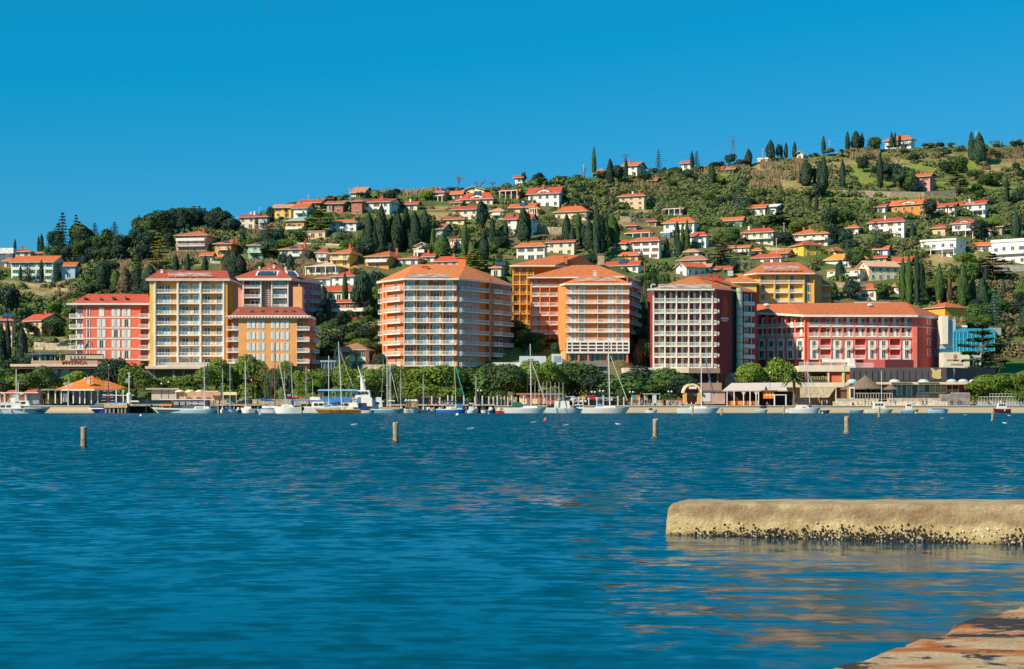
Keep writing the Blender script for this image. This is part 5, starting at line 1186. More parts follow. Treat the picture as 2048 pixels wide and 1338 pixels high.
# skyline and hillside cypresses placed by eye: (px, base, top, width[, kind, colour])
for a in [(1188,352,293,9,'cypress','mid'),(1220,370,318,15),(1237,370,323,24,'round','deep'),(1252,358,318,9),(1317,350,296,17,'conifer'),(1384,341,302,8),(1393,345,300,20,'conifer'),(1424,372,328,14),(1461,334,303,24,'round','deep'),
 (1497,332,298,14),(1541,322,280,17),(1556,305,287,14,'round'),(1563,304,288,6),(1572,310,285,8),(1589,310,284,8),(1647,303,272,9),(1612,371,320,24),(1629,367,332,8),(1640,372,322,14),(1648,384,312,16),(1637,395,360,40,'round','dark'),(1685,378,318,12),
 (1633,423,390,8),(1695,290,263,9),(1712,297,262,20),(1724,290,265,8),(1783,275,264,8),(1790,275,264,6),(1799,273,265,8,'round'),(1760,376,305,13),(1943,322,264,14),(1958,328,266,24),(2014,412,354,9),(1374,500,440,10,'cypress','mid'),(1354,497,443,11),(1365,500,447,8,'cypress','mid'),
 (763,505,410,24),(738,505,425,22),(750,505,440,18),(795,505,420,26),(812,500,416,20),(830,507,424,24),(850,500,421,24),(783,500,430,20,'cypress','mid'),(866,518,455,12,'cypress','mid'),(885,520,468,32,'cypress','mid'),(930,512,440,13,'cypress','mid'),(968,528,462,20),(962,470,400,28,'round','deep'),(985,495,435,12),(1012,478,440,10),(1047,483,418,26),(1058,478,425,9),
 (1133,492,428,18),(1157,492,425,14,'cypress','mid'),(1200,510,430,28),(1194,518,412,16),(1225,495,430,28,'cypress','mid'),(1178,505,440,22),(1168,495,450,18),(1212,500,445,22,'cypress','mid'),(1145,500,455,14),(690,632,545,12,'cypress','mid'),(656,642,596,13),(741,640,570,11,'cypress','mid'),
 (725,640,525,40,'round','dark'),(750,600,530,50,'round','dark'),(1030,645,588,16,'cypress','brown'),(1297,650,565,20),(1285,655,590,14,'cypress','mid'),(1308,600,555,26),(1330,590,545,30,'round','mid'),(1818,610,510,16,'cypress','mid'),(1834,612,498,11),(1843,612,505,16,'round'),(1806,600,515,14,'cypress','mid'),(1879,612,528,16,'cypress','mid'),(1899,612,547,12,'cypress','brown'),(1926,618,528,24,'cypress','mid'),(1945,612,550,13,'cypress','mid'),(1966,625,555,22),
 (352,545,509,12),(375,545,508,12),(410,545,512,13),(30,505,478,6),(77,512,471,6),(83,512,468,10),(83,565,520,9),(38,730,660,14,'cypress','dark'),(15,735,640,14,'cypress','deep'),(2,735,650,26,'cypress','deep'),(44,745,655,24),(20,640,560,40,'round','dark'),
 (468,555,502,36,'cypress','dark'),(455,553,505,26),(480,555,510,26),(565,540,500,22,'round','dark'),(580,545,508,18),(55,563,525,40,'conifer','dark'),(110,575,525,30,'conifer'),(180,585,520,44,'conifer'),(205,575,530,24,'cypress'),(275,590,515,44,'conifer','dark'),(250,590,535,30,'cypress','brown'),(300,590,530,34,'cypress','dark'),(232,585,540,26,'cypress','mid'),
 (1290,640,560,16,'cypress','brown'),(1100,690,675,30,'round','dark'),(1075,705,672,36,'round','mid'),(1110,712,680,24,'round','dark'),(1290,735,665,36,'round','mid'),(1275,730,690,20,'cypress','brown')]:
    T(*a)
# other single trees
for a in [(318,540,463,48,'cedar','yellow'),(640,470,405,62,'cedar','green'),(950,545,497,62,'cedar','yellow'),(1000,545,505,36,'conifer','mid'),(1990,655,575,48,'conifer','blue'),(1752,480,440,30,'conifer','blue'),(1478,425,365,44,'conifer','blue'),(1555,455,425,70,'cedar','deep'),(1520,400,372,34,'round','mid'),(1890,590,535,60,'pine','green'),(1930,545,500,62,'pine','green'),
 (125,460,420,40,'conifer'),(152,465,425,28,'conifer'),(1000,500,470,40,'round','dark'),(540,450,405,20,'round','dark'),(1920,345,305,40,'round','mid'),(1915,385,325,44,'cedar','mid'),(1800,380,330,44,'round','dark'),(1775,360,325,50,'round','deep'),(1727,345,310,30,'round','dark'),(1745,275,270,10,'round'),(1748,300,268,34,'round','mid'),(1820,385,335,30,'round','mid'),(1860,440,390,30,'round','dark'),(1960,480,430,40,'round','dark'),(1945,470,440,24,'round'),(2032,480,425,20,'cypress'),(2010,500,490,60,'cedar','mid'),(1985,560,505,70,'cedar','dark'),(1860,560,520,30,'cedar','mid'),
 (1445,530,485,50,'cedar','dark'),(1468,545,520,30,'round'),(1495,500,480,12,'round','mid'),(1690,500,455,34,'round','dark'),(1660,450,410,40,'round','dark'),(1700,600,560,40,'round','deep'),(1665,600,560,30,'round','mid'),(1680,560,520,18,'cypress','dark'),(600,490,452,44,'olive','mid'),(545,475,455,40,'round','green'),(1290,365,340,30,'round','deep'),(1075,365,345,30,'round','dark'),(1047,352,343,10,'round'),(710,560,530,20,'round','green'),
 (918,378,342,26,'bare','brown'),(1305,395,372,40,'bare','brown'),(1322,410,370,34,'bare','brown'),(985,372,362,30,'bare','brown'),(960,372,357,40,'bare','brown'),(1170,352,330,20,'bare','brown'),(1110,460,430,30,'bare','brown'),(905,495,455,22,'bare','brown'),(1260,445,415,30,'bare','pale'),(1305,640,590,20,'bare','brown'),(445,556,520,18,'bare','pale'),(1437,790,730,36,'bare','brown'),(1620,795,770,40,'bare','brown'),(1720,430,410,30,'bare','brown'),(2000,760,700,30,'bare','brown'),(1910,395,385,12,'bare','pale'),(100,680,640,24,'bare','brown')]:
    T(*a)
for a in [(505,525,503,16),(540,520,502,13),(612,528,504,13),(1247,522,508,9),(1254,525,506,10),(1290,560,505,10),(1895,435,405,13),(1910,435,403,13),(712,735,693,20),(570,435,413,10),(1410,600,570,14)]: T(a[0], a[1], a[2], a[3], 'palm', 'palm')
T(1588, 812, 738, 62, 'palm', 'palm', Y=461, lab='big date palm on the promenade beside the long white sunshade')
T(1965, 760, 640, 128, 'cedar', 'mid', Y=532, lab=None)
T(690, 760, 702, 44, 'palm', 'palm', Y=500, lab='palm with arching fronds in front of the beige palm house')
for px, base, top, wd, c in ((650,690,655,46,'mid'),(672,670,630,44,'dark'),(700,680,640,40,'mid'),(728,690,645,44,'dark'),(745,720,680,40,'mid'),(655,725,690,44,'dark'),(690,655,620,36,'dark'),(735,660,625,36,'mid'),(760,742,700,34,'dark'),(1040,690,655,30,'dark'),(1270,720,680,34,'dark'),(1285,690,650,30,'mid'),(640,650,615,30,'dark'),(30,760,715,50,'dark'),(60,750,700,40,'dark'),(100,735,705,36,'mid'),(8,770,730,50,'mid')):
    T(px, base, top, wd, 'round', c)
# seafront trees
SF = [(-12,745,62,'mid'),(38,742,74,'green'),(88,740,66,'mid'),(150,744,76,'green'),(222,706,64,'dark'),(272,728,78,'green'),(335,746,54,'green'),(378,742,74,'green'),(438,724,62,'green'),(472,732,54,'mid'),(506,716,58,'green'),(545,742,36,'mid'),(577,724,52,'green'),(612,742,44,'green'),(643,727,64,'green'),(692,734,62,'green'),(740,728,66,'green'),(792,728,72,'green'),(838,730,70,'green'),(882,722,92,'green'),(930,727,76,'mid'),(968,730,60,'mid'),(1012,729,80,'mid'),(1060,720,62,'green'),(1100,721,60,'green'),(1142,722,94,'mid'),(1200,740,80,'dark'),(1246,740,78,'mid'),(1290,738,80,'dark'),(1330,741,88,'mid'),(1366,752,50,'dark')]
for i, (px, tp, wd, c) in enumerate(SF):
    T(px, 810, tp+rg.uniform(-11, 2), wd*rg.uniform(1.15, 1.45), 'pine' if c == 'green' or i % 3 else 'round', c, Y=474+(i*7 % 11))
    if i % 2 == 0 or c == 'dark': T(px+rg.uniform(14, 26), 808, tp+rg.uniform(6, 20), wd*rg.uniform(.8, 1.0), 'round', rg.choice(['mid', 'green', 'mid']) if c != 'dark' else 'dark', Y=486)
for px, tp, wd in ((1500, 714, 78), (1565, 713, 84)): T(px, 800, tp, wd, 'pine', 'green', Y=500)
for px, tp, wd in ((1975, 742, 92), (2045, 742, 70)): T(px, 804, tp, wd, 'pine', 'green', Y=474)
for px, tp, wd in ((712, 757, 40), (1245, 770, 30)): T(px, 806, tp, wd, 'round', 'mid', Y=470)
# dense pine wood on the left ridge
rq = random.Random(21)
woodtop = ([95, 130, 170, 200, 240, 265, 290, 320, 350, 380, 420, 450, 468], [445, 428, 438, 430, 432, 416, 420, 414, 412, 408, 411, 416, 430])
for i in range(92):
    px = rq.uniform(98, 470) if i < 60 else rq.uniform(270, 475); tp0 = np.interp(px, *woodtop); dpt = rq.random() if i < 60 else rq.random()*.25; tp = tp0+dpt*62; base = min(tp+rq.uniform(38, 50), 528)
    if 345 < px < 470 and (base > 464 or tp > 450): base = rq.uniform(456, 468); tp = tp0+rq.uniform(0, 16)
    T(px, base, tp, rq.uniform(28, 46), rq.choice(('round', 'round', 'pine', 'conifer')), rq.choice(('dark', 'dark', 'deep', 'mid')))
# filler trees: never in front of a house that the photograph shows
def clear(px, base, top, wd):
    for x0, x1, t0, b0 in HBOX:
        if px+wd*.42 > x0 and px-wd*.42 < x1 and base > t0+3 and top < b0-(3 if base > b0 else 100): return False
    return True
REG = [(100,480,440,520,0),(0,300,560,700,42),(480,620,440,560,14),(620,900,440,620,34),(640,760,600,740,16),(1268,1302,560,735,12),(900,1260,440,640,34),(1260,1500,480,640,22),(640,770,580,690,22),(1420,1700,470,620,12),(1650,2060,520,700,44),(1880,2060,600,730,26),(1000,1500,345,450,38),(1500,2060,285,420,44),(1640,2060,400,540,30),(680,1000,370,470,10),(1260,1420,600,735,10),(1025,1070,660,720,4)]
nf_ = 0
for (u0, u1, r0, r1, n) in REG:
    k = 0
    for _ in range(n*12):
        if k >= n: break
        px = rq.uniform(u0, u1); base = rq.uniform(r0, r1); sk = float(srow(px))
        if base < sk+2: continue
        up = base < 440
        hh = rq.uniform(14, 26) if up else rq.uniform(24, 42); kind = rq.choice(('round', 'round', 'olive', 'olive', 'round', 'bare')) if up else rq.choice(('round', 'round', 'round', 'cypress', 'olive', 'conifer', 'pine'))
        if u0 >= 1880 or r0 >= 520: hh *= 1.1
        wd = hh*(rq.uniform(.9, 1.5) if kind not in ('cypress', 'conifer') else rq.uniform(.25, .5)); top = base-hh
        if 1480 < px < 1720 and base < 395 and rq.random() < .8: continue
        if top < sk-12: continue
        if not clear(px, base, top, wd): continue
        c = {'olive': rq.choice(('olive', 'mid', 'olive')), 'bare': 'brown', 'cypress': 'dark', 'conifer': rq.choice(('dark', 'mid'))}.get(kind) or rq.choice(('dark', 'mid', 'mid', 'green', 'deep'))
        T(px, base, top, wd, kind, c); k += 1; nf_ += 1
# skyline bushes
for i in range(56):
    px = rq.choice((rq.uniform(840, 1380), rq.uniform(1650, 2060), rq.uniform(480, 760), rq.uniform(1400, 1640))); sk = float(srow(px)); hh = rq.uniform(8, 17)
    if not clear(px, sk+4, sk+4-hh, hh): continue
    T(px, sk+4, sk+4-hh, hh*rq.uniform(1.2, 2.2), rq.choice(('round', 'round', 'olive')), rq.choice(('dark', 'mid', 'olive', 'mid')))
from collections import Counter; print('TREES', len(TREES), Counter(r[5] for r in TREES))
# labels: look + nearest landmark + order from the left where needed
LM = [(140,543,'pale green school'),(280,470,'dark pine wood'),(397,485,'pink three storey villa'),(465,495,'orange solar villa'),(532,500,'green villa'),(600,508,'blue shuttered villa'),(508,445,'highest left white house'),(570,422,'yellow skyline house'),(608,420,'orange gable house'),(600,446,'pale green roof'),(690,415,'rust red house'),(765,415,'white farmhouse'),(725,385,'lone cream gable house'),(880,390,'pink skyline villa'),(705,515,'lemon villa'),(778,520,'orange brown villa'),(845,500,'cream gabled house'),(930,428,'square cream house'),(885,462,'grey gabled barn'),(955,400,'boxed dormer house'),(1040,452,'tall white house'),(1090,395,'big white gabled villa'),(1145,427,'wide orange bungalow'),(1062,502,'orange hip roofed white house'),(1122,497,'plain stone house'),(1265,405,'peach farmhouse'),(1266,340,'green sided skyline house'),(1280,362,'long low white house'),(1293,495,'plain three storey house'),(1360,455,'broad orange roofed house'),(1398,480,'glazed porch house'),(1380,540,'white gable cottage'),(1457,445,'low orange roofed house'),(1530,420,'modern gabled house'),(1520,470,'dish villa'),(1627,475,'wide cream villa'),(1612,497,'square bright yellow house'),(1535,518,'pinkish white house'),(1480,500,'pale yellow house'),(1435,338,'vineyard farm building'),(1602,309,'skyline gable hut'),(1528,318,'small flat skyline hut'),(1800,282,'skyline villa'),(1840,365,'pink house on the wall'),(1821,418,'bright orange house'),(1888,418,'two palm house'),(1945,417,'white arcaded house'),(1776,455,'two red roofed villa'),(1930,460,'red shuttered house'),(1888,495,'glass balcony villa'),(2018,500,'large modern block'),(1697,520,'pyramid roofed villa'),(1700,550,'beige terrace house'),(1757,540,'pale roofed gabled house'),(1742,585,'solar beige villa'),(1888,630,'yellow palazzo'),(88,650,'stone sided peach house'),(10,660,'shuttered peach house'),(715,710,'beige palm house'),(688,615,'red apartment block'),(692,558,'white gabled slim cypress house'),(650,535,'dark doored bungalow'),
 (220,640,'coral hotel'),(380,620,'amber hotel'),(540,660,'peach hotel'),(880,620,'largest orange hotel'),(1190,620,'stepped orange hotel'),(1365,620,'white gridded hotel'),(1700,650,'long red hotel'),(1570,560,'lemon yellow hotel'),(1950,690,'blue glass building'),(185,780,'orange roofed restaurant'),(25,790,'beach huts'),(1050,600,'amber hotel wing'),
 (960,800,'wooden pile jetty'),(680,800,'tour ferry'),(420,800,'striped awning kiosk'),(1100,800,'sailing club shed'),(1240,800,'car park'),(1360,800,'seafront crowd'),(1740,780,'thatched bar'),(1510,780,'long white sunshade'),(1860,780,'glass fronted cafe')]
KW = {'cypress': 'cypress', 'round': 'rounded tree', 'pine': 'spreading pine', 'conifer': 'pointed conifer', 'cedar': 'layered cedar', 'olive': 'loose olive tree', 'bare': 'leafless tree', 'palm': 'palm'}
CWD = {'dark': 'dark', 'deep': 'very dark', 'mid': 'green', 'green': 'bright green', 'olive': 'grey green', 'yellow': 'yellow green', 'blue': 'blue green', 'brown': 'brown', 'pale': 'pale', 'palm': ''}
gr_ = {}
for r in TREES:
    t_, px, base, top, wd, kind, c, lab = r
    if lab: t_['group'] = 'palms by the sea'; continue
    cy = (base+top)/2; lm = min(LM, key=lambda l: (l[0]-px)**2+((l[1]-cy)*1.6)**2); dx, dy = px-lm[0], cy-lm[1]
    rel = ('right of' if dx > 0 else 'left of') if abs(dx) > abs(dy)*1.3 else ('below' if dy > 0 else 'above')
    hh = base-top; sz = 'tall' if (hh > 55 or (kind == 'cypress' and hh > 45)) else 'small' if hh < 20 else 'slim' if wd < hh*.25 else ''
    gr_.setdefault(' '.join(x for x in (sz, CWD[c], KW[kind], rel, 'the', lm[2]) if x), []).append(r)
ORD = ['first', 'second', 'third', 'fourth', 'fifth', 'sixth', 'seventh', 'eighth', 'ninth', 'tenth', 'eleventh', 'twelfth']
GN = {'cypress': 'cypresses on the hillside', 'round': 'rounded trees on the hillside', 'pine': 'spreading pines', 'conifer': 'pointed conifers', 'cedar': 'layered cedars', 'olive': 'olive trees on the slope', 'bare': 'leafless trees', 'palm': 'garden palms'}
for ph, L_ in gr_.items():
    L_.sort(key=lambda r: r[1])
    for i, r in enumerate(L_):
        r[0]['label'] = ph if len(L_) == 1 else ph+', '+('leftmost' if i == 0 else 'rightmost' if i == len(L_)-1 else ORD[min(i, 11)]+' from left')
        r[0]['group'] = GN[r[5]]
# scrub: countless low bushes over the slope, one stuff object per look
def scatter(name, label, cat, n, c, sz, region, nq=80, tall=1.0, bright=None, veto=True):
    cs, ns_, ss = [], [], []; tries = 0; k = 0
    while k < n and tries < n*8:
        tries += 1; u0, u1, r0, r1 = region[rq.randrange(len(region))]; px = rq.uniform(u0, u1); row = rq.uniform(r0, r1); sk = float(srow(px))
        if row < sk+1: continue
        hh = sz*rq.uniform(.6, 1.5); Y = Yat(px, row); m = Y/F
        if veto and not clear(px, row+2, row-hh*1.15/m, hh*3.4/m): continue
        X = PX(px, Y); z = gz(X, Y); d = sph(nq); d[:, 2] = abs(d[:, 2])
        w_ = hh*rq.uniform(.8, 1.6)
        cs.append(np.array([X, Y, z-.2])+d*np.array([w_, w_, hh])*rg.uniform(.7, 1.05, (nq, 1))); ns_.append(d+rg.normal(size=(nq, 3))*.3); k += 1
    cen = np.concatenate(cs); q4 = quads(cen, np.concatenate(ns_), .34*sz/1.6)
    o = put(qmesh(name, q4, mat(c, 'leaf')), name); return tag(o, label, cat, kind='stuff')
allr = [(2050,2560,300,700),(-380,0,520,740),(-60,2110,430,700),(480,1300,380,560),(1000,1480,340,460),(1480,2110,385,460),(1250,2110,400,640),(100,480,440,530),(-60,300,500,740)]
scatter('scrub', 'dark green scrub covering the slope between the houses', 'scrub', 3300, (.085, .125, .022), 2.2, allr)
scatter('scrub', 'grey green olive scrub on the upper slopes', 'scrub', 1200, (.125, .145, .045), 2.1, [(950,1500,345,440),(1250,2060,290,420),(1700,2060,400,500),(480,760,400,520)])
scatter('scrub', 'brown leafless brush between the trees', 'scrub', 750, (.15, .11, .05), 1.8, [(850,1500,380,520),(1500,2060,380,620),(100,320,560,640),(480,560,450,480),(1900,2060,560,720)])
# dry reed beds: blades
def reeds(region, n, h, lab):
    out = []
    for _ in range(n):
        u0, u1, r0, r1 = region[rq.randrange(len(region))]; px = rq.uniform(u0, u1); row = rq.uniform(r0, r1)
        if row < float(srow(px))+.5: continue
        Y = Yat(px, row); X = PX(px, Y); z = gz(X, Y)-.3
        hh = h*rq.uniform(.6, 1.2); w_ = rq.uniform(.10, .22); a = rq.uniform(-1, 1); lx = rq.uniform(-.3, .3)
        out.append([(X-w_*math.cos(a), Y-w_*math.sin(a), z), (X+w_*math.cos(a), Y+w_*math.sin(a), z), (X+lx+w_*.5, Y, z+hh), (X+lx-w_*.5, Y, z+hh)])
    o = put(qmesh('dry_reeds', np.array(out), mat((.32, .225, .105), 'leaf')), 'dry_reeds'); tag(o, lab, 'reeds', kind='stuff')
reeds([(1520,1620,322,338),(1500,1610,345,360),(1500,1560,365,376),(1380,1500,336,346),(1700,1760,300,318),(1660,1720,290,300)], 9000, 2.0, 'tan dry reed beds across the upper right hillside')
reeds([(200,262,522,548),(330,420,512,530),(490,545,528,545),(590,628,530,548),(285,330,512,540)], 7000, 2.6, 'pale dry reed beds behind the left hotels')
reeds([(790,880,380,392),(640,700,384,396),(690,800,385,392)], 4200, 2.4, 'dry reeds along the left skyline')
reeds([(1240,1345,366,378),(1340,1440,350,358),(1950,2048,300,325),(1950,2000,540,560)], 3500, 1.8, 'dry vines and canes on the upper terraces')
# ---------------------------------------------------------------- quay, podiums, seafront buildings
QS = mat((.58, .44, .27), 'stone'); QD = mat((.20, .15, .09), 'stone'); CONC = mat((.66, .54, .38), 'stone'); DKB = mat((.05, .035, .03)); DGL = mat((.03, .045, .05), 'glass'); TEAL = mat((.10, .30, .28), 'glass')
ORP = mat((.85, .24, .03)); GRYm = mat((.30, .30, .30)); SLATE = mat((.07, .09, .10)); STEEL = mat((.55, .57, .58), 'metal')
m, t, b = nodes('quay_wall'); g_ = N(t, 'NewGeometry'); sp = N(t, 'SeparateXYZ'); t.links.new(g_.outputs['Position'], sp.inputs[0]); nz = N(t, 'TexNoise', Scale=.5, Detail=6., Roughness=.7); t.links.new(g_.outputs['Position'], nz.inputs[0])
ad = N(t, 'Math', operation='MULTIPLY_ADD'); t.links.new(nz.outputs[0], ad.inputs[0]); ad.inputs[1].default_value = .9; t.links.new(sp.outputs[2], ad.inputs[2])
cr = N(t, 'ValToRGB'); e_ = cr.color_ramp.elements; e_[0].position = .30; e_[0].color = (.10, .07, .03, 1); e_[1].position = .42; e_[1].color = (.50, .36, .19, 1); x = e_.new(.8); x.color = (.62, .50, .33, 1); t.links.new(ad.outputs[0], cr.inputs[0]); t.links.new(cr.outputs[0], b.inputs['Base Color']); QW = m
qy = MB().box(-420, 400, 454.6, 458.2, -2, 1.78).box(-420, 400, 454.4, 456.2, 1.78, 2.0)
tag(qy.build('quay', QW), 'long stone quay edging the harbour promenade', 'quay', kind='structure')
def bx(px0, px1, r0, r1, Y, dep, mb=None, m=0, y0=0):
    mb = mb or MB(); return mb.box(PX(px0, Y), PX(px1, Y), Y+y0, Y+y0+dep, PZ(r1, Y), PZ(r0, Y), m)
class Sb(Bld):
    """seafront building: boxes given by photo columns and rows at one depth"""
    def p(s, name, px0, px1, r0, r1, m, dep=3., y0=0., parent=None, Y=None):
        return s.mb(name, bx(px0, px1, r0, r1, Y or s.Y, dep, y0=y0), m, parent)
def repeat(b_, name, xs, w_, r0, r1, m, dep=.3, y0=-.3):
    return [b_.p(name, x-w_/2, x+w_/2, r0, r1, m, dep, y0) for x in xs]
# podium terraces under the hotels
b = Sb('terrace_building', 'curved restaurant terrace with red lettering under the coral hotel', 'restaurant', 150, 496, 770)
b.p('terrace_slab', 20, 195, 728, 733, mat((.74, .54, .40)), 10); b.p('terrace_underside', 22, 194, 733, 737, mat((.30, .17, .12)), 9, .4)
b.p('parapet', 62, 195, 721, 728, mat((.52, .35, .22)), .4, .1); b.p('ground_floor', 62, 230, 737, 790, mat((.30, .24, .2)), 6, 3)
for px in (95, 118, 160, 185): b.p('glass_bay', px, px+16, 738, 752, TEAL, .3, 2.7)
b.p('back_wall', 66, 100, 709, 722, DKB, 3, 5.2); repeat(b, 'window', (71, 81, 93), 7.5, 711, 721, PGL, .2, 4.9); b.p('back_wall', 118, 195, 709, 722, mat((.6, .5, .38)), 1, 7)
for px in (63, 78, 108, 118): b.p('post', px-.6, px+.6, 706, 721, WM, .3, .8)
b.mb('roof', MB().prism([(PX(50, 497), 496), (PX(118, 497), 496), (PX(112, 506), 506), (PX(58, 506), 506)], PZ(709.5, 496), PZ(708, 496), 0).prism([(PX(50, 497), 496), (PX(124, 497), 496), (PX(108, 506), 506), (PX(58, 506), 506)], PZ(708, 496), PZ(703.5, 496), 0, [(PX(70, 497), 499), (PX(96, 497), 499), (PX(92, 504), 504), (PX(72, 504), 504)]), SLATE)
b.p('canopy', 118, 198, 707.6, 709.4, mat((.12, .08, .07)), 6)
for px in (138, 146, 153, 160, 166): b.p('folded_parasol', px-1.1, px+1.1, 712, 722, WM, .5, 2)
def text(s_, h, m, name, parent, loc, rz=0, ext=.06, bold=0.0):
    cu = bpy.data.curves.new(name, 'FONT'); cu.body = s_; cu.size = h*1.38; cu.extrude = ext; cu.align_x = 'CENTER'; cu.offset = bold
    to = bpy.data.objects.new('tmp', cu); col.objects.link(to); bpy.context.view_layer.update()
    me = bpy.data.meshes.new_from_object(to.evaluated_get(bpy.context.evaluated_depsgraph_get())); bpy.data.objects.remove(to)
    me.transform(Matrix.Rotation(R(90), 4, 'X')); me.materials.clear(); me.materials.append(m); o = put(me, name, parent, loc, rz); return o
tx = text('MYSTICA', 1.05, mat((.52, .08, .03)), 'lettering', b.r, b.loc(PX(148.5, 496), 495.9, PZ(728, 496)), bold=.03); tx.scale.x = 1.22; tx['label'] = 'red capital letters MYSTICA on the parapet'
b.r['label'] = 'terrace restaurant with red MYSTICA lettering under the coral hotel'
b = Sb('terrace_building', 'beige podium terrace under the amber hotel', 'terrace', 385, 503, 790)
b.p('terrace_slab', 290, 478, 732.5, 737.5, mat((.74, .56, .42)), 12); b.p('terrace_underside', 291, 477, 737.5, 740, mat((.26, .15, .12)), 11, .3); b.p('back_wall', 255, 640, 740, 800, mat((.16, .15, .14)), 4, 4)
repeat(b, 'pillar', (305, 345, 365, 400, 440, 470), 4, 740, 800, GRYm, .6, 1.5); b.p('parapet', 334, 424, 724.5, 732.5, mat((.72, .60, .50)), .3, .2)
for i, px in enumerate((308, 318, 326, 334, 430, 437, 444)):
    pass
b = Sb('terrace_building', 'white flat roofed block between the two orange hotels', 'building', 1060, 498, 760)
b.p('wall', 1039, 1092, 712, 735, mat((.62, .68, .72)), 8, 1); b.p('wall', 1104, 1124, 708, 735, mat((.6, .66, .68)), 4); b.p('wall', 985, 1150, 724, 790, mat((.62, .60, .55)), 6, 4); b.p('vent_panel', 1108, 1121, 712, 724, mat((.3, .34, .36)), .1, -.1)
b.p('stair_wall', 1172, 1216, 722, 733, mat((.22, .22, .2)), 3, 1); b.p('garden_wall', 1180, 1215, 733, 790, mat((.4, .36, .28), 'stone'), 3, 2)
b = Sb('terrace_building', 'long cream terrace under the white gridded hotel', 'terrace', 1340, 508, 770)
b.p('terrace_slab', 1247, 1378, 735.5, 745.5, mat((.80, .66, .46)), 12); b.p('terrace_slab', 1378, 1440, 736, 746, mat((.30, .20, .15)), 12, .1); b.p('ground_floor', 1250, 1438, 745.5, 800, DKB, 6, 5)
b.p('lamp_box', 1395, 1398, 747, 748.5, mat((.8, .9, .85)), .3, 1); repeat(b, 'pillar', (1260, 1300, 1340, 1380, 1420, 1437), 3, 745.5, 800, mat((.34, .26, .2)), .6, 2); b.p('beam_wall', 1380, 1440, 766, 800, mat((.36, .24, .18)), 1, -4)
b.p('side_terrace', 1040, 1042, 800, 801, DKB, .2)  if False else None
# garden steps house terrace, centre-left
b = Sb('terrace_building', 'pale garden terrace below the beige palm house', 'terrace', 735, 503, 790)
b.p('terrace_wall', 722, 770, 729, 740, CONC, 4); b.p('stair_wall', 712, 742, 740, 760, CONC, 3, 2); b.p('glazed_pavilion', 640, 668, 724, 760, mat((.10, .16, .19), 'gloss'), 5, 3); b.p('pavilion_roof', 638, 670, 720, 724, mat((.3, .36, .42)), 6, 2.6); repeat(b, 'mullion', (641, 648, 655, 661, 667), .8, 724, 760, mat((.35, .42, .45)), .2, 2.7)
# right hand podium of the long red hotel
b = Sb('terrace_building', 'cream podium with white terrace railing in front of the long red hotel', 'terrace', 1640, 520, 800)
b.p('terrace_slab', 1598, 1712, 731.5, 743, mat((.80, .68, .50)), 16); b.p('grey_block', 1712, 1754, 735, 745, mat((.25, .24, .24)), 10, .4); b.p('grey_block', 1440, 1600, 745, 800, mat((.34, .27, .20), 'stone'), 6, 6)
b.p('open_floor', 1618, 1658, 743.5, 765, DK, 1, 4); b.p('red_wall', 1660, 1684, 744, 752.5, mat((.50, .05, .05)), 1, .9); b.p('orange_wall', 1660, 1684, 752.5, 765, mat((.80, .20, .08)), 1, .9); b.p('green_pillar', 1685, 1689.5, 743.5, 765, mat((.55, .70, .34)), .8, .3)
b.p('orange_wall', 1690, 1700.5, 744, 765, mat((.66, .14, .03)), 1, .7); b.p('pillar', 1656.8, 1659, 743.5, 765, mat((.7, .6, .5)), .8, .3)
def rail(b_, px0, px1, r0, r1, n, m, y0=.1, name='railing', Y=None):
    Y = Y or b_.Y; mb = MB(); x0, x1 = PX(px0, Y), PX(px1, Y); z0, z1 = PZ(r1, Y), PZ(r0, Y)
    mb.box(x0, x1, Y+y0-.05, Y+y0, z1-.1, z1); mb.box(x0, x1, Y+y0-.05, Y+y0, z0, z0+.08)
    for i in range(n+1): x = x0+(x1-x0-.07)*i/n; mb.box(x, x+.09, Y+y0-.046, Y+y0-.004, z0+.08, z1-.1)
    return b_.mb(name, mb, m)
rail(b, 1598, 1712, 724, 731.5, 60, WM); rail(b, 1712, 1747, 726, 734.5, 18, WM); b.p('white_bar', 1650, 1700, 718, 724, WM, 2, 3); b.p('white_bar', 1700, 1712, 716, 731, WM, 3, 2)
cl_ = MB(); x0_ = PX(1620, 520); pz = None
for i in range(121):
    u_ = i/120; pt_ = (x0_+u_*5.6+.16*math.sin(u_*62), 521, PZ(755.5, 520)+.36*math.sin(u_*62+1.5)+(.45 if 12 < i < 20 or 84 < i < 92 else 0)*math.sin((i % 12)/12*3.14))
    if pz: cl_.tube(pz, pt_, .07, None, 4)
    pz = pt_
tx = b.mb('lettering', cl_, mat((.62, .60, .12)))
tx['label'] = 'curly yellow lettering over the dark opening'; rail(b, 1618, 1657, 757.5, 764, 14, GRYm, .6)
for i in range(8):
    pass
# lower seafront wall / arcade
b = Sb('promenade_wall', 'cream concrete wall with rounded end band below the hotel podium', 'wall', 1650, 486, 808)
b.p('band', 1560, 1698, 765, 774.5, mat((.78, .66, .46)), 8); b.p('wall', 1470, 1700, 774.5, 812, mat((.42, .28, .18), 'stone'), 4, 4); b.mb('ramp_side', MB().face([(PX(1600, 486), 485.9, PZ(775, 486)), (PX(1671, 486), 485.9, PZ(775, 486)), (PX(1657, 486), 485.9, PZ(795, 486)), (PX(1600, 486), 485.9, PZ(795, 486))]).face([(PX(1600, 486), 486.1, PZ(775, 486)), (PX(1600, 486), 486.1, PZ(795, 486)), (PX(1657, 486), 486.1, PZ(795, 486)), (PX(1671, 486), 486.1, PZ(775, 486))]), mat((.66, .52, .36), 'stone'))
b.p('pillar', 1671, 1673, 774.5, 812, CONC, .6)
b.p('dark_wall', 1673, 1697, 774.6, 812, mat((.20, .08, .05)), 2, 1)
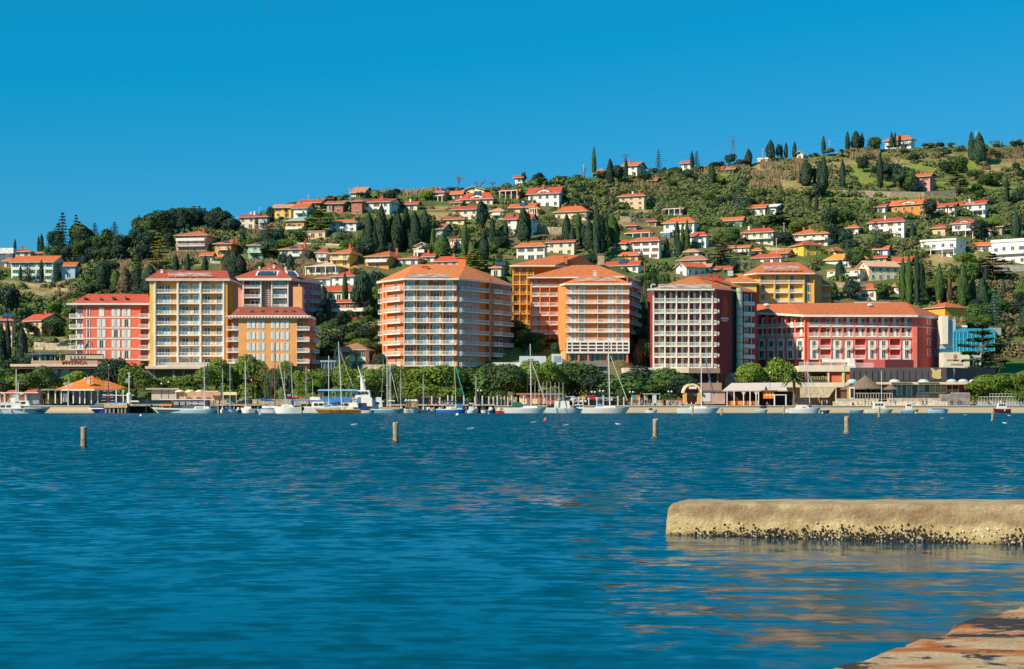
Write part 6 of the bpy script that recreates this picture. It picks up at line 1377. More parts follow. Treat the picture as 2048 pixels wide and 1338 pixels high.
# black clad building with gold emblems
b = Sb('clad_building', 'black clad low building with a gold emblem, below the right end of the red hotel', 'building', 1800, 500, 800)
bk = mat((.065, .06, .062)); bk2 = mat((.045, .04, .042))
b.mb('cladding', MB().prism([(PX(1700, 500), 500), (PX(1893, 496), 496), (PX(1985, 512), 512), (PX(1990, 520), 520), (PX(1700, 520), 520)], PZ(762, 500), PZ(735, 497), 0), bk)
b.mb('panel_joints', (lambda mb: [mb.box(PX(x, 499), PX(x+.5, 499), 499.9-(x-1700)/193*4-.12, 500-(x-1700)/193*4, PZ(761.5, 500), PZ(742, 500)) for x in range(1708, 1890, 12)] and mb)(MB()), DK)
em = MB(); pts_ = [(-2.9, 3.2), (-1.3, 2.6), (-.4, 1.6), (1.9, 2.6), (2.7, 2.0), (2.4, -1.0), (2.9, -2.6), (1.2, -3.2), (-1.4, -2.7), (-2.3, -1.6), (-1.9, .6)]
cx_, cz_ = PX(1872.5, 496), PZ(747, 496); em.prism([(cx_+a*.56, cz_+c*.52) for a, c in pts_], 0, .2); em.v = [(x, 496.25-z, y) for x, y, z in em.v]
b.mb('emblem', em, mat((.62, .46, .20), 'metal')); em = MB().box(-.7, .7, -.12, 0, -1.6, 1.6); em.v = [(x+PX(1905, 498), y+498.3, z+PZ(748, 498)) for x, y, z in em.v]; b.mb('emblem', em, mat((.3, .24, .13), 'metal'))
for px in (1706, 1790, 1848, 1905, 1928, 1950): b.mb('roof_dome', MB().ball((PX(px, 494), 495, PZ(764.5, 494)), 1.6, (1, 1, .62), n=12), mat((.5, .6, .62), 'gloss'))
# glass fronted cafe row
b = Sb('cafe_building', 'glass fronted seafront cafe with cream flat roof, beside the thatched bar', 'cafe', 1860, 480, 806)
b.p('roof', 1740, 1945, 764, 769, mat((.76, .58, .40)), 12, -1); b.p('wall', 1745, 1944, 769, 808, mat((.34, .26, .2)), 5, 3)
for i, px in enumerate((1787, 1797, 1807, 1817, 1827)): b.p('door', px, px+1.6, 770, 791, WM, .3, 2.6); b.p('glass_bay', px+1.8, px+9.5, 770, 791, TEAL if i % 2 else DGL, .2, 2.75)
b.p('window', 1841, 1852, 771, 783, PGL, .2, 2.7); b.p('window', 1853, 1863, 771, 783, DGL, .2, 2.7); b.p('window', 1865, 1896, 771, 785, mat((.42, .40, .16), 'gloss'), .2, 2.7); b.p('window', 1900, 1921, 772, 778, DGL, .2, 2.7)
repeat(b, 'mullion', (1840, 1852.5, 1864, 1875, 1886, 1897, 1909, 1922), 1.3, 769.5, 786, WM, .3, 2.4); b.p('sill', 1838, 1896, 784, 786, WM, .5, 2.2)
b.p('orange_panel', 1899, 1922, 778, 784, ORP, .3, 2.6); b.p('orange_panel', 1878, 1894, 786, 798, mat((.80, .24, .06)), .3, 2.2); b.p('stone_panel', 1835, 1862, 786, 796, mat((.5, .38, .26), 'stone'), .5, 2); b.p('dark_wall', 1923, 1944, 769.5, 800, mat((.16, .05, .05)), .5, 2.2)
b.p('grey_wall', 1898, 1934, 785, 800, mat((.40, .36, .32), 'stone'), 1, -3); b.p('skylight_strip', 1780, 1822, 765, 766, DKB, .2, -1.3); b.p('skylight_strip', 1834, 1876, 765, 766, DKB, .2, -1.3)
for px in (1790, 1848): b.mb('roof_dome', MB().ball((PX(px, 484), 484, PZ(764, 484)), 1.2, (1.3, 1, .6), n=12), mat((.5, .6, .62), 'gloss'))
# thatched bar
b = Sb('thatched_bar', 'round thatched bar on the promenade beside the glass fronted cafe', 'bar', 1738, 474, 806)
th_ = mat((.20, .145, .10), 'bark'); Yt = 474; mm = Yt/F
cx_, cy_ = PX(1737, Yt), Yt+4; zt_ = PZ(751, Yt); ze = PZ(777, Yt)
b.mb('thatch', MB().lathe([(4.9, ze-.25), (5.0, ze), (2.4, ze+(zt_-ze)*.55), (.25, zt_), (.1, zt_+.2)], 20, 0, (cx_, cy_, 0)), th_)
for dx in (-5.2, 6.6): b.mb('side_thatch', MB().lathe([(2.3, ze-.4), (2.4, ze-.2), (.2, ze+1.1)], 12, 0, (cx_+dx, cy_-2, 0)), th_)
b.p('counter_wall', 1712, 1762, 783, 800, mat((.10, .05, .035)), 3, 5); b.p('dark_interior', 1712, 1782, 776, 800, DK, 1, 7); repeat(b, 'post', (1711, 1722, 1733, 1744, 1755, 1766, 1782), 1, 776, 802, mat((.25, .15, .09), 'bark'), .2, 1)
rail(b, 1708, 1784, 786, 799, 14, WM, -.5); b.p('white_gate', 1698, 1708, 774, 797, WM, .3, -.8); b.p('gate_opening', 1700, 1706, 777, 795, DK, .05, -.87); b.p('amber_post', 1694, 1698, 775, 797, mat((.6, .35, .05)), .4, -.5)
# white stucco seawall with seats
b = Sb('promenade_wall', 'low cream stepped wall along the right hand promenade', 'wall', 1780, 466, 811)
b.p('wall', 1668, 1895, 803, 812, mat((.78, .64, .46), 'stone'), 2); b.p('upper_wall', 1676, 1760, 797, 803, mat((.50, .46, .34), 'stone'), 2, 1.8); b.p('upper_wall', 1780, 1885, 796, 803, mat((.44, .40, .34), 'stone'), 2, 1.8); b.p('bin_niche', 1704, 1707.5, 805, 810.5, DKB, .1, -.05)
b.p('grey_block', 1893, 1950, 788, 811, mat((.28, .26, .25), 'stone'), 3, 5)
b = Sb('fence', 'grey mesh sports fence under the right hand pines', 'fence', 1985, 470, 811)
rail(b, 1957, 2060, 793, 809, 18, STEEL); rail(b, 1980, 2030, 787, 793, 8, STEEL, .4); b.p('base_wall', 1955, 2070, 803, 811, mat((.36, .40, .40)), .4, 1)
# blue glass building
b = Sb('glass_building', 'blue glass fronted building with cream stepped wings behind the big cedar', 'building', 1960, 545, 760)
tq = mat((.02, .26, .40), 'gloss'); gb = MB(); Yg = 545
prof_ = [(648, 0), (655, -.0), (705, -.0)]
gb.prism([(PX(1906, Yg), Yg), (PX(1990, Yg), Yg), (PX(1990, Yg+8), Yg+8), (PX(1906, Yg+8), Yg+8)], PZ(705, Yg), PZ(664, Yg))
n0 = 8
for i in range(n0):
    a0, a1 = R(90)*i/n0, R(90)*(i+1)/n0; r_ = (664-656)*Yg/F
    ya, yb = Yg+2.6-2.6*math.cos(a0), Yg+2.6-2.6*math.cos(a1); za, zb_ = PZ(664, Yg)+r_*math.sin(a0), PZ(664, Yg)+r_*math.sin(a1)
    gb.face([(PX(1907, Yg), ya, za), (PX(1989, Yg), ya, za), (PX(1989, Yg), yb, zb_), (PX(1907, Yg), yb, zb_)])
b.mb('glass_front', gb, tq)
fr_ = MB()
for px in (1907, 1913, 1919, 1927, 1935, 1943, 1952, 1962, 1972, 1982, 1989): fr_.box(PX(px, Yg)-.1, PX(px, Yg)+.1, Yg-.15, Yg-.01, PZ(705, Yg), PZ(664, Yg))
for r_ in (664, 679, 691, 704): fr_.box(PX(1906, Yg), PX(1990, Yg), Yg-.16, Yg-.02, PZ(r_, Yg)-.08, PZ(r_, Yg)+.08)
b.mb('glazing_bars', fr_, mat((.10, .48, .60)))
b.p('cream_wing', 1883, 1894.5, 632, 688, mat((.80, .72, .55)), 5, -1); b.p('grey_wing', 1884, 1912, 639, 697, mat((.42, .50, .55)), 6, .3); b.p('blue_base', 1884, 1906, 697, 705, mat((.03, .14, .26), 'gloss'), 5, .2)
b.p('lower_wall', 1884, 1936, 705, 748, mat((.72, .66, .52)), 6, -2); b.p('grey_block', 1985, 2006, 655, 670, mat((.36, .36, .38)), 5, 2); b.p('side_wing', 1936, 1965, 706, 745, mat((.5, .55, .55)), 5, -1)
for px in (1939, 1945, 1951): b.p('window', px, px+3.4, 720, 735, DGL, .2, -1.2)
b.mb('emblem', MB().lathe([(.75, 0), (.75, .1)], 9, 0, (0, 0, 0)), mat((.62, .17, .06))) if False else None
em = MB().ball((PX(1909.5, 543), 542.9, PZ(712.5, 543)), .8, (.8, .12, 1), n=9); b.mb('emblem', em, mat((.66, .22, .08)))
for r0, x0, x1 in ((720.5, 1890, 1914), (729, 1898, 1922)): o = b.p('lettering', x0, x1, r0-1.6, r0+1.4, mat((.36, .27, .2)), .1, -2.1); o['label'] = 'blurred line of brown lettering'
b.p('roof_deck', 1912, 1938, 650, 654, WM, 4, 2)
# orange roofed restaurant on the left quay
b = Sb('restaurant', 'seafront restaurant with wide bright orange pyramid roof at left', 'restaurant', 190, 470, 808)
Yr = 470; ez = PZ(778.5, Yr); e = [(PX(110, Yr), Yr, ez), (PX(190, Yr-2), Yr-3, ez), (PX(262, Yr+2), Yr+4, ez), (PX(250, Yr+12), Yr+12, ez), (PX(118, Yr+12), Yr+12, ez)]
ap = (PX(184, Yr+6), Yr+6, PZ(751, Yr+6)); hiproof(b, e, [ap]*5, RO_ if False else mat((.80, .22, .03), 'tile'), .35)
b.p('awning', 83, 150, 778, 780.5, mat((.35, .33, .3)), 4, -.5); b.p('interior', 112, 258, 780.5, 806, DGL, 3, 4); repeat(b, 'pillar', (96, 110, 122, 146, 159, 169, 182, 195, 232, 246, 258), 2, 780, 807, WM, .4, .2)
for px in (146, 182): b.p('white_door_frame', px, px+12, 780, 782, WM, .3, .1)
b.p('white_wall', 124, 132, 787, 804, WM, .3, 1); chim(b, 178, 755, 768, 6, 469, mat((.55, .5, .42))); b.mb('roof_vent', MB().ball((PX(168.5, 470), 471, PZ(757, 470)), .35), WM)
b = Sb('garden_house', 'yellow walled house behind the orange roofed restaurant', 'house', 95, 478, 806); b.p('wall', 78, 122, 768, 806, YLm if False else mat((.84, .62, .22)), 5); b.p('white_frame', 96, 110, 781, 792, WM, .3, -.4); b.p('window', 98, 108, 783, 790, DGL, .1, -.45)
# beach huts
b = Sb('beach_hut_row', 'row of white beach huts with red doors and rounded red roofs at the left edge', 'beach huts', 25, 468, 808)
b.p('wall', -30, 54, 787, 808, WM, 4); b.p('side_wall', 54.1, 77, 786, 808, mat((.30, .33, .36)), 4, .5)
for px in (-18, 3, 13, 43): b.p('door', px, px+5.5, 789, 806, mat((.50, .08, .04)), .2, -.2)
for px in (0, 10, 30, 36, 52): b.p('pillar', px-.9, px+.9, 786, 808, WM, .4, -.6)
for cxx, wd in ((-8, 24), (24, 30), (62, 34)): b.mb('roof', MB().prism([(PX(cxx-wd/2, 468), 467), (PX(cxx+wd/2, 468), 467), (PX(cxx+wd/2, 468), 474), (PX(cxx-wd/2, 468), 474)], PZ(786.5, 468), PZ(780, 468), 0, [(PX(cxx-wd/2+9, 468), 469), (PX(cxx+wd/2-9, 468), 469), (PX(cxx+wd/2-9, 468), 473), (PX(cxx-wd/2+9, 468), 473)]), mat((.62, .11, .05), 'tile'))
b.p('fascia', -30, 78, 784.5, 786.8, WM, .3, -.8)
# kiosk with three awnings and neighbours
b = Sb('kiosk', 'beige kiosk with three cream awnings on the jetty root', 'kiosk', 390, 466, 806)
b.p('wall', 300, 350, 778, 800, mat((.56, .46, .36)), 3, 2); b.p('roof', 290, 356, 776, 779, mat((.46, .40, .32)), 5, 1); b.p('wall', 351, 438, 784, 800, mat((.62, .36, .2)), 2, 2.5)
for px in (360, 380, 400): b.mb('awning', MB().lathe([(1.35, PZ(784, 466)), (1.3, PZ(782.5, 466)), (.5, PZ(779.5, 466))], 10, 0, (PX(px, 466), 466, 0)), mat((.84, .66, .40), 'cloth'))
b.p('awning', 411, 438, 781.5, 784, mat((.82, .62, .38), 'cloth'), 2.5, -1); repeat(b, 'post', (352, 370, 390, 410, 424), .8, 783, 802, WM, .15, -.5)
b = Sb('kiosk', 'small ticket kiosk with cream fascia left of the blue covered boat mast', 'kiosk', 459, 462, 808); b.p('roof', 446, 473, 784, 790, mat((.84, .70, .36)), 3); repeat(b, 'post', (446.8, 472.5), 1, 790, 808, mat((.7, .6, .4)), .3, 0); b.p('screen', 450, 470, 793, 806, mat((.04, .16, .10)), .3, 2.6)
b = Sb('boathouse', 'low tan sailing club shed with red doors behind the row of dinghy masts', 'boathouse', 1080, 466, 808)
b.p('wall', 1039, 1120, 789, 808, mat((.80, .58, .34)), 4, .5); b.p('roof', 1033, 1125, 786.5, 789, mat((.55, .18, .10)), 6, -.4)
for px in (1054, 1075, 1089, 1103): b.p('door', px, px+8, 791, 807, mat((.40, .10, .06)), .2, .25)
b.p('sign', 1086, 1108, 788.4, 790.2, mat((.06, .18, .5)), .2, -.8)
# pergola cafe with long white sunshade
b = Sb('pergola_cafe', 'pergola cafe under a long pale sunshade with an orange hut', 'cafe', 1520, 466, 811)
b.mb('sunshade', MB().prism([(PX(1445, 466), 466), (PX(1575, 466), 466), (PX(1575, 478), 478), (PX(1465, 478), 478)], PZ(782.5, 466), PZ(781.5, 466), 0).face([(PX(1445, 466), 466, PZ(781, 466)), (PX(1575, 466), 466, PZ(781, 466)), (PX(1568, 476), 476, PZ(765, 476)), (PX(1463, 476), 476, PZ(766, 476))]), mat((.70, .58, .50), 'cloth'))
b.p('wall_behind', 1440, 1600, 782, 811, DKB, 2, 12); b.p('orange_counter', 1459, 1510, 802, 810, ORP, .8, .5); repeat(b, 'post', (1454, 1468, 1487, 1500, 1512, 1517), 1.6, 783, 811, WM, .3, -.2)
for px in (1487, 1512): b.mb('post_brace', MB().tube((PX(px, 466), 465.8, PZ(790, 466)), (PX(px-4, 466), 465.8, PZ(783.5, 466)), .09).tube((PX(px, 466), 465.8, PZ(790, 466)), (PX(px+4, 466), 465.8, PZ(783.5, 466)), .09), WM)
hut = b.p('orange_hut', 1528, 1548, 783, 797, mat((.86, .22, .02)), 3, -.5); b.p('hut_roof', 1522, 1554, 780.5, 783, mat((.16, .06, .03)), 4, -1); b.mb('hut_lantern', MB().lathe([(.5, PZ(780, 466)), (.3, PZ(777, 466)), (.1, PZ(773, 466)), (.03, PZ(771, 466))], 8, 0, (PX(1533, 466), 467, 0)), DK)
for px in (1531, 1537.5, 1544): b.p('notice', px, px+3.6, 788, 792.5, mat((.84, .62, .3)), .1, -.6)
b.mb('white_frame', bx(1548, 1550, 789, 811, 464, .3).box(PX(1550, 464), PX(1573, 464), 464, 464.3, PZ(790.5, 464), PZ(789, 464)).box(PX(1571, 464), PX(1573, 464), 464, 464.3, PZ(811, 464), PZ(790.5, 464)), WM)
# arched stage kiosk
b = Sb('arched_kiosk', 'arched wooden kiosk with white sign, left of the pergola cafe', 'kiosk', 1383, 466, 808)
mb = MB(); cx_ = PX(1383.5, 466); zc = PZ(786, 466); r1_, r2_ = 2.6, 2.1
for i in range(12):
    a0, a1 = math.pi*i/12, math.pi*(i+1)/12
    for (ra, rb) in ((r1_, r2_),):
        p = [(cx_+ra*math.cos(a0), zc+ra*math.sin(a0)), (cx_+ra*math.cos(a1), zc+ra*math.sin(a1)), (cx_+rb*math.cos(a1), zc+rb*math.sin(a1)), (cx_+rb*math.cos(a0), zc+rb*math.sin(a0))]
        mb.face([(x, 465, z) for x, z in p[::-1]]); mb.face([(p[0][0], 465, p[0][1]), (p[1][0], 465, p[1][1]), (p[1][0], 469, p[1][1]), (p[0][0], 469, p[0][1])])
        mb.face([(p[3][0], 465, p[3][1]), (p[3][0], 469, p[3][1]), (p[2][0], 469, p[2][1]), (p[2][0], 465, p[2][1])])
b.mb('arch', mb, mat((.80, .62, .36))); b.p('wall', 1367, 1373, 786, 808, mat((.74, .40, .12)), 3, -.8); b.p('wall', 1395, 1401, 786, 808, mat((.74, .40, .12)), 3, -.8); b.p('interior', 1370, 1398, 770, 808, mat((.22, .12, .05)), .4, 2.8); b.p('sign', 1377, 1392, 773, 778, WM, .2, -1.2); b.p('blue_shelf', 1373, 1394, 786, 791, mat((.04, .18, .32)), .3, .6)
b = Sb('service_building', 'pinkish shed with a mural behind the promenade crowd', 'shed', 1425, 472, 808); b.p('wall', 1398, 1452, 783, 808, mat((.50, .36, .30)), 3, 2); b.p('roof', 1396, 1455, 780, 783, mat((.30, .16, .12)), 4, 1.6); b.p('mural', 1406, 1424, 785, 803, mat((.70, .68, .62)), .1, 1.9)
b = Sb('bus_shelter', 'small glass shelter among the seafront crowd', 'shelter', 1310, 462, 811); b.p('roof', 1287, 1321, 787, 788.6, mat((.42, .46, .42)), 3); b.p('panel', 1305, 1313, 788.6, 807, mat((.55, .62, .60)), .2, .2); repeat(b, 'post', (1289, 1319), .7, 788.6, 811, STEEL, .15, .2)
for px, w_, c in ((1268, 9, (.05, .25, .36)), (1276, 8, (.62, .20, .05)), (1292, 8, (.55, .36, .12))):
    b = Sb('notice_board', {1268: 'blue notice board beside the glass shelter', 1276: 'orange notice board beside the blue one', 1292: 'tan notice board under the glass shelter roof'}[px], 'board', px, 464, 811, 'notice boards on the seafront'); b.p('panel', px-w_/2, px+w_/2, 790, 800, mat(c), .15); b.p('leg', px-w_/2, px-w_/2+.8, 800, 811, mat((.4, .3, .2)), .15); b.p('leg', px+w_/2-.8, px+w_/2, 800, 811, mat((.4, .3, .2)), .15)
# jetties
b = Sb('jetty', 'long timber and concrete jetty behind the moored boats', 'jetty', 640, 449, 826)
b.p('deck', 286, 990, 808.2, 811.4, mat((.50, .40, .28), 'stone'), 4.5)
for i in range(44): b.p('pile', 290+i*16, 293.2+i*16, 811.4, 830, mat((.30, .24, .16), 'bark'), .5, .2)
b.p('underdeck_shade', 288, 988, 811.5, 828, DK, .3, 4)  # black sheet behind the piles stands in for shade under the deck
b.p('breastwork', 500, 700, 798, 808, mat((.48, .38, .24), 'stone'), .4, 4)
b = Sb('landing', 'concrete pier head on stubby piles carrying the white harbour light', 'pier', 230, 447, 826)
b.p('deck', 208, 254, 806, 815.5, mat((.62, .48, .30), 'stone'), 6); 
for px in (211, 219, 227, 236, 243, 250): b.p('pile', px-1.5, px+1.5, 815.5, 830, mat((.40, .30, .18), 'bark'), .6, .2)
b.p('causeway', 254, 300, 808, 812, mat((.45, .36, .25), 'stone'), 6, .5); b.p('underdeck_shade', 254, 300, 812, 828, DK, .3, 3); b.p('bench_deck', 256, 275, 801, 804, WM, 1.2, 1)  # black sheet below the causeway is painted shade too
t_ = thing('harbour_light', 'white cylindrical harbour light on the pier head', 'beacon', (PX(257.5, 448), 448.5, PZ(807, 448)))
MB().lathe([(.60, 0), (.62, .3), (.62, 2.6), (.45, 2.75), (.15, 2.85)], 16).build('body', WM, t_, smooth=False); MB().tube((0, 0, 2.8), (0, 0, 8.3), .16, .12, 8).build('mast', WM, t_); MB().box(-.9, -.15, -.1, 0, 5.4, 6.6).build('solar_panel', mat((.3, .32, .34), 'metal'), t_); MB().box(-.2, .5, -.08, .08, 7.0, 7.12).build('bracket', WM, t_); MB().box(-.5, .2, -.08, .08, 7.9, 8.0).build('bracket', WM, t_)
t_ = thing('crows_nest_mast', 'white mast with an open basket like a crows nest before the orange roofed restaurant', 'mast', (PX(136.5, 460), 460, 1.86))
MB().tube((0, 0, 0), (0, 0, 4.6), .16, .13, 8).build('pole', WM, t_); mb = MB()
for i in range(9): a = i*math.pi*2/9; mb.tube((math.cos(a)*.55, math.sin(a)*.55, 4.4), (math.cos(a)*.62, math.sin(a)*.62, 5.2), .035, None, 4); mb.tube((math.cos(a)*.62, math.sin(a)*.62, 5.2), (math.cos(a)*1.25, math.sin(a)*1.25, 6.2), .045, None, 4)
for r_, z in ((.55, 4.4), (.62, 5.2), (1.25, 6.2)):
    for i in range(12): a0, a1 = i*math.pi/6, (i+1)*math.pi/6; mb.tube((r_*math.cos(a0), r_*math.sin(a0), z), (r_*math.cos(a1), r_*math.sin(a1), z), .05, None, 4)
mb.build('basket', WM, t_); MB().tube((0, 0, 4.6), (0, 0, 7.5), .03).build('antenna', WM, t_)
t_ = thing('slipway', 'low concrete slipway below the restaurant terrace at left', 'slipway', (PX(145, 452), 452, 0)); MB().box(-6, 6, -.5, 2, -1, .7).box(-6.5, 6.6, .3, 2, .7, 1.6).build('ramp', QW, t_)
# mooring posts on the stone jetty, by their own positions
def spost(px, top, base, Y, wd, lab):
    t_ = thing('stone_post', lab, 'post', (PX(px, Y), Y, PZ(base, Y)), 0, 'pale stone posts along the harbour edge'); m_ = Y/F
    MB().lathe([(wd*m_/2, -.3), (wd*m_/2, (base-top)*m_*.9), (wd*m_*.35, (base-top)*m_)], 8).build('shaft', mat((.62, .52, .40), 'stone'), t_)
sp_ = [(x, 793+rq.uniform(-3, 2)) for x in (864, 880, 896, 905, 928, 950, 965, 978, 987, 995, 1002, 1009, 1016, 1024, 1032, 1048, 1147, 1157, 1166, 1178, 1194, 1207, 1220, 1236, 1248, 1264, 1279)]
for i, (px, tp) in enumerate(sp_):
    near = 'left of the white sailboats' if px < 1060 else 'in front of the parked cars'
    gi = [p for p, _ in sp_ if (p < 1060) == (px < 1060)].index(px)
    spost(px, tp, 812, 456+(i % 3)*.6, 3.2, f'pale stone post {near}, number {gi+1} counted from the left' if False else f"pale stone post {near}, {(ORD[gi] if gi < 12 else {12:'thirteenth',13:'fourteenth',14:'fifteenth',15:'sixteenth'}[gi])} from left")
# lamps
def lamp(px, top, Y, n, lab):
    t_ = thing('street_lamp', lab, 'street lamp', (PX(px, Y), Y, 1.86), 0, 'promenade street lamps'); h = PZ(top, Y)-1.86
    MB().tube((0, 0, 0), (0, 0, h), .09, .06, 7).box(-.45, .45, -.04, .04, h-.35, h-.27).build('post', mat((.05, .06, .06), 'metal'), t_)
    for s_ in ((-1, 1) if n == 2 else (0,)): MB().ball((s_*.42, 0, h), .26, n=10, h=6).build('globe', WM, t_)
for px, tp, n, lab in ((959, 781, 2, 'twin globe lamp under the dark seafront trees'), (1187, 784, 2, 'twin globe lamp behind the red car, left one'), (1203, 782, 2, 'twin globe lamp right of the red car'), (1263, 784, 2, 'twin globe lamp beside the blue notice board'), (1340, 783, 2, 'twin globe lamp left of the arched kiosk'), (323, 767, 1, 'single lamp left above the cream awnings'), (337, 764, 1, 'single lamp right above the cream awnings'), (1540, 745, 1, 'lamp behind the long pale sunshade'), (1690, 730, 1, 'lamp on the podium left of the black clad building')):
    lamp(px, tp, 468, n, lab)
# cars
def car(px, base, L_, c, lab, Y=470):
    t_ = thing('parked_car', lab, 'car', (PX(px, Y), Y, PZ(base, Y)), 0, 'cars parked behind the stone posts'); k = L_/4.3; cm = mat(c, 'gloss')
    P_ = [(-2.15, .3), (-2.1, .75), (-1.5, .92), (-.85, 1.38), (.75, 1.42), (1.45, .98), (2.05, .85), (2.15, .3)]
    mb = MB(); n = len(P_)
    for s_ in (-1, 1): mb.face([(x*k, s_*.82, z*k) for x, z in (P_ if s_ < 0 else P_[::-1])])
    for i in range(n): a, c_ = P_[i], P_[(i+1) % n]; mb.face([(a[0]*k, -.82, a[1]*k), (a[0]*k, .82, a[1]*k), (c_[0]*k, .82, c_[1]*k), (c_[0]*k, -.82, c_[1]*k)])
    mb.build('body', cm, t_)
    for x0, x1 in ((-1.15, -.1), (0., 1.1)): MB().prism([(x0*k, .96*k), (x1*k, .96*k), ((x1-.25)*k, 1.3*k), ((x0+.25)*k, 1.3*k)], 0, .03).build('window', DGL, t_).rotation_euler = (R(90), 0, 0)
    for o in t_.children:
        if o.name.startswith('window'): o.location.y = -.83
    for x in (-1.3, 1.35):
        w_ = MB().tube((0, -.9, .33), (0, -.7, .33), .33, None, 14).build('wheel', mat((.02, .02, .02)), t_, (x*k, 0, 0)); MB().tube((0, -.92, .33), (0, -.9, .33), .18, None, 10).build('rim', STEEL, w_)
    MB().box(2.08*k, 2.17*k, -.7, -.4, .6, .75).build('headlight', WM, t_); MB().box(2.08*k, 2.17*k, .4, .7, .6, .75).build('headlight', WM, t_)
for px, base, L_, c, lab in ((1126, 801, 4.2, (.75, .75, .73), 'white car nearest the sailing club shed'), (1143, 803, 4.4, (.72, .73, .75), 'white hatchback left of the yellow car'), (1158, 806, 4.0, (.66, .70, .72), 'silver car low between white hatchback and yellow car'), (1167, 800, 3.6, (.72, .56, .03), 'yellow car between white and red cars'), (1186, 801, 4.4, (.55, .02, .05), 'red car behind the white sailboat mast'), (1206, 802, 4.0, (.16, .28, .30), 'dark teal car right of the red car'), (1222, 803, 4.0, (.60, .60, .60), 'light grey car right of the dark teal car'), (1240, 803, 4.2, (.62, .52, .40), 'beige van right of the light grey car'), (1298, 808, 4.4, (.03, .04, .06), 'dark car beside the glass shelter'), (1594, 806, 4.2, (.03, .06, .08), 'dark car below the date palm'), (128, 694, 4.2, (.05, .10, .09), 'dark green car beside the coral hotel')):
    if px == 128: car(px, base, L_, c, lab, 530)
    else: car(px, base, L_, c, lab)
# power pylons and poles on the skyline
def pylon(px, base, top, Y, lab, w_=1.0):
    t_ = thing('pylon', lab, 'pylon', (PX(px, Y), Y, PZ(base, Y)), .3, 'lattice pylons on the skyline'); h = (base-top)*Y/F; mb = MB(); st = mat((.16, .24, .34), 'metal')
    for sx, sy in ((-1, -1), (1, -1), (1, 1), (-1, 1)): mb.tube((sx*w_*.9, sy*w_*.9, 0), (sx*.25, sy*.25, h*.6), .10, None, 4).tube((sx*.25, sy*.25, h*.6), (0, 0, h), .09, None, 4)
    for i in range(9):
        f = i/9; g = (i+1)/9
        for sy in (-1, 1):
            wa = w_*.9*(1-f)+.2*f; wb = w_*.9*(1-g)+.2*g; mb.tube((-wa, sy*wa, f*h*.75), (wb, sy*wb, g*h*.75), .06, None, 3).tube((wa, sy*wa, f*h*.75), (-wb, sy*wb, g*h*.75), .06, None, 3)
    mb.build('lattice', st, t_)
    for f, l in ((.60, 1.6), (.72, 2.1), (.84, 1.7)):
        a_ = MB().box(-l, l, -.08, .08, h*f, h*f+.18).build('crossarm', st, t_); MB().tube((-l, 0, h*f), (-l, 0, h*f-.7), .09, None, 4).tube((l, 0, h*f), (l, 0, h*f-.7), .09, None, 4).build('insulator', st, a_)
pylon(1466, 306, 268, 900, 'larger blue grey lattice pylon on the skyline', 1.5); pylon(1251, 325, 306, 860, 'small lattice pylon behind the slim skyline cypress', .8)
wires = []
def pole(px, base, top, lab, c=(.6, .55, .48)):
    Y = Yat(px, base); t_ = thing('utility_pole', lab, 'pole', (PX(px, Y), Y, PZ(base, Y)), 0, 'utility poles on the hill'); h = (base-top)*Y/F; MB().tube((0, 0, -.5), (0, 0, h), .16, .12, 6).build('post', mat(c), t_); MB().box(-.6, .6, -.06, .06, h-.4, h-.28).build('crossarm', mat(c), t_); return (PX(px, Y), Y, PZ(top, Y)-.3)
w0 = pole(519, 432, 414, 'white pole above the highest left white house'); w1 = pole(699, 392, 376, 'white pole beside the lone cream gable house'); w2 = pole(1167, 342, 328, 'white pole left of the tallest skyline cypress'); w3 = pole(1525, 318, 296, 'grey pole on the tan skyline field', (.4, .42, .45)); w4 = pole(1659, 303, 280, 'white pole right of the leaning skyline cypress'); w5 = pole(617, 402, 390, 'white pole behind the long red roof'); w6 = pole(1952, 305, 262, 'white pole between two big cypresses'); w7 = pole(2032, 292, 262, 'pole near the right edge skyline', (.2, .2, .2)); pole(1568, 470, 445, 'pale pole right of the dish villa'); pole(1553, 516, 476, 'pale lamp pole above the small orange gable')
def wire(a, c, sag, lab):
    mb = MB(); a, c = Vector(a), Vector(c); p = a
    for i in range(1, 13): f = i/12; q_ = a.lerp(c, f); q_.z -= sag*4*f*(1-f); mb.tube(p-a, q_-a, .05, None, 3); p = q_
    tag(mb.build('power_line', mat((.15, .22, .28)), None, tuple(a)), lab, 'cable', 'overhead power lines')
wire(w2, (PX(1466, 900), 900, PZ(278, 900)), 5, 'thin cable from the white pole to the larger pylon'); wire((PX(1466, 900), 900, PZ(278, 900)), w4, 4, 'thin cable right of the larger pylon'); wire(w4, w6, 4, 'thin cable across the right skyline'); wire(w5, w1, 3, 'thin cable above the left skyline houses'); wire(w1, (PX(800, 800), 800, PZ(368, 800)), 2, 'thin cable right of the lone cream gable house')
